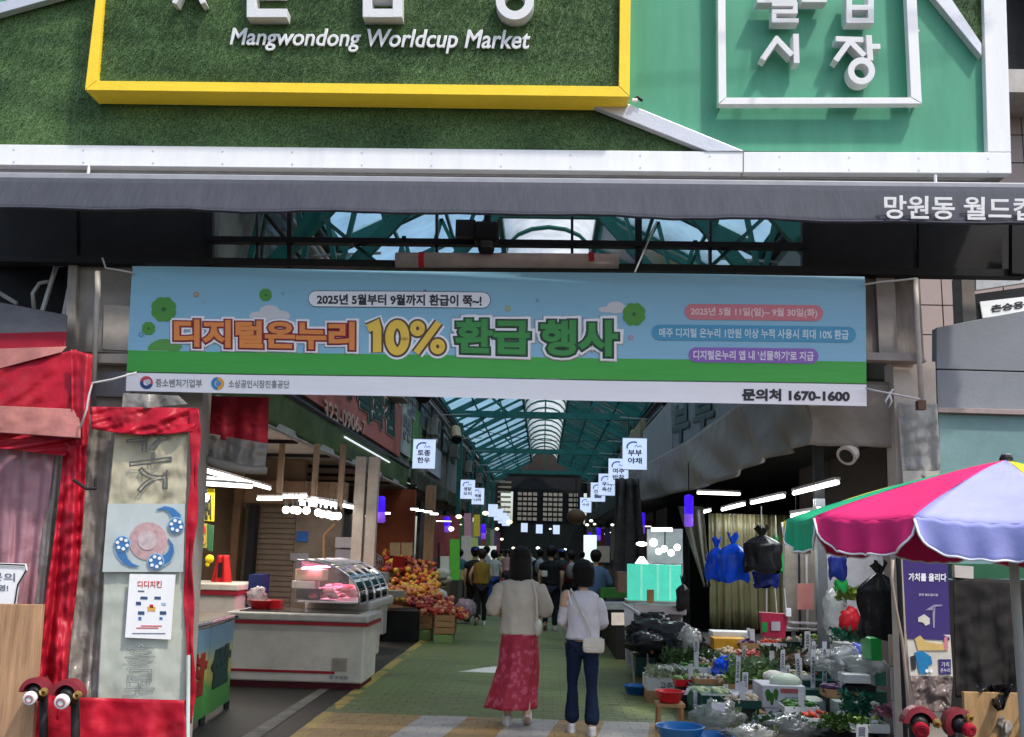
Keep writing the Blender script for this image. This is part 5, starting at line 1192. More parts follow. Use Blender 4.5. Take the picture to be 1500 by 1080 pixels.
for i in range(2):
    a, b_ = Vector((*Pn[i], 0)), Vector((*Pn[i+1], 0)); d = (b_-a).normalized()
    MB().bar(a+d*.01+Vector((0,0,.46)), b_-d*.01+Vector((0,0,.46)), .04, .78).build('front_panel', m_ps, pc0)
    nn = Vector((d.y, -d.x, 0))*.022
    for s_, f0, f1, mm in ((('찹','쌀')[i], .15, .85, m_do if i else m_do),):
        q = [a+(b_-a)*f0+nn+Vector((0,0,.3)), a+(b_-a)*f1+nn+Vector((0,0,.3)), a+(b_-a)*f1+nn+Vector((0,0,.62)), a+(b_-a)*f0+nn+Vector((0,0,.62))]
        text('lettering', s_, q, mat('deep_red_letter', (.30,.03,.02)) if i == 0 else m_do, pc0, bold=.07, depth=.004, off=.003)
aa = [Vector((*p_, .89)) for p_ in Pn]; o4 = Vector((-.9, .35, 0))
MB().prism([aa[0], aa[1], aa[2], aa[2]+o4, aa[0]+o4], (0,0,-.03), (0,0,.02)).build('counter_top', mat('laminate_top', (.30,.20,.13), rough=.3, dirt=.3), pc0)
MB().tube([p_+Vector((.01,-.01,0)) for p_ in aa], .018, 6).build('steel_edge', m_chr, pc0)
for i in range(3): MB().tube([(*Pn[i], 0), (*Pn[i], .08)], .03, 8).build('foot', m_rub, pc0)
# fruit stall
fs = thing('fruit_stand', (-3.0, 18.5, 0), 'stepped dark fruit stand skirted in black in front of the fruit stall', 'stand')
FX0, FX1 = U(563,900,17).x, U(612,900,17).x
MB().b2((FX0, 17.0, 0), (FX1, 18.6, .52)).build('black_skirt', m_black, fs)
for k in range(4): MB().add([(-3.5, 17.2+k*.9, .55+k*.16), (-2.25, 17.2+k*.9, .45+k*.1), (-2.25, 18.1+k*.9, .5+k*.1), (-3.5, 18.1+k*.9, .62+k*.16)], [(0,1,2,3)]).build('shelf', m_brown, fs, solid=.03)
T_(MB().b2((U(566,845,16.8).x, 16.8, .75), (U(590,845,16.8).x, 17.2, .86)).build('grey_tray', mat('grey_tray', (.3,.29,.27))), 'grey metal tray at the left end of the fruit stand', 'tray')
# fruit: every visible fruit a thing of its own (nearest 300), the rest as one heap
fruit_m = {'orange': mat('orange_peel', (.60,.22,.03), rough=.5, bump=.3, bs=200, vs=20), 'apple': mat('apple_skin', (.34,.035,.025), rough=.4, var=.4, vs=14), 'peach': mat('peach_skin', (.55,.22,.12), rough=.5, var=.3, vs=14), 'melon': mat('melon_skin', (.52,.35,.06), rough=.4, var=.2, vs=10), 'plum': mat('plum_skin', (.22,.04,.06), rough=.35, var=.3)}
fruit_me = {k: MB().ball((0,0,0), 1, 10, 7).mesh(k, v, True) for k, v in fruit_m.items()}
WH = ['']; nf_ = [0]; heapv = {k: MB() for k in fruit_m}
lbl = {'orange': 'orange', 'apple': 'red apple', 'peach': 'pale orange peach', 'melon': 'small yellow melon', 'plum': 'dark red plum'}
def fruit(kind, p, r):
    if nf_[0] < 290:
        o = bpy.data.objects.new(kind, fruit_me[kind]); C.objects.link(o); o.location = p; o.scale = (r, r, r*random.uniform(.85,1)); o.rotation_euler = (random.random()*3, random.random()*3, 0)
        tag(o, lbl[kind]+' in the heap '+WH[0], 'fruit', {'peach':'peache'}.get(kind, kind)+'s in the heap '+WH[0]); nf_[0] += 1
    else: heapv[kind].ball(p, r, 7, 5)
# crates at the lane edge, sloping heap
m_crw = mat('wooden_crate', (.36,.20,.09), rough=.75, var=.3, vs=6, dirt=.2)
def crate(lab, x0, x1, y0, y1, z0, z1, m=m_crw, grp='wooden fruit crates', slats=3, name='fruit_crate', cat='crate'):
    t_ = thing(name, ((x0+x1)/2, (y0+y1)/2, z0), lab, cat, grp); h = (z1-z0)/slats
    for k in range(slats):
        a_, b_ = z0+k*h+.012, z0+(k+1)*h-.004
        MB().b2((x0, y0, a_), (x1, y0+.015, b_)).build('slat', m, t_); MB().b2((x0, y1-.015, a_), (x1, y1, b_)).build('slat', m, t_)
        MB().b2((x0, y0+.016, a_), (x0+.015, y1-.016, b_)).build('slat', m, t_); MB().b2((x1-.015, y0+.016, a_), (x1, y1-.016, b_)).build('slat', m, t_)
    MB().b2((x0+.016, y0+.016, z0), (x1-.016, y1-.016, z0+.015)).build('base', m, t_)
    for xx in (x0+.03, x1-.03): MB().b2((xx-.015, y0-.012, z0), (xx+.015, y0-.001, z1)).build('corner_post', m, t_)
    return t_
def at(px, Y): return U(px, 900, Y).x
crate('wooden fruit crate on a green box, left of the pair at the lane edge', at(612,17.3), at(634,17.3), 17.3, 17.8, .2, .5)
crate('wooden fruit crate on a green box, right of the pair at the lane edge', at(637,17.0), at(666,17.0), 17.0, 17.5, .15, .47)
for i, (a, b_) in enumerate(((611,632),(637,664))):
    T_(MB().b2((at(a,17.3-.3*i), 17.3-.3*i, 0), (at(b_,17.3-.3*i), 17.8-.3*i, .19-.05*i)).build('green_box', mat('pale_green_box', (.20,.30,.10), dirt=.3)), '%s pale green box under the wooden fruit crates' % ['left','right'][i], 'box', 'green boxes under the fruit crates')
def heap(px0, px1, Y0, Y1, z0, z1, kinds, n, r, where='on the fruit stand'):
    WH[0] = where
    for _ in range(n):
        v = random.random(); Y = Y0+(Y1-Y0)*v; x = U(px0+(px1-px0)*random.random(), 860, Y).x
        fruit(random.choice(kinds), (x, Y, z0+(z1-z0)*v+random.random()*.07), r*random.uniform(.85,1.15))
heap(613,666,17.05,17.7,.47,.56,['apple','peach','apple'],60,.045,'on the two wooden crates')
heap(668,686,17.1,17.6,.42,.50,['orange','peach','apple'],26,.045,'above the pink tub')
heap(596,664,17.8,18.6,.56,.68,['apple','plum','peach'],70,.042,'just behind the wooden crates')
heap(588,650,18.6,19.6,.66,.84,['peach','orange','melon'],70,.048,'in the middle of the fruit slope')
heap(575,640,19.6,20.6,.84,1.05,['orange','melon','apple'],70,.05,'high on the fruit slope')
heap(566,600,17.3,18.3,.62,.85,['melon','peach','orange'],45,.05,'on the black skirted stand')
heap(566,636,20.6,21.8,1.05,1.3,['apple','orange','peach','plum'],110,.05)
heap(560,600,20.2,21.8,1.1,1.5,['orange','melon','apple','plum'],90,.055)
for k, b in heapv.items():
    if b.v: tag(b.build('fruit_heap', fruit_m[k], smooth=True, fix=False), 'heap of %ss deeper in the fruit stall' % {'peach':'peache'}.get(k, k), 'fruit heap', kind='stuff')
T_(MB().b2((-3.9, 22.0, 0), (-2.95, 22.25, 2.9)).build('fruit_back_board', mat('red_brown_board', (.22,.05,.02))), 'reddish back board behind the fruit display', 'board')
T_(MB().b2((U(622,760,21.5).x, 21.5, 0), (U(636,760,21.5).x, 21.7, 2.98)).build('timber_pillar', mat('timber_tan', (.30,.19,.11), var=.3, stretch=(4,4,.6))), 'tan timber pillar at the far end of the fruit stall', 'pillar')
for i, (x0, x1, y0, y1) in enumerate(((571,586,795,814),(588,604,795,814))):
    T_(slab('cardboard_sign', [(x0,y0),(x0,y1),(x1,y1),(x1,y0)], mat('tan_card', (.55,.36,.20)), 17.0, 17.03, None), '%s of two blank cardboard signs over the fruit' % ['left','right'][i], 'card', 'cardboard signs over the fruit')
T_(slab('red_sign', [(576,815),(574,832),(592,832),(592,815)], mat('bright_red_cloth', (.5,.02,.02)), 17.1, 17.13, None), 'small red sign below the two cardboard signs', 'sign')
for i, (x, y) in enumerate(((566,752),(607,746),(615,748),(627,750),(636,753))):
    b_ = T_(MB().box(U(x, y, 20), (.16,.05,.035)).build('downlight', m_bulb), 'small flat white lamp over the fruit, %s from the left' % ['first','second','third','fourth','fifth'][i], 'lamp', 'flat lamps over the fruit stall')
fan = thing('box_fan', tuple(U(549,840,16)), 'grey round fan with wire guard between the posts and the fruit', 'fan'); p = U(549,824,16)
for r in (.14,.1,.06): MB().tube([p+Vector((r*math.cos(2*math.pi*k/20), -.03, r*math.sin(2*math.pi*k/20))) for k in range(21)], .007, 5).build('guard_ring', m_chr, fan)
for k in range(4):
    a = k*math.pi/2+.4; MB().add([p+Vector((0,0,0)), p+Vector((.12*math.cos(a), .02, .12*math.sin(a))), p+Vector((.11*math.cos(a+.7), -.01, .11*math.sin(a+.7)))], [(0,1,2)]).build('blade', m_grey, fan, solid=.004)
MB().b2((p.x-.16, 16.05, .2), (p.x+.18, 16.4, p.z-.16)).build('stand', m_grey, fan)
for i in range(3):
    p = U(510, 795+18*i, 15.0); t_ = T_(MB().box(p, (.36,.2,.16)).build('rack_box', mat('rack_box%d' % i, [(.35,.33,.36),(.28,.26,.3),(.22,.2,.24)][i])), '%s grey box on the rack left of the white posts' % ['top','middle','bottom'][i], 'box', 'boxes on the rack')
T_(MB().tube([U(474,830,14.8), U(474,785,14.8), U(490,768,14.8)], .02, 6).build('bamboo_frame', m_crw), 'light wooden bent frame beside the boxes on the rack', 'frame')
# farther left stalls: counters, boards, white sacks
def stall_block(lab, x0, x1, y0, y1, z, m, cat='counter', name='stall_counter', grp=None):
    return T_(MB().b2((x0, y0, 0), (x1, y1, z)).build(name, m, bev=.01), lab, cat, grp)
sc3 = thing('white_sack_counter', (-3.0, 24, 0), 'counter heaped with white sacks and greens beyond the timber pillar', 'counter')
MB().b2((-4.0, 22.6, 0), (-2.5, 26.5, .62)).build('table', m_brown, sc3)
for i in range(26):
    T_(crumple((-3.8+random.random()*1.2, 22.8+random.random()*3.4, .72+random.random()*.22), .22, (1,1,.6), .4, 12, 8, i*1.7).build('white_sack', mat('sack_%d' % (i % 3), [(.6,.6,.55),(.4,.42,.3),(.55,.52,.42)][i % 3], dirt=.2), smooth=True), 'bundle of white or greenish produce on the counter beyond the timber pillar', 'bundle', 'bundles on the sack counter')
T_(crumple((-2.62, 22.5, .5), .42, (1.1,.6,.5), .15, 18, 12, 3.3).build('white_sack', mat('sack_0', (.6,.6,.55)), smooth=True), 'large smooth white sack on the front of the sack counter', 'sack')
boards = [((645,815),(658,850),26,(.45,.46,.42),'pale upright panel beyond the timber pillar'),((659,790),(673,850),27,(.10,.42,.05),'bright green panel beside the pale upright panel'),((676,785),(690,850),30,(.4,.4,.38),'grey white panel beyond the green panel'),((690,788),(700,846),32,(.35,.5,.15),'lime banner beyond the grey white panel'),((701,800),(727,830),33,(.6,.65,.62),'white lit menu board beyond the lime banner'),((680,752),(690,786),31,(.4,.22,.3),'pinkish hanging banner under the far canopy'),((694,754),(703,786),31,(.5,.42,.05),'yellow hanging banner under the far canopy'),((641,795),(644,850),25.9,(.02,.02,.02),'thin black post before the pale panel')]
for (a, b_, Y, c, lab) in boards:
    T_(slab('hanging_board', [a,(a[0],b_[1]),b_,(b_[0],a[1])], mat('board_%d' % int(a[0]), c, emit=.5 if Y in (33,) else .12), Y, Y+.06, None), lab, 'board')
# ================================================================ HANGING LIT SIGNS AND LANTERNS
m_lit = mat('lit_sign_face', (.62,.72,.95), rough=.3, var=.03, bump=0, dirt=0, emit=.5, ecol=(.62,.74,1.0))
m_si = mat('sign_ink', (.03,.05,.14), emit=0); m_sb = mat('sign_blue_ink', (.12,.2,.55), emit=.1)
def lit_sign(x, z, Y, lab, words, grp, w_=.44, h_=.58):
    t_ = thing('hanging_lit_sign', (x, Y, z), lab, 'lit sign', grp)
    MB().b2((x-w_/2, Y, z-h_/2), (x+w_/2, Y+.07, z+h_/2)).build('box', m_lit, t_)
    b = MB(); 
    for (a, c) in (((x-w_/2-.012, Y-.004, z-h_/2-.012), (x+w_/2+.012, Y+.074, z-h_/2-.001)), ((x-w_/2-.012, Y-.004, z+h_/2+.001), (x+w_/2+.012, Y+.074, z+h_/2+.012))): MB().b2(a, c).build('edge_rail', m_alu, t_)
    MB().tube([(x-.12, Y+.03, z+h_/2), (x-.12, Y+.03, z+h_/2+.5)], .006, 5).build('hanger', m_dark, t_); MB().tube([(x+.12, Y+.03, z+h_/2), (x+.12, Y+.03, z+h_/2+.5)], .006, 5).build('hanger', m_dark, t_)
    if Y < 42:
        for k, wd_ in enumerate(words):
            zc = z+.015-.15*k
            text('lettering', wd_, [Vector((x-.13, Y, zc-.055)), Vector((x+.13, Y, zc-.055)), Vector((x+.13, Y, zc+.06)), Vector((x-.13, Y, zc+.06))], m_si, t_, bold=.03, depth=.003, off=.003)
        MB().tube([(x-.02+.13*math.cos(a), Y-.003, z+.13+.10*math.sin(a)) for a in [math.pi*(.35+.075*k) for k in range(11)]], .016, 4).build('arch_mark', m_sb, t_)
        MB().tube([(x+.0, Y-.003, z+.13), (x+.03, Y-.003, z+.18), (x+.06, Y-.003, z+.13)], .008, 4).build('peak_mark', m_sb, t_); MB().tube([(x+.07, Y-.003, z+.13), (x+.10, Y-.003, z+.17), (x+.13, Y-.003, z+.13)], .008, 4).build('peak_mark', m_sb, t_)
    return t_
GS = 'lit signs hanging along the left canopy'; GR = 'lit signs hanging along the right canopy'
nums = ['largest','second','third','fourth','fifth','sixth','seventh','eighth','ninth']
Ls = [((621,665),19.7,['토종','한우']),((685,717),31,['생닭','오리']),((700,727),36,['해물','나라']),((722,748),47,['분식','']),((730,754),51,['떡','']),((736,759),55,['','']),((741,763),58.5,['',''])]
for i, (p_, Y, ws_) in enumerate(Ls):
    p = U(*p_, Y); lit_sign(p.x, p.z, Y, '%s lit sign in the left row, counting from the mouth' % nums[i] if i else 'largest lit sign in the left row, beside the red shop sign', [q for q in ws_ if q], GS, .46, .6)
Rs = [((930,665),18.5,['부부','야채']),((906,691),22.5,['여주','반찬']),((889,710),27,['우리','축산']),((876,721),31,['건어','물']),((858,740),40,['수선',''])]
for i, (p_, Y, ws_) in enumerate(Rs):
    p = U(*p_, Y); lit_sign(p.x, p.z, Y, '%s lit sign in the right row, counting from the mouth' % nums[i] if i else 'largest lit sign in the right row, in front of the pale grey board', [q for q in ws_ if q], GR, .46, .6)
for i, (x, y) in enumerate(((768,773),(790,775),(815,776))):
    p = U(x, y, 56); lit_sign(p.x, p.z, 56, '%s of three small lit signs across the far end of the lane' % ['left','middle','right'][i], [], 'lit signs across the far end', .38, .5)
m_pl = mat('purple_lantern', (.07,.02,.75), rough=.5, var=0, bump=0, dirt=0, emit=.5, ecol=(.06,.01,.95)); m_pl2 = mat('purple_lantern_tip', (.22,.08,.75), emit=.4, bump=0)
def lantern(px, y0, y1, Y, lab, wpx=8):
    a = U(px, y0, Y); b_ = U(px, y1, Y); r = wpx/FPX*Y/2; t_ = thing('purple_lantern', tuple(b_), lab, 'lantern', 'purple tube lanterns')
    m_ = a*.4+b_*.6
    MB().tube([a, a-Vector((0,0,.02)), m_], [r*.5, r, r], 12).build('upper_shade', m_pl, t_, smooth=True); MB().tube([m_, b_+Vector((0,0,.02)), b_], [r*.98, r*.98, r*.6], 12).build('lower_shade', m_pl2, t_, smooth=True)
    MB().tube([a, a+Vector((0,0,.45))], .008, 5).build('cord', m_rub, t_)
for i, (x, y0, y1, Y, w1, lab) in enumerate(((558,727,766,18,13,'on the left, nearest, beside the white posts'),(655,757,780,29,9,'on the left above the pale panel'),(676,765,790,34,7,'on the left beside the pink hanging banner'),(708,768,790,36,7,'on the left beside the yellow hanging banner'),
    (1009,725,772,13.2,13,'on the right, nearest, in front of the plastic curtain'),(941,751,782,24,8,'on the right, second from the mouth'),(921,756,783,28,7,'on the right, third from the mouth'),(877,773,792,42,6,'on the far right by the lit white stall'),(864,780,796,45,5,'on the far right, smallest of the row'))):
    lantern(x, y0, y1, Y, 'glowing purple tube lantern '+lab, w1)
# far glow lamps
for i, (x, y, Y, r, c) in enumerate(((746,765,45,.16,(1,.9,.4)),(728,775,50,.12,(1,.85,.5)),(672,757,28,.10,(1,.8,.5)),(711,752,38,.14,(1,.85,.5)),(752,803,45,.09,(1,.9,.7)),(828,805,48,.08,(1,.95,.9)),(780,823,50,.09,(.2,.1,.9)),(866,763,32,.07,(1,.95,.7)),(860,769,33,.07,(1,.95,.7)),(871,768,35,.06,(1,.95,.7)),(897,769,30,.06,(1,.95,.9)),(735,790,42,.08,(1,.9,.7)),(788,803,52,.12,(1,1,1)),(660,775,29,.12,(1,1,.95)),(806,775,57,.08,(.9,.95,1)))):
    T_(MB().ball(U(x, y, Y), r*.75, 10, 7, sc=(1.2,1,.8)).build('round_lamp', lam('lamp_glow_%d' % i, c, 1.5), smooth=True), 'small glowing lamp deep in the lane, %s, %s' % ('left' if x < 760 else 'right' if x > 840 else 'middle', ['round yellow','dim amber','by the pale panel','by the yellow banner','warm low','white low','violet low','first of the string','second of the string','third of the string','by the dark canopy','between the left banners','over the crowd','flat one over the green panel','up on the far wall'][i]), 'lamp')
# dark clutter beneath the canopies deep in the lane: stall blocks each with a coloured front
def deep_stall(s, Y, i):
    x0 = s*2.35; c = [(.10,.09,.08),(.2,.17,.12),(.05,.09,.05),(.16,.05,.05),(.3,.3,.28),(.06,.06,.09)][i % 6]
    t_ = thing('market_stall', (s*3.1, Y, 0), '', 'stall', 'stalls deep in the lane')
    m = mat('stall_front_%d' % (i % 6), c, var=.3, dirt=.3)
    MB().b2((x0 if s > 0 else -3.4, Y, 0), (3.4 if s > 0 else x0, Y+2.6, .75)).build('counter', m, t_)
    for k in range(9):
        x = s*random.uniform(2.45, 3.2); y = Y+random.uniform(.1, 2.4)
        MB().box((x, y, .75+.09), (random.uniform(.2,.4), random.uniform(.2,.4), random.uniform(.1,.3)), rz=random.random()).build('goods', mat('goods_%d' % random.randint(0, 9), [(.5,.1,.08),(.5,.4,.1),(.12,.3,.08),(.5,.5,.46),(.1,.15,.4),(.45,.25,.1),(.3,.3,.3),(.6,.55,.45),(.3,.05,.2),(.08,.08,.08)][random.randint(0, 9)], dirt=.2), t_)
    MB().b2((s*3.5, Y, 0), (s*3.6, Y+2.6, 2.9)).build('back_panel', mat('stall_back_%d' % (i % 3), [(.08,.07,.06),(.14,.10,.07),(.05,.06,.07)][i % 3], var=.4, dirt=.3), t_)
    MB().b2((s*2.9-.22, Y+.6, 2.35), (s*2.9+.22, Y+.64, 2.375)).build('lamp', lam('deep_tube', (1,.95,.9), 1.6), t_)
    MB().b2((s*3.0-.4, Y+2.62, 1.3), (s*3.0+.4, Y+2.66, 2.6)).build('side_banner', mat('side_banner_%d' % (i % 4), [(.4,.1,.1),(.1,.25,.1),(.45,.42,.3),(.15,.12,.3)][i % 4]), t_)
    t_['label'] = '%s stall %s on the %s of the lane' % (['grey brown','tan','dark green','dark red','pale grey','slate'][i % 6], ['past the fruit and vegetables','in the second bay','before mid lane','at mid lane','past mid lane','well past mid lane','near the far end','second from the far end','at the far end'][i], 'left' if s < 0 else 'right')
for i in range(9):
    Y = 27.5+i*3.6
    deep_stall(-1, Y, i); deep_stall(1, Y, i)
# ================================================================ RIGHT STALLS
# tube lamps
GT = 'tube lamps of the right stall'
tube_lamp('brightest tube lamp on the right, nearest the parasol', U(1163,723,11.4), U(1227,707,9.8), GT)
tube_lamp('second tube lamp on the right, left of the brightest', U(1101,737,13.8), U(1148,727,11.9), GT)
tube_lamp('third tube lamp on the right, before the plastic curtain', U(1058,747,16.2), U(1090,739,14.2), GT)
tube_lamp('fourth tube lamp on the right, farthest by the purple lantern', U(1018,754,18.6), U(1040,748,16.8), GT)
tube_lamp('dim tube lamp crossing above the second one', U(1022,722,15.5), U(1084,724,15.0), GT)
tube_lamp('short tube lamp half hidden behind the green parasol panel', U(1160,757,9.6), U(1200,751,9.3), GT)
# green-yellow plastic strip curtain
m_cur = translucent('olive_curtain', (.30,.28,.15), clear=.1, rough=.3, wrinkle=.3, ws=6)
def curtain(x0, x1, y0, y1, Y, m, nf, lab, amp=.05, name='strip_curtain', nu=120):
    a, b_ = U(x0, y0, Y), U(x1, y1, Y)
    return T_(MB().grid(lambda u, v: (a.x+(b_.x-a.x)*u+.02*math.sin(u*nf*3.3)*v, Y+amp*math.sin(u*nf*6.28+.6*math.sin(u*9))*(.4+.6*v)+.015*math.sin(u*nf*17), a.z+(b_.z-a.z)*v), nu, 6).build(name, m, smooth=True, solid=.002, fix=False), lab, 'curtain')
curtain(1038,1196,752,925,14.6,m_cur,9,'olive clear plastic strip curtain hanging behind the shopping bags')
tc_ = T_(MB().grid(lambda u, v: U(993+(1030-993)*u*(1-v)+v*(38+10*u)+0*v, 742+118*v, 14.0+.08*math.sin(u*15+v*2)), 20, 20).build('tied_curtain', translucent('grey_sheer', (.34,.33,.28), clear=.2, wrinkle=.5, ws=5), smooth=True, solid=.003, fix=False), 'grey sheer curtain tied back beside the purple lantern', 'curtain')
cp = T_(MB().box((U(1202,800,10.6).x, 10.6, 1.45), (.10,.10,2.9)).build('stall_post', mat('slate_post', (.10,.11,.12), rough=.4)), 'slate grey stall post right of the hanging bags', 'post')
T_(slab('white_sheet', [(1207,772),(1214,930),(1300,930),(1290,770)], mat('off_white_sheet', (.40,.39,.42), rough=.6, var=.2, dirt=.3), 10.9, 10.95, None), 'off-white sheet wall behind the black garbage bag', 'sheet')
T_(slab('panel_wall', [(1150,790),(1150,925),(1196,925),(1194,790)], mat('dull_tile_wall', (.21,.19,.16), var=.3), 11.6, 11.7, None), 'dull beige wall panel between the curtain and the slate post', 'wall')
for i, (x, y, Y) in enumerate(((1170,830,11.5),(1181,830,11.5))):
    T_(MB().tube([U(x,790,Y), U(x+2,925,Y)], .014, 6).build('wall_pipe', m_grey if i else m_dark), '%s thin pipe on the dull wall panel' % ['dark left','pale right'][i], 'pipe', 'pipes on the dull wall')
# scale with pinkish board
scl = thing('hanging_scale', tuple(U(1182,920,11.2)), 'platform scale with an upright pink board behind the vegetable trays', 'scale')
slab('back_board', [(1168,855),(1168,893),(1192,893),(1192,855)], mat('pink_board', (.38,.16,.14)), 11.2, 11.23, scl); MB().b2(tuple(U(1156,922,10.9)), tuple(U(1204,918,11.3))).build('platform', m_chr, scl); MB().b2(tuple(U(1160,914,11.0)), tuple(U(1200,911,11.3))).build('upper_plate', m_chr, scl)
MB().tube([U(1180,920,11.1), U(1180,960,11.1)], .04, 8).build('column', m_dark, scl)
area('tank_lamp_light', tuple(U(975,812,13.3)), .5, .3, 12, (.95,1,1), (R_(-25),0,0))
# hanging shopping bags
def hang_bag(lab, px, y0, y1, wpx, Y, m, tie=True, seed=0, grp='plastic bags hanging over the vegetables', flat=.5):
    t_ = thing('hanging_bag_bundle', tuple(U(px, y1, Y)), lab, 'plastic bag', grp)
    top = U(px, y0, Y); bot = U(px, y1, Y); w1 = wpx/FPX*Y/2; H = top.z-bot.z
    def fn(u, v):
        a = 2*math.pi*u; rr = w1*(.12+.88*min(1, (v*4.2)**.8))*(1 if v < .93 else .92); 
        n_ = NO.noise(Vector((math.cos(a)*2+seed, math.sin(a)*2, v*2.2+seed)))*.35+.2*NO.noise(Vector((math.cos(a)*7+seed, math.sin(a)*7, v*3)))
        rr *= 1+n_*.7
        return Vector((px_*0+top.x+rr*math.cos(a), Y+rr*flat*math.sin(a), top.z-H*v+.02*math.sin(a*3+seed)*v))
    px_ = px
    MB().grid(fn, 36, 20).build('bag', m, t_, smooth=True, fix=False)
    def gathers(u, v):
        a = 2*math.pi*u; rr = w1*(.12+.22*v)*(1+.3*math.sin(a*5)); return Vector((top.x+rr*math.cos(a), Y+rr*.6*math.sin(a), top.z+.09*v*(1+.3*math.sin(a*3+seed))))
    MB().grid(gathers, 24, 3).build('gathered_neck', m, t_, fix=False)
    MB().tube([top, top+Vector((0,0,.3))], .006, 5).build('string', m_rope, t_)
    return t_
m_bblu = mat('cobalt_poly', (.008,.09,.75), rough=.2, bump=.6, bs=10, var=.35, dirt=0); m_bgrn = mat('green_poly', (.02,.28,.06), rough=.25, bump=.5, bs=10)
m_bnav = mat('navy_poly', (.01,.02,.14), rough=.3)
hang_bag('leftmost cobalt blue bag bundle hanging before the strip curtain', 1050, 802, 850, 32, 10.6, m_bblu, seed=1)
hang_bag('larger cobalt blue bag bundle hanging beside the leftmost one', 1074, 796, 852, 42, 10.4, m_bblu, seed=5)
hang_bag('big black bag bundle hanging right of the cobalt bags', 1116, 784, 838, 54, 10.2, m_bpoly, seed=9)
hang_bag('green bag bundle hanging just right of the black bundle', 1137, 797, 838, 18, 10.5, m_bgrn, seed=3)
hang_bag('pale blue and black low bag bundle under the black bundle', 1122, 832, 860, 36, 10.4, m_bnav, seed=6)
hang_bag('blue and green bags hanging below the pink parasol panel', 1226, 808, 848, 24, 9.8, m_bnav, seed=8)
hang_bag('small green bag hanging under the navy bags by the white sheet', 1232, 845, 866, 18, 9.8, m_bgrn, seed=2)
hang_bag('small black bag hanging beside the lit turquoise tank', 1000, 856, 894, 18, 12.6, m_bpoly, seed=12)
hang_bag('tall black garbage bag hanging against the right pillar', 1288, 840, 935, 62, 8.6, m_bpoly, seed=15, flat=.35)
# red bag hanging on strings
rb = thing('red_shopping_bag', tuple(U(1134,933,10.2)), 'red shopping bag with a white square mark hanging on three strings', 'shopping bag')
slab('bag', [(1114,897),(1118,933),(1150,935),(1155,900)], mat('red_bag_poly', (.42,.03,.07), rough=.35), 10.2, 10.3, rb)
slab('white_mark', [(1130,911),(1130,924),(1143,924),(1143,911)], mat('qr_grey', (.45,.42,.45)), 10.18, 10.195, rb); slab('green_mark', [(1116,912),(1117,926),(1124,926),(1124,912)], m_bgrn, 10.18, 10.195, rb)
for x in (1123,1138,1152): MB().tube([U(x-3 if x > 1125 else x,862,10.25), U(x,898,10.25)], .006, 5).build('string', m_rope, rb)
T_(MB().b2(tuple(U(1152,903,10.15)), tuple(U(1157,891,10.2))).build('price_tag', m_white), 'small white tag at the right corner of the red shopping bag', 'tag')
# turquoise lit tank
tq = thing('turquoise_display', (U(958,880,13).x, 13, .0), 'glowing turquoise backlit display cabinet on the right edge of the lane', 'display cabinet')
slab('lit_panel', [(919,826),(919,880),(1000,882),(998,828)], mat('turquoise_lit', (.06,.50,.36), rough=.25, var=.3, vs=5, bump=0, dirt=.2, emit=.38, ecol=(.10,.75,.55)), 13, 13.05, tq)
for x in (938,962,980): slab('highlight_strip', [(x,828),(x,879),(x+3,879),(x+3,828)], mat('turquoise_light', (.25,.7,.55), emit=.35), 12.99, 12.999, tq)
slab('cabinet', [(921,880),(923,975),(1000,975),(1000,882)], mat('grey_white_cab', (.35,.34,.33), dirt=.3), 12.9, 13.6, tq)
slab('steel_ledge', [(930,884),(925,898),(1006,902),(1006,888)], m_chr, 12.7, 12.89, tq, .01)
slab('card', [(948,864),(948,884),(958,884),(958,864)], m_crw, 12.6, 12.65, tq)
hz_ = thing('pendant_lamp', tuple(U(968,760,14)), 'white pendant fitting with four bare bulbs over the turquoise cabinet', 'lamp')
MB().tube([U(954,776,14), U(985,776,14)], .03, 8).build('shade', lam('soft_white', (1,1,1), 1.1), hz_, smooth=True); MB().tube([U(974,778,14), U(974,800,14)], .01, 5).build('stem', m_dark, hz_)
for (x, y) in ((965,808),(973,804),(983,810),(992,802)): MB().ball(U(x,y,13.6), .045, 10, 8).build('bulb', m_bulb, hz_, smooth=True)
T_(MB().ball(U(957,795,14.4), .06, 10, 8).build('bulb', m_bulb, smooth=True), 'round bulb left of the pendant above the turquoise cabinet', 'bulb')
T_(MB().lathe([(0,.1),(.03,.1),(.10,0),(.09,0)], U(940,826,14), 14).build('cone_lamp', lam('soft_white', (1,1,1), 1.1)), 'white cone lamp glowing over the left corner of the turquoise cabinet', 'lamp')
T_(MB().ball(U(940,797,15.5), .05, 10, 8, sc=(1.8,1,.7)).build('flat_lamp', m_bulb, smooth=True), 'flat white lamp between the cone lamp and the purple lantern', 'lamp')
slabs = [((948,775),(1000,826),14.6,(.50,.54,.58),.0,'pale blue grey wall behind the pendant bulbs','wall'),((905,838),(918,868),15,(.20,.10,.08),0,'stack of printed cartons left of the turquoise cabinet','cartons'),((855,784),(874,824),38,(.6,.75,.7),.9,'bright white lit stall front deep on the right','lit board'),((874,800),(893,824),36,(.4,.36,.3),.1,'pale notice board deep on the right','board'),((880,862),(918,876),17,(.05,.24,.04),0,'green artificial grass covered counter on the right','counter'),((880,884),(918,893),15.4,(.5,.5,.5),0,'long white box on the right counter','box'),((896,898),(916,916),14.6,(.6,.5,.42),.3,'pale lit package under the long white box','package')]
for (a, b_, Y, c, e, lab, cat) in slabs:
    T_(slab(cat.replace(' ', '_'), [a,(a[0],b_[1]),b_,(b_[0],a[1])], mat('slab_%d' % int(a[0]*7+a[1]), c, emit=e, var=.3), Y, Y+(.5 if cat in ('counter','cartons','box') else .06), None), lab, cat)
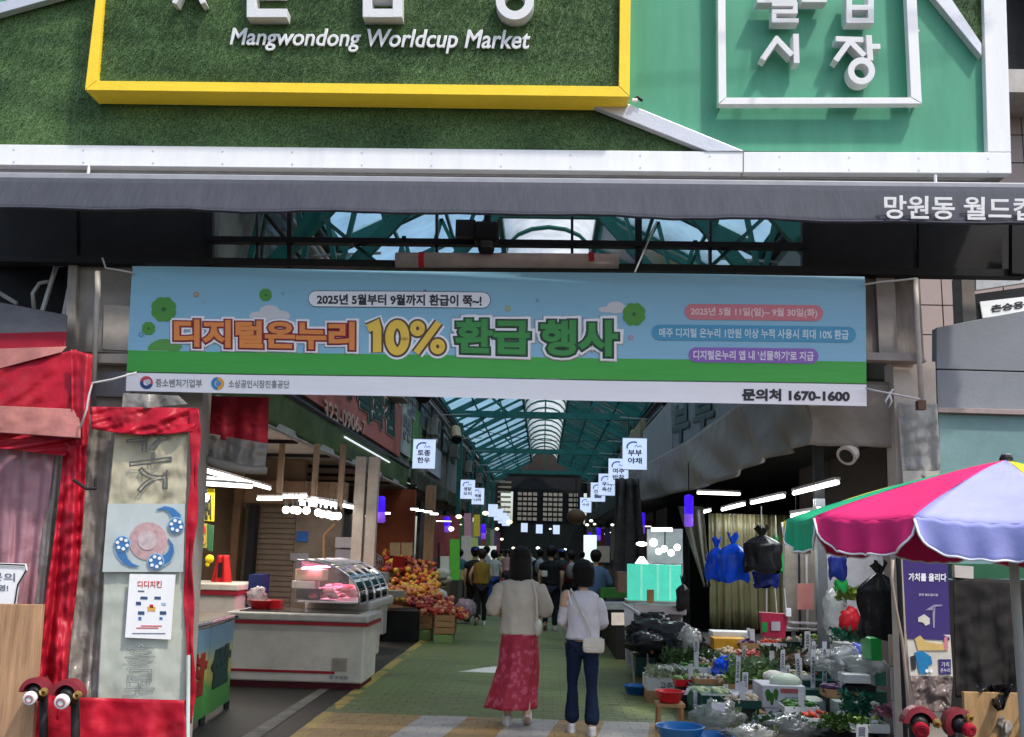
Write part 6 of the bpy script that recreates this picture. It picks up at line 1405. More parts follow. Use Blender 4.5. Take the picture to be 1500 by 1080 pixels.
T_(MB().b2((1.15, 15.2, 0), (2.1, 22, .62)).build('long_counter', m_sof), 'long dark counter under the green grass strip on the right', 'counter')
T_(MB().grid(lambda u, v: (1.55+.22*math.sin(u*20)*v+.5*u, 21.0+.15*math.sin(u*17), 3.2-2.4*v), 24, 14).build('dark_drape', mat('dark_drape', (.10,.09,.085), var=.4), smooth=True, solid=.01), 'dark drape hanging beside the stalls past the turquoise cabinet', 'drape')
lan = thing('paper_ball_lantern', tuple(U(844,755,36)), 'dark round lantern ornament hanging high over the right of the lane', 'lantern'); MB().ball(U(844,757,36), .32, 14, 10, sc=(1.1,1,.9)).build('shade', mat('amber_shade', (.10,.05,.03), emit=.05), lan, smooth=True); MB().tube([U(844,748,36), U(844,700,36)], .02, 5).build('cord', m_rub, lan)
# ================================================================ PRODUCE: trays, boxes, bowls, bags, price cards
def bx(name, lab, px0, px1, y0, y1, Y, dpt, m, cat='box', grp='boxes of the vegetable stall', open_=False, prints=()):
    """box whose near face fills the given sight-line rectangle at distance Y"""
    t_ = thing(name, tuple(U((px0+px1)/2, y1, Y)), lab, cat, grp)
    a = U(px0, y1, Y); b_ = U(px1, y1, Y); zt = U(px0, y0, Y).z; zb = a.z; x0, x1 = a.x, b_.x
    if open_:
        w1 = .012
        MB().b2((x0,Y,zb),(x1,Y+w1,zt)).build('front_panel', m, t_); MB().b2((x0,Y+dpt-w1,zb),(x1,Y+dpt,zt)).build('rear_panel', m, t_)
        MB().b2((x0,Y+w1+.001,zb),(x0+w1,Y+dpt-w1-.001,zt)).build('side_panel', m, t_); MB().b2((x1-w1,Y+w1+.001,zb),(x1,Y+dpt-w1-.001,zt)).build('side_panel', m, t_)
        MB().b2((x0+w1,Y+w1,zb),(x1-w1,Y+dpt-w1,zb+.01)).build('base', m, t_)
    else: MB().b2((x0,Y,zb),(x1,Y+dpt,zt)).build('carton', m, t_, bev=.006)
    for (kind, u0, u1, v0, v1, mm) in prints:
        xa, xb = x0+(x1-x0)*u0, x0+(x1-x0)*u1; za, zc = zb+(zt-zb)*v0, zb+(zt-zb)*v1
        if kind == 'blob':
            MB().add([((xa+xb)/2+(xb-xa)/2*math.cos(q)*(1+.2*math.sin(3*q)), Y-.003, (za+zc)/2+(zc-za)/2*math.sin(q)) for q in [k*math.pi/7 for k in range(14)]], [tuple(range(14))]).build('printed_picture', mm, t_)
        elif kind == 'bar': MB().b2((xa, Y-.004, za), (xb, Y-.001, zc)).build('printed_band', mm, t_)
        else: text('printed_lettering', kind, [Vector((xa,Y,za)), Vector((xb,Y,za)), Vector((xb,Y,zc)), Vector((xa,Y,zc))], mm, t_, bold=.03, depth=.001, off=.003)
    return t_
m_cw = mat('white_carton', (.48,.48,.53), rough=.6, dirt=.15); m_cg = mat('green_carton', (.03,.13,.09), rough=.5, dirt=.15); m_ck = mat('kraft_carton', (.34,.20,.09), rough=.75, dirt=.25)
m_sty = mat('styrofoam', (.52,.53,.52), rough=.6, dirt=.15); m_crg = mat('dark_green_crate', (.008,.05,.04), rough=.4); m_ink = mat('ink_dull', (.12,.14,.17)); m_pr = mat('print_dull_red', (.45,.12,.12)); m_cuc = mat('print_leaf_green', (.04,.14,.02))
def leaves(name, lab, c, ext, n, cols, sz=.05, cat='vegetables', lift=.05, kind=None):
    mm = mat(name+'_%02d' % int(cols[0]*99+cols[1]*990), cols, rough=.5, var=.5, vs=12, dirt=.1)
    b = MB(); c = Vector(c)
    for _ in range(n):
        p = c+Vector((random.uniform(-1,1)*ext[0], random.uniform(-1,1)*ext[1], random.random()*ext[2]))
        d = Vector((random.uniform(-1,1), random.uniform(-1,.3), random.uniform(-.2,1))).normalized(); s_ = d.cross(Vector((random.random(),random.random(),random.random()))).normalized(); L_ = sz*random.uniform(.6,1.4); n_ = d.cross(s_)
        b.add([p, p+d*L_*.5+s_*L_*.3+n_*L_*.1, p+d*L_, p+d*L_*.5-s_*L_*.3+n_*L_*.1], [(0,1,2,3)])
    return T_(b.build(name, mm, fix=False), lab, cat) if not kind else tag(b.build(name, mm, fix=False), lab, cat, kind=kind)
def pile(name, lab, c, ext, n, r, col, parts='piece', elong=1.0, cat='vegetables'):
    """a heap sold as one lot, every piece a part"""
    t_ = thing(name, tuple(c), lab, cat); mm = mat('produce_%s' % name+'%d' % int(col[0]*99+col[1]*991), col, rough=.4, var=.4, vs=10, dirt=.05)
    local(t_); me = MB().ball((0,0,0), 1, 8, 6).mesh(parts, mm, True)
    for _ in range(n):
        u, v = random.uniform(-1,1), random.uniform(-1,1)
        o = bpy.data.objects.new(parts, me); C.objects.link(o); o.parent = t_; o.location = (u*ext[0], v*ext[1], random.random()*ext[2]*(1-.5*max(abs(u), abs(v))))
        o.scale = (r*elong*random.uniform(.8,1.2), r*random.uniform(.8,1.1), r); o.rotation_euler = (random.uniform(-.4,.4), random.uniform(-.4,.4), random.uniform(0,3.1))
    return t_
# ground racks (dark green crates and stands that carry everything)
st = T_(MB().b2((1.55, 9.6, 0), (3.25, 12.6, .30)).build('display_platform', m_crg), 'low dark green platform carrying the vegetable trays', 'platform')
st2 = T_(MB().b2((1.35, 12.3, 0), (3.2, 14.3, .52)).build('display_platform', m_sof), 'higher dark platform behind the front vegetable trays', 'platform')
# basins at the lane edge
p = G(933,1018); basin('blue_basin', 'blue plastic basin alone on the green paving at the stall edge', (p.x, p.y, .005), .16, .1, m_blup, 'blue basins')
p = G(996,1090); basin('blue_basin', 'large blue plastic basin in front, left of the bagged greens', (U(996,1075,8.35).x, 8.35, .08), .20, .15, m_blup, 'blue basins')
basin('blue_basin', 'blue plastic basin half under the bagged greens', (U(1046,1078,8.3).x, 8.3, .05), .17, .13, m_blup, 'blue basins')
rbn = basin('red_basin', 'small red basin with a price card on the wooden stool', (U(981,1024,9.3).x, 9.3, .275), .135, .1, m_redp)
stool = thing('wooden_stool', (U(981,1060,9.3).x, 9.3, 0), 'low wooden stool under the small red basin', 'stool'); sx = U(981,1060,9.3).x
MB().b2((sx-.13, 9.2, .24), (sx+.13, 9.42, .27)).build('seat', m_crw, stool)
for q in (-.1, .1):
    for y in (9.22, 9.4): MB().bar((sx+q*1.1, y, 0), (sx+q, y, .24), .03, .03).build('leg', m_crw, stool)
# price cards
m_card = mat('price_card_white', (.55,.55,.58), rough=.5, dirt=.05)
ncard = [0]
cwords = ['1000','2000','3000','1500','5000','2500']
def card(px, y0, y1, Y, near, wpx=6, tilt=0, words=None):
    a = U(px, y1, Y); b_ = U(px+tilt, y0, Y); ww = wpx/FPX*Y
    t_ = thing('price_card', tuple(a), 'white upright price card '+near, 'price card', 'upright price cards among the vegetables'); d = (b_-a)
    s_ = Vector((ww/2, 0, 0)); up_ = d
    MB().hexa([a-s_, a+s_, a+s_+Vector((0,.008,0)), a-s_+Vector((0,.008,0)), b_-s_, b_+s_, b_+s_+Vector((0,.008,0)), b_-s_+Vector((0,.008,0))]).build('card', m_card, t_)
    if (y1-y0) > 18: text('numbers', random.choice(cwords), [a+s_*.5+d*.25, a+s_*.5+d*.85, a-s_*.6+d*.85, a-s_*.6+d*.25], m_ink, t_, bold=.03, depth=.001, off=.003)
    return t_
# cartons, from the back to the front
Y1 = 12.2
bx('carton', 'white styrofoam tray on the lane side of the stall, holding mixed greens', 948, 1010, 993, 1012, 11.0, .5, m_sty, open_=True, prints=(('고추',.3,.6,.2,.7,m_ink),))
bx('carton', 'kraft carton under the white tray of mixed greens', 950, 1012, 1012, 1050, 11.0, .5, m_ck)
bx('carton', 'white box with a red rim behind the tray of mixed greens', 1028, 1075, 955, 972, 11.9, .4, m_sty)
T_(MB().b2(tuple(U(1000,992,11.2)), tuple(U(1066,987,11.7))).build('red_tray', m_redp), 'flat red tray in front of the white box', 'tray')
bx('carton', 'green and white carton holding corn, nearest the blue basins', 1016, 1062, 1014, 1040, 9.8, .42, m_cg, prints=(('bar',0,.12,0,1,m_cw),))
bx('carton', 'white carton with small blue print between the corn carton and the cucumber box', 1075, 1116, 1018, 1038, 9.6, .4, m_cw, prints=(('토마토',.35,.75,.45,.75,m_ink),))
bx('kraft_tray', 'kraft tray of spring greens behind the white carton', 1064, 1120, 1002, 1016, 10.0, .5, m_ck, open_=True)
cu_ = bx('cucumber_box', 'white carton printed with three green peppers and a red band, centre of the stall', 1117, 1181, 1004, 1037, 9.4, .42, m_cw, prints=(('blob',.07,.19,.3,.85,m_cuc),('blob',.16,.27,.12,.7,m_cuc),('blob',.26,.37,.35,.88,m_cuc),('bar',.42,.9,.68,.88,m_pr),('청양고추',.45,.87,.71,.85,m_cw),('경남 밀양',.52,.82,.40,.52,m_ink),('농협',.55,.8,.2,.34,m_ink)))
bx('carton', 'second white carton beneath the pepper carton with red and blue print', 1121, 1184, 1038, 1060, 9.4, .42, m_cw, prints=(('bar',.02,.3,.05,.35,m_pr),('오이',.5,.7,.5,.9,m_ink)))
bx('carton', 'kraft carton in front of the second white carton', 1090, 1122, 1043, 1056, 9.2, .3, m_ck)
bx('carton', 'pale green carton with a dark green cucumber print', 1184, 1213, 1027, 1056, 9.3, .35, mat('pale_green_carton', (.33,.38,.33)), prints=(('blob',.12,.55,.45,.95,m_cg),))
bx('carton', 'large pale green carton with leaf prints in front of the garbage bag', 1226, 1290, 1028, 1062, 9.0, .4, mat('pale_green_carton', (.33,.38,.33)), prints=(('blob',.1,.4,.75,.92,m_cuc),('blob',.6,.8,.7,.85,m_cg),('채소',.5,.72,.45,.62,m_ink)))
bx('crate_stack', 'dark green plastic crate stack in the middle right of the stall', 1172, 1240, 996, 1016, 9.9, .5, m_crg, cat='crate'); bx('crate_stack', 'lower dark green plastic crate under the stack', 1178, 1300, 1010, 1026, 9.7, .5, m_crg, cat='crate')
bx('foam_box', 'grey white foam box with bundled leeks below the green garbage bag', 1238, 1300, 975, 1004, 9.3, .45, mat('grey_foam', (.30,.32,.34)), prints=(('bar',.72,.98,.03,.9,m_cg),('blob',.78,.92,.5,.85,m_ink)))
bx('foam_box', 'small white box standing on the black crate, right of the stack', 1237, 1276, 988, 1001, 9.1, .2, m_sty); bx('black_crate', 'flat black crate under the small white box', 1236, 1284, 1004, 1013, 9.15, .3, m_black, cat='crate')
bx('carton', 'white flat carton at the right back under green vegetables', 1232, 1262, 943, 955, 10.2, .3, m_sty); bx('green_box', 'tall bright green box beside the garbage bag at the right', 1277, 1293, 935, 968, 9.0, .3, m_bgrn); bx('blue_box', 'cobalt blue box beside the tall green box', 1264, 1278, 946, 962, 9.3, .3, m_bblu)
bx('yellow_box', 'orange yellow long bag of roots in front of the strip curtain', 1046, 1095, 935, 952, 12.0, .3, mat('orange_sack', (.52,.26,.02), rough=.5, var=.3), cat='sack', open_=False)
bx('foam_box', 'white foam tray with nails of white handles behind the orange sack', 1044, 1100, 925, 934, 12.3, .3, m_sty)
bx('foam_box', 'steel trolley shelf at the lane edge under black bags', 925, 966, 951, 957, 12.0, .5, m_chr, cat='shelf'); bx('crate', 'dark green crate under the steel trolley shelf', 931, 962, 962, 992, 12.1, .4, m_crg, cat='crate')
T_(slab('white_board', [(914,885),(918,975),(930,975),(928,885)], m_cw, 12.6, 12.65, None), 'narrow white board standing at the end of the turquoise cabinet', 'board')
for i, (x, y) in enumerate(((926,960),(948,962))): T_(MB().tube([U(x,952,12), U(x+3,1004,12)], .012, 6).build('steel_upright', m_chr), '%s steel upright of the trolley under the black bags' % ['left','right'][i], 'upright')
T_(MB().tube([U(912,884,12.3), U(936,899,11.9)], .02, 8).build('slanting_bar', m_cw), 'slanting white bar above the trolley', 'handle')
# paper sheets on the right post
T_(slab('paper_notice', [(1302,930),(1304,975),(1320,976),(1318,930)], mat('beige_sheet', (.35,.30,.22)), 7.9, 7.92, None), 'beige sheet on the post left of the purple banner', 'paper'); T_(slab('paper_notice', [(1305,978),(1307,1026),(1324,1027),(1322,978)], mat('grey_sheet', (.38,.36,.35)), 7.88, 7.9, None), 'grey paper sheet below the beige one', 'paper'); T_(slab('paper_notice', [(1308,1028),(1312,1100),(1326,1100),(1324,1029)], mat('pinkish_sheet', (.46,.40,.41)), 7.86, 7.88, None), 'long pinkish paper sheet lowest on the post', 'paper')
# vegetables
def P3(px, py, Y): return tuple(U(px, py, Y))
leaves('white_greens', 'bunches of white rooted greens in the styrofoam tray at the lane edge', P3(982,992,11.2), (.26,.2,.10), 420, (.42,.48,.34), .06)
leaves('dark_greens', 'dark leafy greens behind the white tray', P3(1010,975,11.6), (.3,.25,.16), 380, (.07,.13,.05), .07)
leaves('spring_onions', 'spring onions piled in the kraft tray', P3(1094,1002,10.2), (.22,.2,.10), 320, (.16,.26,.08), .08)
leaves('leaf_bunch', 'pale green leaf bunches behind the spring onions', P3(1110,985,10.6), (.28,.25,.12), 420, (.22,.32,.17), .07)
leaves('leaf_bunch', 'dark leaf bunches on the back tray by the scale', P3(1160,966,11.0), (.32,.25,.10), 420, (.07,.11,.05), .07)
leaves('brown_roots', 'brown roots on the back tray behind the crate stack', P3(1172,978,10.5), (.25,.2,.12), 300, (.17,.12,.08), .06)
leaves('herb_bunch', 'dark green herbs at the front edge beside the price cards', P3(1235,1068,8.5), (.18,.14,.10), 420, (.06,.13,.025), .045)
leaves('herb_bunch', 'dark green bunch leaning on the large pale green carton', P3(1254,1052,8.8), (.12,.06,.20), 300, (.02,.13,.08), .05)
leaves('green_net', 'green net bag of vegetables under the black garbage bag', P3(1242,938,9.9), (.14,.12,.10), 260, (.02,.14,.08), .05)
leaves('red_leaf', 'reddish leaf vegetables below the garbage bag at the right edge', P3(1300,1050,8.5), (.08,.1,.07), 120, (.32,.14,.18), .06)
pile('red_peppers', 'heap of dark red peppers right of the orange sack', P3(1115,965,11.2), (.24,.2,.10), 60, .028, (.30,.03,.025), 'pepper', 2.2)
pile('potatoes', 'small heap of pale potatoes behind the blue bag', P3(1075,957,11.6), (.18,.15,.06), 24, .035, (.42,.33,.2), 'potato', 1.2)
pile('corn', 'pale corn cobs in the green and white carton', P3(1042,1014,9.95), (.16,.12,.05), 14, .032, (.40,.46,.26), 'cob', 2.3)
pile('tomatoes', 'reddish tray of chestnuts on the trolley', P3(946,954,12.1), (.18,.18,.03), 30, .025, (.34,.13,.06), 'chestnut')
pile('carrots', 'small heap of orange carrots beside the red peppers', P3(1138,968,11.0), (.06,.1,.05), 12, .022, (.55,.28,.06), 'carrot', 2.4)
pile('onions', 'brown onions left of the spring onions', P3(1064,1000,10.4), (.08,.12,.05), 14, .035, (.38,.25,.12), 'onion')
pile('mushrooms', 'white mushrooms in the tray between the price cards', P3(1190,972,10.6), (.16,.14,.05), 26, .028, (.5,.47,.42), 'mushroom')
T_(MB().ball((0,0,0), 1, 18, 12, sc=(.15,.1,.075)).build('pale_melon', mat('pale_cabbage', (.50,.58,.46), rough=.4, var=.15), smooth=True), 'pale green wrapped cabbage lying on the pepper carton', 'cabbage').location = U(1150,998,9.55)
T_(MB().ball((0,0,0), 1, 14, 9, sc=(.11,.08,.06)).build('pale_melon', mat('white_radish', (.6,.56,.50), rough=.4), smooth=True), 'white wrapped bundle behind the pale cabbage', 'bundle').location = U(1133,991,9.9)
# bags
bagb('clear bag of greens with a white card, in front of the corn carton', P3(1050,1056,8.7), .19, m_clr, (1.15,.8,.75), .5, fr=4.2)
bagb('clear bag of leafy vegetables in front of the second white carton', P3(1150,1068,8.6), .21, m_clr, (1.5,.8,.5), .5, fr=4.2)
bagb('clear bag spilling at the lower front edge below the kraft carton', P3(1100,1080,8.35), .17, m_clr, (1.3,.8,.5), .5, fr=4.2)
bagb('blue shiny plastic bag behind the potato heap', P3(1068,982,10.9), .14, m_bblu, (1.1,.8,1), .5)
for i, (x, y, Y, r, w1) in enumerate(((955,925,12.3,.2,1.6),(945,942,12.0,.17,1.4),(985,932,12.2,.22,1.5),(1000,945,12.0,.18,1.4),(960,910,12.6,.15,1.3))):
    bagb('black plastic bag heaped on the trolley, %s' % ['middle one','lowest left one','right one','lower right one','topmost one'][i], P3(x,y,Y), r, m_bpoly, (w1,.9,.7), .38, grp='black bags heaped on the trolley')
bagb('white and red bag between the black bags', P3(1010,938,11.9), .13, m_clr, (1.1,.8,1), .5)
for i, (x, y, Y, r) in enumerate(((1250,962,9.5,.13),(1268,975,9.3,.12),(1225,972,9.8,.13),(1208,965,10.2,.12))):
    bagb('grey white bagged leeks at the right back, %s' % ['second from the right','rightmost','third from the right','leftmost'][i], P3(x,y,Y), r, m_clr, (1.6,.9,.7), .5, grp='bagged leeks at the right back')
bagb('red and yellow snack bag below the navy bags', P3(1246,912,9.9), .11, m_redp, (.9,.6,1.3), .3)
leaves('green_vegetables', 'light green cabbage leaves by the white sheet', P3(1243,880,10.0), (.11,.08,.10), 140, (.22,.3,.06), .07)
bagb('white bag of radish beside the snack bag', P3(1224,900,10.2), .15, m_clr, (.8,.6,1.6), .4)
# upright price cards
for i, (x, y0, y1, Y, w1, tl, near) in enumerate(((1063,1003,1025,9.9,7,0,'left of the spring onions'),(1080,962,1012,9.9,6,2,'tallest left one in the spring onions'),(1091,985,1014,9.8,8,1,'with numbers before the spring onions'),(1110,996,1016,9.8,8,0,'right of the numbered one'),(1088,946,985,10.6,5,3,'behind the spring onions'),
    (1146,952,990,10.2,6,1,'left one over the leaf bunches'),(1154,975,1002,9.9,6,0,'behind the pale cabbage'),(1172,958,1010,9.7,7,-4,'leaning at the corner of the pepper carton'),(1191,952,1020,9.8,6,0,'before the crate stack on the left'),(1208,940,1018,9.8,6,0,'before the crate stack on the right'),
    (1192,940,978,10.5,5,0,'in the mushrooms'),(1228,1042,1066,8.7,10,4,'leaning on the large pale green carton'),(1263,1062,1084,8.3,16,0,'lowest at the front right'),(1283,1055,1082,8.4,8,-2,'right of the lowest one'),(1052,1030,1046,8.6,18,0,'on the clear bag of greens'),(1020,936,962,11.6,7,0,'leaning on the white and red bag'),
    (1004,1008,1018,9.4,5,5,'stuck in the red basin'),(1100,920,946,11.9,5,-4,'forked one beside the orange sack'),(1183,925,955,10.8,8,0,'wide one under the scale'),(1034,1000,1000.1,9,1,0,'x'),(1140,945,965,10.9,5,0,'beside the carrots'),(1016,955,985,11.3,5,6,'slanting across the dark greens'))):
    if near != 'x': card(x, y0, y1, Y, near, w1, tl)
# the small blue cloth under the price cards
T_(MB().b2(P3(1183,1019,9.86), P3(1212,1014,10.1)).build('blue_cloth', m_bblu), 'small blue film on the crate stack', 'film')

leaves('bagged_greens', 'green leaves inside the clear bag in front of the corn carton', P3(1050,1062,8.75), (.17,.1,.13), 260, (.24,.34,.16), .06)
leaves('bagged_greens', 'dark leaves inside the clear bag in front of the second white carton', P3(1150,1070,8.65), (.26,.12,.10), 320, (.08,.16,.07), .06)
leaves('bagged_greens', 'pale leaves inside the clear bag at the lower front edge', P3(1100,1082,8.4), (.2,.1,.08), 260, (.2,.22,.12), .05)

# ---- close rows of small trays filling the middle of the stall
kinds = [('green chillies',(.05,.16,.03),.018,3.0),('garlic',(.52,.48,.42),.022,1.1),('pale zucchini',(.22,.36,.12),.026,2.8),('red chillies',(.38,.03,.02),.018,3.0),('bean sprouts',(.5,.46,.30),.014,3.2),('ginger',(.42,.30,.17),.024,1.8),('aubergines',(.06,.02,.07),.026,2.8),('cherry tomatoes',(.45,.06,.03),.02,1.0),('lotus root',(.44,.36,.26),.03,1.5),('green plums',(.20,.30,.06),.024,1.0)]
mt = [mat('tray_white', (.60,.60,.62), rough=.5, dirt=.15), m_ck, m_redp, m_crg, m_sty]; tn = ['white','kraft','red','dark green','foam']
k_ = 0
for (px, py, Y) in ((1018,985,11.2),(1042,978,11.4),(1128,985,10.7),(1158,985,10.6),(1186,985,10.6),(1206,972,10.9),(1100,950,11.8),(1130,950,11.8),(1160,948,11.8),(1188,944,11.8),(1210,952,11.5),(1036,1003,10.5),(1010,1004,10.7),(1214,992,10.2),(1168,997,10.1),(1080,968,11.4),(1230,1020,9.3),(1200,1062,8.7),(1085,1035,9.2),(1268,1070,8.5),(1170,1045,9.0)):
    nm, c, r, el = kinds[k_ % 10]; ti = k_ % 5 if k_ % 10 != 7 else 0; q = U(px, py, Y); wd_ = random.uniform(.14,.19)
    t_ = thing('produce_tray', tuple(q), '%s tray of %s %s' % (tn[ti], nm, ['at the back of the vegetable stall','in the middle rows of the vegetable stall','near the front of the vegetable stall'][0 if Y > 11.3 else 1 if Y > 9.5 else 2]), 'tray', 'small produce trays of the vegetable stall'); local(t_)
    b = MB(); w0, d0, h0 = wd_, .12, .07
    for (a, b_) in (((-w0,-d0,0),(w0,-d0+.008,h0)),((-w0,d0-.008,0),(w0,d0,h0)),((-w0,-d0+.009,0),(-w0+.008,d0-.009,h0)),((w0-.008,-d0+.009,0),(w0,d0-.009,h0))): MB().b2(a, b_).build('wall_panel', mt[ti], t_)
    MB().b2((-w0+.009,-d0+.009,.0),(w0-.009,d0-.009,.012)).build('base', mt[ti], t_)
    me = MB().ball((0,0,0), 1, 7, 5).mesh('piece', mat('tray_goods_%d' % (k_ % 10), c, rough=.35, var=.35, vs=9, dirt=0), True)
    for _ in range(20 if r > .02 else 30):
        o = bpy.data.objects.new('piece', me); C.objects.link(o); o.parent = t_; o.location = (random.uniform(-w0+.03,w0-.03), random.uniform(-d0+.03,d0-.03), .03+random.random()*.07); o.scale = (r*el, r, r); o.rotation_euler = (0, random.uniform(-.3,.3), random.random()*3.1)
    if k_ % 2 == 0:
        MB().box((0, -d0+.02, .15), (.05,.004,.16)).build('price_strip', m_card, t_)
    # the legs of the stand beneath
    MB().b2((-w0+.02, -d0+.02, -min(.4, q.z-.02)), (w0-.02, d0-.02, -.002)).build('stand_block', m_sof, t_)
    k_ += 1
# plastic film sheets glinting over the greens
for i, (px, py, Y, w1, lab) in enumerate(((1130,975,10.9,.22,'crinkled clear film over the leaf bunches, left piece'),(1195,962,10.9,.2,'crinkled clear film over the leeks, back piece'),(1240,985,9.7,.22,'crinkled clear film over the foam box'),(990,985,11.1,.2,'crinkled clear film over the white rooted greens'))):
    q = U(px, py, Y)
    T_(MB().grid(lambda u, v: q+Vector(((u-.5)*2*w1, (v-.5)*.35, .05+.05*NO.noise(Vector((u*5+i, v*5, i)))+.03*NO.noise(Vector((u*13, v*13, i))))), 26, 20).build('plastic_film', m_clr, fix=False), lab, 'plastic film')
# pipes, cable bundles and clutter under the eaves
for s in (-1, 1):
    for j, (dx, z, r, m, nm) in enumerate(((3.12,5.75,.07,m_dark,'thick black pipe'),(3.10,5.45,.035,m_grey,'grey conduit'),(3.14,5.2,.025,m_rub,'black cable bundle'))):
        T_(MB().tube([(s*(dx-.03*math.sin(k*1.7+j)), 9.5+k*2.5, z-.03*abs(math.sin(k*1.3+j))) for k in range(21)], r, 7).build('eave_pipe', m, smooth=True), '%s running along the %s eave of the arcade' % (nm, 'left' if s < 0 else 'right'), 'pipe')
    for i in range(9):
        yy = 12+i*5.3
        T_(MB().bar((s*3.2, yy, 5.35+.1*(i % 2)), (s*2.2, yy, 5.4+.1*(i % 2)), .03, .03).build('bracket_arm', m_grey), 'grey bracket arm under the %s eave, number %s from the mouth' % ('left' if s < 0 else 'right', ['one','two','three','four','five','six','seven','eight','nine'][i]), 'bracket', 'bracket arms under the eaves')
    for i in range(6):
        yy = 14.5+i*6.5+s; t_ = thing('wall_unit', (s*3.1, yy, 4.0), 'grey air conditioner on the %s wall, number %s from the mouth' % ('left' if s < 0 else 'right', ['one','two','three','four','five','six'][i]), 'air conditioner', 'air conditioners on the upper walls')
        MB().box((s*3.12, yy, 4.9), (.3,.8,.5)).build('casing', mat('ac_case', (.20,.19,.17), dirt=.4), t_, bev=.02); MB().tube([(s*2.96, yy, 4.9), (s*2.965, yy, 4.9)], .2, 16).build('fan_grille', m_rub, t_) if False else MB().lathe([(0,0),(.19,0),(.19,.01),(0,.01)], (s*2.965, yy, 4.9), 16, Matrix.Rotation(math.pi/2, 3, 'Y')).build('fan_grille', m_rub, t_)
# sagging wires across the mouth of the lane
for i, (a, b_, yy, lab) in enumerate((((-3.1,5.3),(3.1,5.0),12,'sagging black wire crossing the lane just inside the mouth'),((-3.1,4.9),(3.1,5.4),20,'sagging black wire crossing the lane above the first lit signs'),((-3.1,5.5),(3.1,5.2),30,'sagging black wire crossing deeper in the lane'))):
    T_(MB().tube([(a[0]+(b_[0]-a[0])*k/16, yy, a[1]+(b_[1]-a[1])*k/16-.35*math.sin(math.pi*k/16)) for k in range(17)], .012, 5).build('overhead_wire', m_rub, smooth=True), lab, 'wire')
# ================================================================ PEOPLE
def skin_mesh(name, verts, edges, radii, m, par, root=0, sub=2, loc_=None):
    me = bpy.data.meshes.new(name); me.from_pydata([tuple(v) for v in verts], edges, []); me.update()
    o = bpy.data.objects.new(name, me); C.objects.link(o)
    md = o.modifiers.new('skin', 'SKIN'); md.branch_smoothing = .6; md.use_smooth_shade = True
    if not me.skin_vertices: bpy.context.view_layer.update()
    sv = me.skin_vertices[0].data
    for i, r in enumerate(radii):
        sv[i].radius = (r, r) if not isinstance(r, tuple) else r; sv[i].use_root = (i == root)
    s_ = o.modifiers.new('sub', 'SUBSURF'); s_.levels = sub; s_.render_levels = sub
    me.materials.append(m); o.parent = par; return o
m_skin = mat('skin', (.50,.31,.22), rough=.5, var=.06, dirt=0, bump=.05); m_hair = mat('black_hair', (.005,.004,.004), rough=.5, var=.5, vs=3, bump=.6, bs=60, stretch=(14,14,.8), dirt=0)
m_hairb = mat('brown_hair', (.022,.013,.009), rough=.5, var=.5, vs=3, bump=.5, bs=60, stretch=(14,14,.8), dirt=0)
TEX = bpy.data.textures.new('cloth_folds', 'CLOUDS'); TEX.noise_scale = .09; TEX.noise_depth = 2
TEX2 = bpy.data.textures.new('cloth_drape', 'CLOUDS'); TEX2.noise_scale = .22; TEX2.noise_depth = 1
def rumple(o, s1=.018, s2=.03):
    if not any(m_.type == 'SUBSURF' for m_ in o.modifiers):
        q = o.modifiers.new('fine', 'SUBSURF'); q.levels = q.render_levels = 1
    for t_, s_ in ((TEX2, s2), (TEX, s1)):
        q = o.modifiers.new('folds', 'DISPLACE'); q.texture = t_; q.strength = s_; q.mid_level = .5; q.texture_coords = 'LOCAL'
def strands(name, h, hy, zend, rad, n, m, par, seed=0, spread=1.0, w_=.0028):
    rr = random.Random(seed); b = MB()
    for _ in range(n):
        a = rr.uniform(math.pi*1.0-.75, math.pi*2.0+.75); a = a if rr.random() < .8 else rr.uniform(0, 6.28)
        z1 = zend+rr.uniform(-.012, .022)*h; P = []; bulge = rr.uniform(.97, 1.07); zz = .935*h
        for k in range(9):
            t = k/8
            if t < .45:
                ph = t/.45*math.pi/2*.98; P.append(Vector((rad*bulge*math.sin(ph)*math.cos(a), hy-.008*h+rad*bulge*1.06*math.sin(ph)*math.sin(a), zz+rad*bulge*math.cos(ph))))
            else:
                f = (t-.45)/.55; q = rad*bulge*(1.02-.16*f*spread); sw = .012*h*math.sin(f*2.5+rr.random()*6)*f
                P.append(Vector((q*math.cos(a)+sw, hy-.008*h+q*.92*math.sin(a)+(0 if math.sin(a) < .2 else .0), zz-f*(zz-z1))))
        if math.sin(a) > .35: P = P[:5]
        tdir = Vector((-math.sin(a), math.cos(a), 0)); o = len(b.v)
        for k, p in enumerate(P):
            ww = w_*(1-.6*k/len(P)); b.v += [tuple(p-tdir*ww), tuple(p+tdir*ww)]
        for k in range(len(P)-1): b.f.append((o+2*k, o+2*k+1, o+2*k+3, o+2*k+2))
    return b.build(name, m, par, fix=False)
class Sk:
    def __init__(s): s.v = []; s.e = []; s.r = []
    def p(s, pos, r, par=None):
        s.v.append(Vector(pos)); s.r.append(r); i = len(s.v)-1
        if par is not None: s.e.append((par, i))
        return i
    def chain(s, par, pts):
        for pos, r in pts: par = s.p(pos, r, par)
        return par
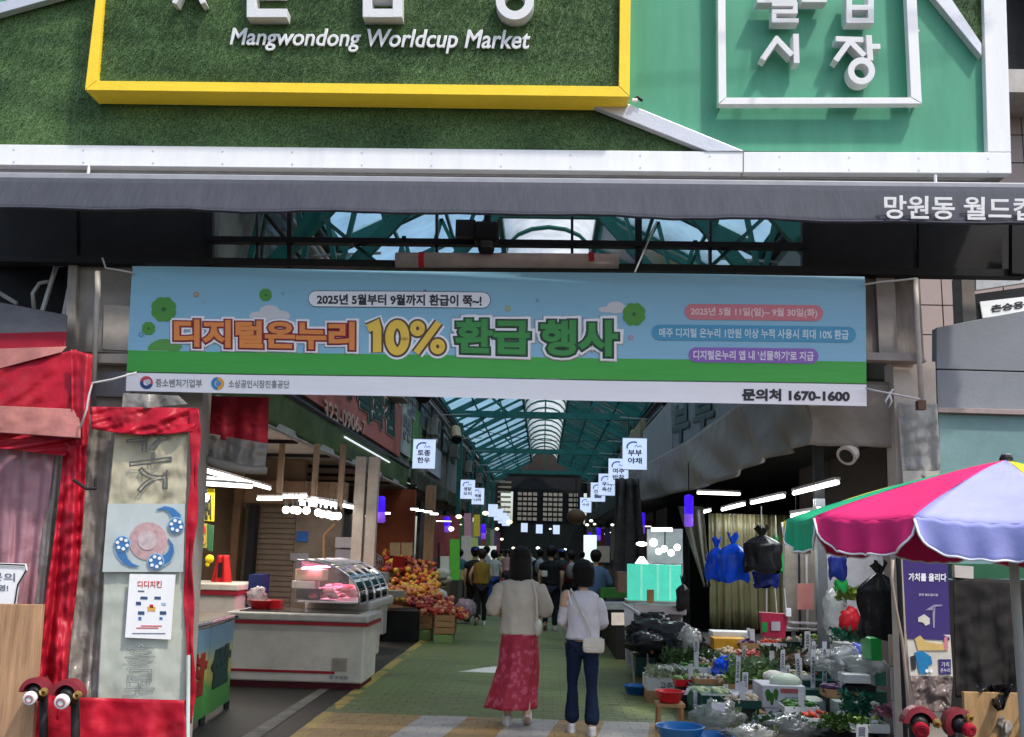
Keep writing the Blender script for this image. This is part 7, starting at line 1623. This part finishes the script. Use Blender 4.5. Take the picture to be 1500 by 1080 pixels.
def loft(name, rings, m, par, n=28, cap=True, smooth=True, wob=None, solid=0):
    """rings: (cx, cy, z, rx, ry)"""
    b = MB()
    for i, (cx, cy, z, rx, ry) in enumerate(rings):
        for k in range(n):
            a = 2*math.pi*k/n; q = 1+(wob(a, i/(len(rings)-1)) if wob else 0)
            b.v.append((cx+rx*math.cos(a)*q, cy+ry*math.sin(a)*q, z))
    for i in range(len(rings)-1):
        for k in range(n):
            k2 = (k+1) % n; b.f.append((i*n+k, i*n+k2, (i+1)*n+k2, (i+1)*n+k))
    if cap: b.f.append(tuple(range(n))); b.f.append(tuple((len(rings)-1)*n+k for k in range(n)))
    return b.build(name, m, par, smooth=smooth, solid=solid)
def dense(rings, k=4):
    out = []
    for a, b_ in zip(rings[:-1], rings[1:]):
        for j in range(k):
            f = j/k; g_ = f*f*(3-2*f)*.5+f*.5; out.append(tuple(a[i]*(1-g_)+b_[i]*g_ for i in range(5)))
    return out+[rings[-1]]
def person(loc, H, rz, lab, top, bottom, shoes, hair, hair_len='short', legs='trousers', sleeves='short', stride=.0, arms=((.0,.0),(.0,.0)), lean=0, detail=1, wide=1.0, grp=None, extra=None):
    """body faces +Y of its own frame; arms: forward bend of each forearm (0 hangs, 1 bent to the front)"""
    t_ = thing('person', loc, lab, 'person', grp, rz); local(t_)
    h = H; W_ = wide
    LG = .72; S_ = Sk(); pel = S_.p((0,0,.53*h), .050*h*W_)
    ws_ = S_.p((0,.002*h,.60*h), .050*h*W_, pel); ch = S_.p((0,lean*.02,.71*h), .054*h*W_, ws_); nb_ = S_.p((0,lean*.04+.0,.805*h), .035*h, ch)
    nk = S_.p((0,.006*h+lean*.05,.845*h), .028*h, nb_); hd = S_.p((0,.012*h+lean*.06,.895*h), .050*h, nk); S_.p((0,.008*h+lean*.06,.94*h), .052*h, hd)
    S_.p((0,.055*h+lean*.06,.885*h), .012*h, hd)   # nose
    feet = []
    STR = stride if isinstance(stride, tuple) else (stride, -stride)
    for s, st_ in ((-1, STR[0]), (1, STR[1])):
        hip = S_.p((s*.050*h,0,.49*h), .040*h*W_, pel); kn = S_.p((s*.056*h, st_*.5+.01*h, .275*h), .025*h*W_, hip)
        an = S_.p((s*.055*h, st_-(.02*h if st_ < 0 else 0), .045*h+(.03*h if st_ < -.05 else 0)), .020*h, kn); S_.p((s*.06*h, st_+.07*h, .018*h+(.0 if st_ >= -.05 else .0)), .018*h, an)
        feet.append((s*.057*h, st_, (.03*h if st_ < -.05 else 0)))
    hands = []
    for s, (fwd, out) in zip((-1, 1), arms):
        sh = S_.p((s*.098*h*W_, lean*.03, .772*h), .022*h*W_, ch); el = S_.p((s*(.125+.05*out)*h*W_, -.01*h+fwd*.03*h, .635*h+.02*h*out), .025*h, sh)
        wp_ = Vector((s*(.12+.03*out-.045*fwd)*h, (.03+.13*fwd)*h, (.50+.115*fwd)*h)); wr = S_.p(wp_, .017*h, el)
        d = (wp_-S_.v[el]).normalized(); pm = S_.p(wp_+d*.04*h, (.021*h,.012*h), wr)
        if detail:
            side = Vector((0,1,0)) if abs(d.z) > .6 else Vector((1,0,0)); side = (side-d*side.dot(d)).normalized(); nrm = d.cross(side)
            for k in range(4):
                b_ = wp_+d*.052*h+side*(k-1.5)*.0105*h; L_ = (.040,.046,.043,.034)[k]*h
                S_.chain(pm, [(b_, .0052*h), (b_+d*L_*.5+nrm*.004*h, .0048*h), (b_+d*L_*.85+nrm*.014*h, .0042*h)])
            b_ = wp_+d*.02*h-side*.016*h; S_.chain(pm, [(b_, .006*h), (b_+d*.02*h-side*.012*h, .0055*h), (b_+d*.038*h-side*.014*h, .0045*h)])
        hands.append(wp_)
    body = skin_mesh('body', S_.v, S_.e, S_.r, m_skin, t_, 0, 2 if detail else 1)
    hy = .012*h+lean*.06
    for s in (-1, 1): MB().ball((s*.052*h, hy-.004*h, .905*h), .013*h, 8, 6, sc=(.5,.9,1.3)).build('ear', m_skin, t_, smooth=True)
    if detail:
        for s in (-1, 1): MB().ball((s*.02*h, hy+.048*h, .915*h), .006*h, 8, 6).build('eye', m_bk, t_, smooth=True)
        MB().ball((0, hy+.050*h, .872*h), .010*h, 8, 6, sc=(1.4,.5,.4)).build('mouth', mat('lip', (.4,.12,.1)), t_, smooth=True)
    # hair
    def strand(a, t): return .03*math.sin(a*17+t*5)+.02*math.sin(a*29)
    if hair_len == 'short':
        MB().ball((0, hy-.008*h, .937*h), .062*h, 20, 14, sc=(1,1.08,1.02), jit=.03).build('hair', hair, t_, smooth=True)
        loft('hair_back', dense([(0,hy-.02*h,.94*h,.055*h,.045*h),(0,hy-.022*h,.90*h,.055*h,.042*h),(0,hy-.018*h,.865*h,.035*h,.028*h)]), hair, t_, 24, wob=strand)
    elif hair_len == 'long':
        MB().ball((0, hy-.008*h, .938*h), .059*h, 24, 16, sc=(1,1.08,1.0)).build('hair', hair, t_, smooth=True)
        loft('hair_back', dense([(0,hy-.018*h,.955*h,.055*h,.048*h),(0,hy-.022*h,.91*h,.059*h,.048*h),(0,hy-.028*h,.86*h,.057*h,.040*h),(0,hy-.034*h,.815*h,.050*h,.030*h),(0,hy-.036*h,.785*h,.046*h,.02*h),(0,hy-.036*h,.772*h,.03*h,.012*h)], 3), hair, t_, 40, wob=strand)
    elif hair_len == 'bob':
        MB().ball((0, hy-.006*h, .938*h), .061*h, 24, 16, sc=(1,1.06,1.0)).build('hair', hair, t_, smooth=True)
        loft('hair_back', dense([(0,hy-.01*h,.955*h,.062*h,.056*h),(0,hy-.014*h,.91*h,.063*h,.054*h),(0,hy-.016*h,.868*h,.055*h,.044*h),(0,hy-.018*h,.85*h,.036*h,.028*h)], 3), hair, t_, 40, wob=strand)
    if detail: tag(strands('hair_strands', h, hy, {'long':.775,'bob':.848,'short':.87}[hair_len]*h, (.061 if hair_len == 'long' else .064)*h, 1300, hair, t_, seed=int(H*100), spread=.8 if hair_len == 'long' else 1.3), kind='stuff')
    # top
    hs = .052*h
    def folds(a, t): return .022*math.sin(a*5+t*4)+.018*math.sin(a*9-t*7)+.022*math.sin(a*3+t*11)*t+.05*NO.noise(Vector((a*1.3, t*5, H*9)))+.03*NO.noise(Vector((math.cos(a)*5, math.sin(a)*5, t*9)))
    wdt = W_
    hem = .50 if top.get('long') else .535
    top_ = loft('top', dense([(0,.0,.822*h,.040*h,.034*h),(0,0,.812*h,.068*h,.042*h),(0,0,.795*h,.103*h*wdt,.055*h*wdt),(0,0,.75*h,.112*h*wdt,.070*h*wdt),(0,0,.68*h,.106*h*wdt,.074*h*wdt),(0,0,.60*h,.102*h*wdt,.074*h*wdt),(0,0,hem*h+.02,.106*h*wdt,.080*h*wdt),(0,0,hem*h,.094*h*wdt,.072*h*wdt)], 4), top['m'], t_, 40, wob=folds)
    if detail: rumple(top_, .014, .03)
    for s, (fwd, out), idx in zip((-1, 1), arms, (0, 1)):
        shp = Vector((s*.092*h*W_, 0, .788*h)); el = Vector((s*(.125+.05*out)*h*W_, -.01*h+fwd*.03*h, .635*h+.02*h*out)); wr = hands[idx]
        k = Sk(); a = k.p(shp, .050*h*W_); 
        if sleeves == 'none': continue
        if sleeves == 'short': k.chain(a, [(shp.lerp(el, .35), .040*h), (shp.lerp(el, .62), .040*h)])
        elif sleeves == 'elbow': k.chain(a, [(shp.lerp(el, .4), .048*h), (shp.lerp(el, .8), .055*h), (el.lerp(wr, .12), .052*h), (el.lerp(wr, .3), .038*h)])
        else: k.chain(a, [(shp.lerp(el, .5), .038*h), (el, .035*h), (el.lerp(wr, .5), .030*h), (el.lerp(wr, .88), .027*h)])
        so2 = skin_mesh('sleeve', k.v, k.e, k.r, top['m'], top_, 0, 3 if detail else 1)
        if detail: rumple(so2)
    # bottom
    if legs == 'skirt':
        def sk(a, t): return (.06*math.sin(a*7+1+t)+.035*math.sin(a*13+2-2*t)+.04*math.sin(a*4+t*2))*t+.03*NO.noise(Vector((math.cos(a)*3, math.sin(a)*3, t*6)))
        loft('skirt', dense([(0,0,.60*h,.088*h,.064*h),(0,0,.54*h,.098*h,.074*h),(0,-.0,.46*h,.104*h,.082*h),(0,-.005*h,.34*h,.112*h,.100*h),(-.022*h,-.01*h,.22*h,.124*h,.115*h),(-.042*h,-.015*h,.105*h,.142*h,.13*h)], 5), bottom, t_, 72, cap=False, wob=sk, solid=.004)
    else:
        k = Sk(); p0 = k.p((0,-.004*h,.53*h), .074*h*W_); fl = legs == 'flared'
        for s, st_ in ((-1, STR[0]), (1, STR[1])):
            lift = (.03*h if st_ < -.05 else 0)
            hp = k.p((s*.047*h,-.010*h,.485*h), .066*h*W_, p0); th = k.p((s*.050*h, st_*.25, .39*h), .054*h*W_, hp); kn = k.p((s*.056*h, st_*.5+.01*h, .275*h), (.035 if fl else .042)*h*W_, th)
            k.chain(kn, [((s*.056*h, st_*.8, .15*h+lift), (.040 if fl else .036)*h), ((s*.056*h, st_-.005*h, .05*h+lift), (.062 if fl else .033)*h)])
        so3 = skin_mesh('trousers', k.v, k.e, k.r, bottom, t_, 0, 3 if detail else 1)
        if detail: rumple(so3, .012, .02)
    for (fx, fy, fz) in feet:
        so_ = loft('shoe', dense([(fx,fy+.02*h,fz+.0,.026*h,.070*h),(fx,fy+.02*h,fz+.012*h,.028*h,.073*h),(fx,fy+.012*h,fz+.032*h,.026*h,.060*h),(fx,fy-.012*h,fz+.048*h,.025*h,.036*h),(fx,fy-.014*h,fz+.058*h,.023*h,.03*h)], 2), shoes, t_, 20)
        if fz > .02:
            q_ = Matrix.Translation((fx, fy+.065*h, .012*h)) @ Matrix.Rotation(R_(-32), 4, 'X') @ Matrix.Translation((-fx, -fy-.065*h, -fz)); so_.data.transform(q_)
    if extra: extra(t_, h, hands)
    return t_
def cl(name, c, **k): return mat(name, c, rough=.8, var=.12, vs=4, bump=.8, bs=7, bd=.03, dirt=.06, **k)
# floral skirt
m_fl = bpy.data.materials.new('floral_skirt'); m_fl.use_nodes = True
t = m_fl.node_tree; N = t.nodes; L = t.links; b = N['Principled BSDF']; tc = N.new('ShaderNodeTexCoord'); vo = N.new('ShaderNodeTexVoronoi'); vo.inputs['Scale'].default_value = 17; nz = N.new('ShaderNodeTexNoise'); nz.inputs['Scale'].default_value = 14; nz.inputs['Detail'].default_value = 4
L.new(tc.outputs['Object'], nz.inputs[0]); mx = N.new('ShaderNodeMix'); mx.data_type = 'RGBA'; mx.inputs[0].default_value = .12; L.new(tc.outputs['Object'], mx.inputs[6]); L.new(nz.outputs['Color'], mx.inputs[7]); L.new(mx.outputs[2], vo.inputs['Vector'])
rp = N.new('ShaderNodeValToRGB'); L.new(vo.outputs['Distance'], rp.inputs[0]); e = rp.color_ramp.elements
e[0].position = .05; e[0].color = (.50,.10,.15,1); e[1].position = .62; e[1].color = (.30,.008,.03,1)
for p_, c_ in ((.18,(.42,.04,.08,1)),(.3,(.44,.09,.13,1)),(.36,(.38,.02,.06,1)),(.5,(.34,.015,.045,1))): x_ = e.new(p_); x_.color = c_
L.new(rp.outputs[0], b.inputs['Base Color']); b.inputs['Roughness'].default_value = .7
m_blouse = cl('cream_blouse', (.46,.41,.34)); m_sheer = cl('white_knit', (.55,.53,.56)); m_jean = cl('dark_denim', (.005,.013,.038)); m_shoew = mat('white_leather', (.62,.60,.58), rough=.5); m_blk = cl('black_cloth', (.012,.012,.014)); m_bagc = mat('cream_leather', (.55,.51,.44), rough=.45)
def bag1(t_, h, hands):
    MB().tube([(.07*h,-.045*h,.80*h), (.095*h,-.078*h,.72*h), (.10*h,-.082*h,.62*h), (.098*h,-.05*h,.57*h)], .006*h, 6).build('bag_strap', m_bagc, t_)
    crumple((.105*h,-.035*h,.545*h), .045*h, (.55,.9,1.1), .12, 16, 10, 2).build('shoulder_bag', m_bagc, t_, smooth=True)
    MB().tube([(0,.0,.825*h),(.0,-.038*h,.80*h)], .03*h, 8).build('neck_hair', m_hair, t_) if False else None
p = G(757, 1066); 
person((p.x, p.y+.06, 0), 1.66, 0, 'woman seen from behind in a cream blouse and long red floral skirt, white shoes', {'m': m_blouse, 'long': True}, m_fl, m_shoew, m_hair, 'long', 'skirt', 'elbow', (.04, -.11), ((.75,.35),(.75,.35)), extra=bag1, wide=1.06)
def bag2(t_, h, hands):
    MB().tube([(-.075*h,-.02*h,.825*h), (-.05*h,-.062*h,.78*h), (.0,-.085*h,.68*h), (.04*h,-.09*h,.60*h), (.045*h,-.095*h,.56*h)], .006*h, 6).build('bag_strap', m_bagc, t_)
    MB().tube([(-.09*h,-.02*h,.815*h), (-.08*h,-.06*h,.77*h), (-.07*h,-.07*h,.74*h)], .003*h, 5).build('top_strap', m_white, t_)
    q = MB().box((.058*h,-.115*h,.515*h), (.125*h,.045*h,.085*h)).build('shoulder_bag', m_bagc, t_, bev=.02*h)
    MB().box((.058*h,-.139*h,.53*h), (.12*h,.004*h,.05*h)).build('bag_flap', m_bagc, t_, bev=.004)
    MB().ball((-.094*h, -.004, .785*h), .037*h, 14, 10, sc=(1,1,.95)).build('bare_shoulder', m_skin, t_, smooth=True)
    MB().tube([(-.098*h*1.0,-.0,.79*h), (-.112*h,-.008*h,.72*h)], [.032*h,.031*h], 10).build('bare_upper_arm', m_skin, t_, smooth=True)
p = G(852, 1078)
person((p.x, p.y+.02, 0), 1.55, 0, 'woman from behind in off-shoulder white knit top and dark flared jeans, cream shoulder bag', {'m': m_sheer}, m_jean, m_shoew, m_hair, 'bob', 'flared', 'long', (.10, -.04), ((.8,.1),(.8,.1)), extra=bag2, wide=.93)
# people farther in: (x px, Y, height, facing, label, top, bottom, hair, sleeves, legs)
far = [
 (704,21.0,1.62,.2,'woman in an ochre top and black trousers standing by the fruit, hand on hip',(.20,.12,.02),(.012,.012,.014),'short','none','trousers',m_hairb,((.4,.6),(.5,.1))),
 (694,21.8,1.66,.5,'person in black partly hidden beside the ochre top woman',(.014,.013,.015),(.012,.012,.014),'short','short','trousers',m_hair,((.1,.1),(.1,.1))),
 (722,27.0,1.6,0,'woman in a pale top and blue skirt beyond the ochre top woman',(.35,.36,.34),(.02,.05,.22),'bob','short','trousers',m_hair,((.2,.1),(.2,.1))),
 (742,34,1.62,3.1,'person in a pink top coming down the lane, left of the red skirted woman',(.45,.25,.26),(.05,.04,.05),'bob','short','trousers',m_hairb,((.2,.1),(.2,.1))),
 (733,38,1.6,3.1,'person in a pale yellow top far down the left side of the lane',(.45,.40,.15),(.05,.05,.07),'short','short','trousers',m_hair,((.2,.1),(.2,.1))),
 (790,27,1.66,0,'person in a navy top just right of the red skirted woman',(.015,.02,.05),(.015,.02,.03),'short','short','trousers',m_hair,((.2,.1),(.2,.1))),
 (806,20.2,1.72,0,'tall person in black with a pale bag strap walking away in mid lane',(.010,.010,.013),(.013,.018,.03),'short','short','trousers',m_hair,((.1,.2),(.1,.2))),
 (822,27,1.66,0,'person in dark green and black between the two dark figures',(.02,.03,.025),(.012,.012,.014),'short','short','trousers',m_hair,((.1,.2),(.1,.2))),
 (836,24,1.62,.1,'person in a dark red top behind the white knit woman',(.10,.012,.018),(.012,.012,.014),'short','short','trousers',m_hairb,((.2,.2),(.2,.2))),
 (872,17.5,1.66,-.3,'person in a denim blue shirt at the right counter, behind the white knit woman',(.10,.17,.30),(.03,.035,.05),'short','long','trousers',m_hair,((.7,.5),(.7,.6))),
 (852,33,1.6,0,'person in a grey top far off on the right',(.12,.12,.13),(.02,.02,.03),'short','short','trousers',m_hair,((.2,.2),(.2,.2))),
 (775,40,1.6,3.1,'small distant person in white at the middle of the lane',(.5,.5,.5),(.1,.1,.12),'short','short','trousers',m_hair,((.1,.1),(.1,.1))),
 (812,44,1.65,3.1,'small distant person in black at the middle of the lane',(.02,.02,.02),(.02,.02,.02),'short','short','trousers',m_hair,((.1,.1),(.1,.1))),
 (672,29,1.58,.8,'person in a teal top behind the white sack counter',(.03,.12,.13),(.02,.02,.02),'short','short','trousers',m_hair,((.2,.1),(.2,.1))),
 (711,31,1.7,1.2,'dark haired person in white in front of the lit menu board',(.4,.4,.4),(.02,.02,.02),'short','short','trousers',m_hair,((.2,.1),(.2,.1))),
 (757,48,1.6,0,'small distant person in red at the left of the lane',(.35,.05,.05),(.03,.03,.03),'short','short','trousers',m_hair,((.1,.1),(.1,.1))),
]
for i, (px, Y, H, rz, lab, ct_, cb_, hl, sl_, lg, hr, ar) in enumerate(far):
    x = U(px, 880, Y).x
    def ex_(t_, h, hands, i=i):
        if i in (5, 8, 12): crumple((0,-.10*h,.70*h), .10*h, (.9,.55,1.25), .1, 14, 10, i).build('backpack', [m_blk, m_mar, m_gt][i % 3], t_, smooth=True)
        if i in (1, 7): MB().lathe([(0,.045*h),(.05*h,.035*h),(.064*h,0),(.066*h,-.005*h)], (0,0,.955*h), 14).build('cap', m_bnav, t_, smooth=True)
        if i in (2, 10, 15): MB().box((.16*h,0,.44*h), (.05*h,.12*h,.14*h)).build('tote_bag', [m_crw, m_shoew, m_redp][i % 3], t_, bev=.01)
    person((x, Y, 0), H, rz, lab, {'m': cl('far_top_%d' % i, ct_)}, cl('far_bottom_%d' % i, cb_), m_rub if i % 3 else m_shoew, hr, hl, lg, sl_, .08 if i % 2 else -.08, ar, detail=0, grp='shoppers down the lane', extra=ex_, wide=[1,1.12,.92,1.05,.95,1.1][i % 6])
# bags carried
p = U(806,842,20.0); T_(MB().box(p+Vector((-.12,-.2,.02)), (.12,.06,.12)).build('white_pouch', m_shoew, bev=.02), 'small white pouch on the back of the tall person in black', 'pouch')
T_(MB().box(U(695,862,21.4), (.26,.1,.4)).build('red_board', mat('rose_board', (.5,.12,.16))), 'rose red bag beside the black clad person by the fruit', 'bag') if False else None
T_(basin('pink_tub', 'pink tub on a blue basin at the end of the fruit display', tuple(G(676,914)-Vector((0,0,-.1))), .2, .16, mat('pink_plastic_tub', (.45,.04,.12))), None, None)
# bagged goods by the tub
T_(crumple(tuple(U(682,893,18.6)), .2, (1,.8,.9), .4, 16, 10, 4).build('net_bag', mat('mixed_net', (.3,.2,.25), var=.6, vs=20), smooth=True), 'netted mixed goods heaped above the pink tub', 'net bag')
tag(MB().b2((-.9, 21.5, .006), (-.35, 23.2, .016)).build('red_mat', mat('rose_paint', (.30,.06,.07), dirt=.2)), kind='structure')
tag(MB().b2((-2.0, 24.2, .006), (2.0, 24.6, .014)).build('red_stripe_mat', mat('rose_paint', (.30,.06,.07))), kind='structure')
# ---------------------------------------------------------------- tidy: a lone mesh stands at its own base
bpy.context.view_layer.update()
for o in list(C.objects):
    if o.type == 'MESH' and o.parent is None and not o.children and o.data.users == 1 and o.location.length < 1e-6 and o.rotation_euler.x == 0 and len(o.data.vertices):
        co = [0]*(3*len(o.data.vertices)); o.data.vertices.foreach_get('co', co); a = np.array(co).reshape(-1, 3)
        base = Vector(((a[:,0].min()+a[:,0].max())/2, (a[:,1].min()+a[:,1].max())/2, a[:,2].min()))
        if o.get('kind') == 'structure': continue
        o.data.transform(Matrix.Translation(-base)); o.location = base
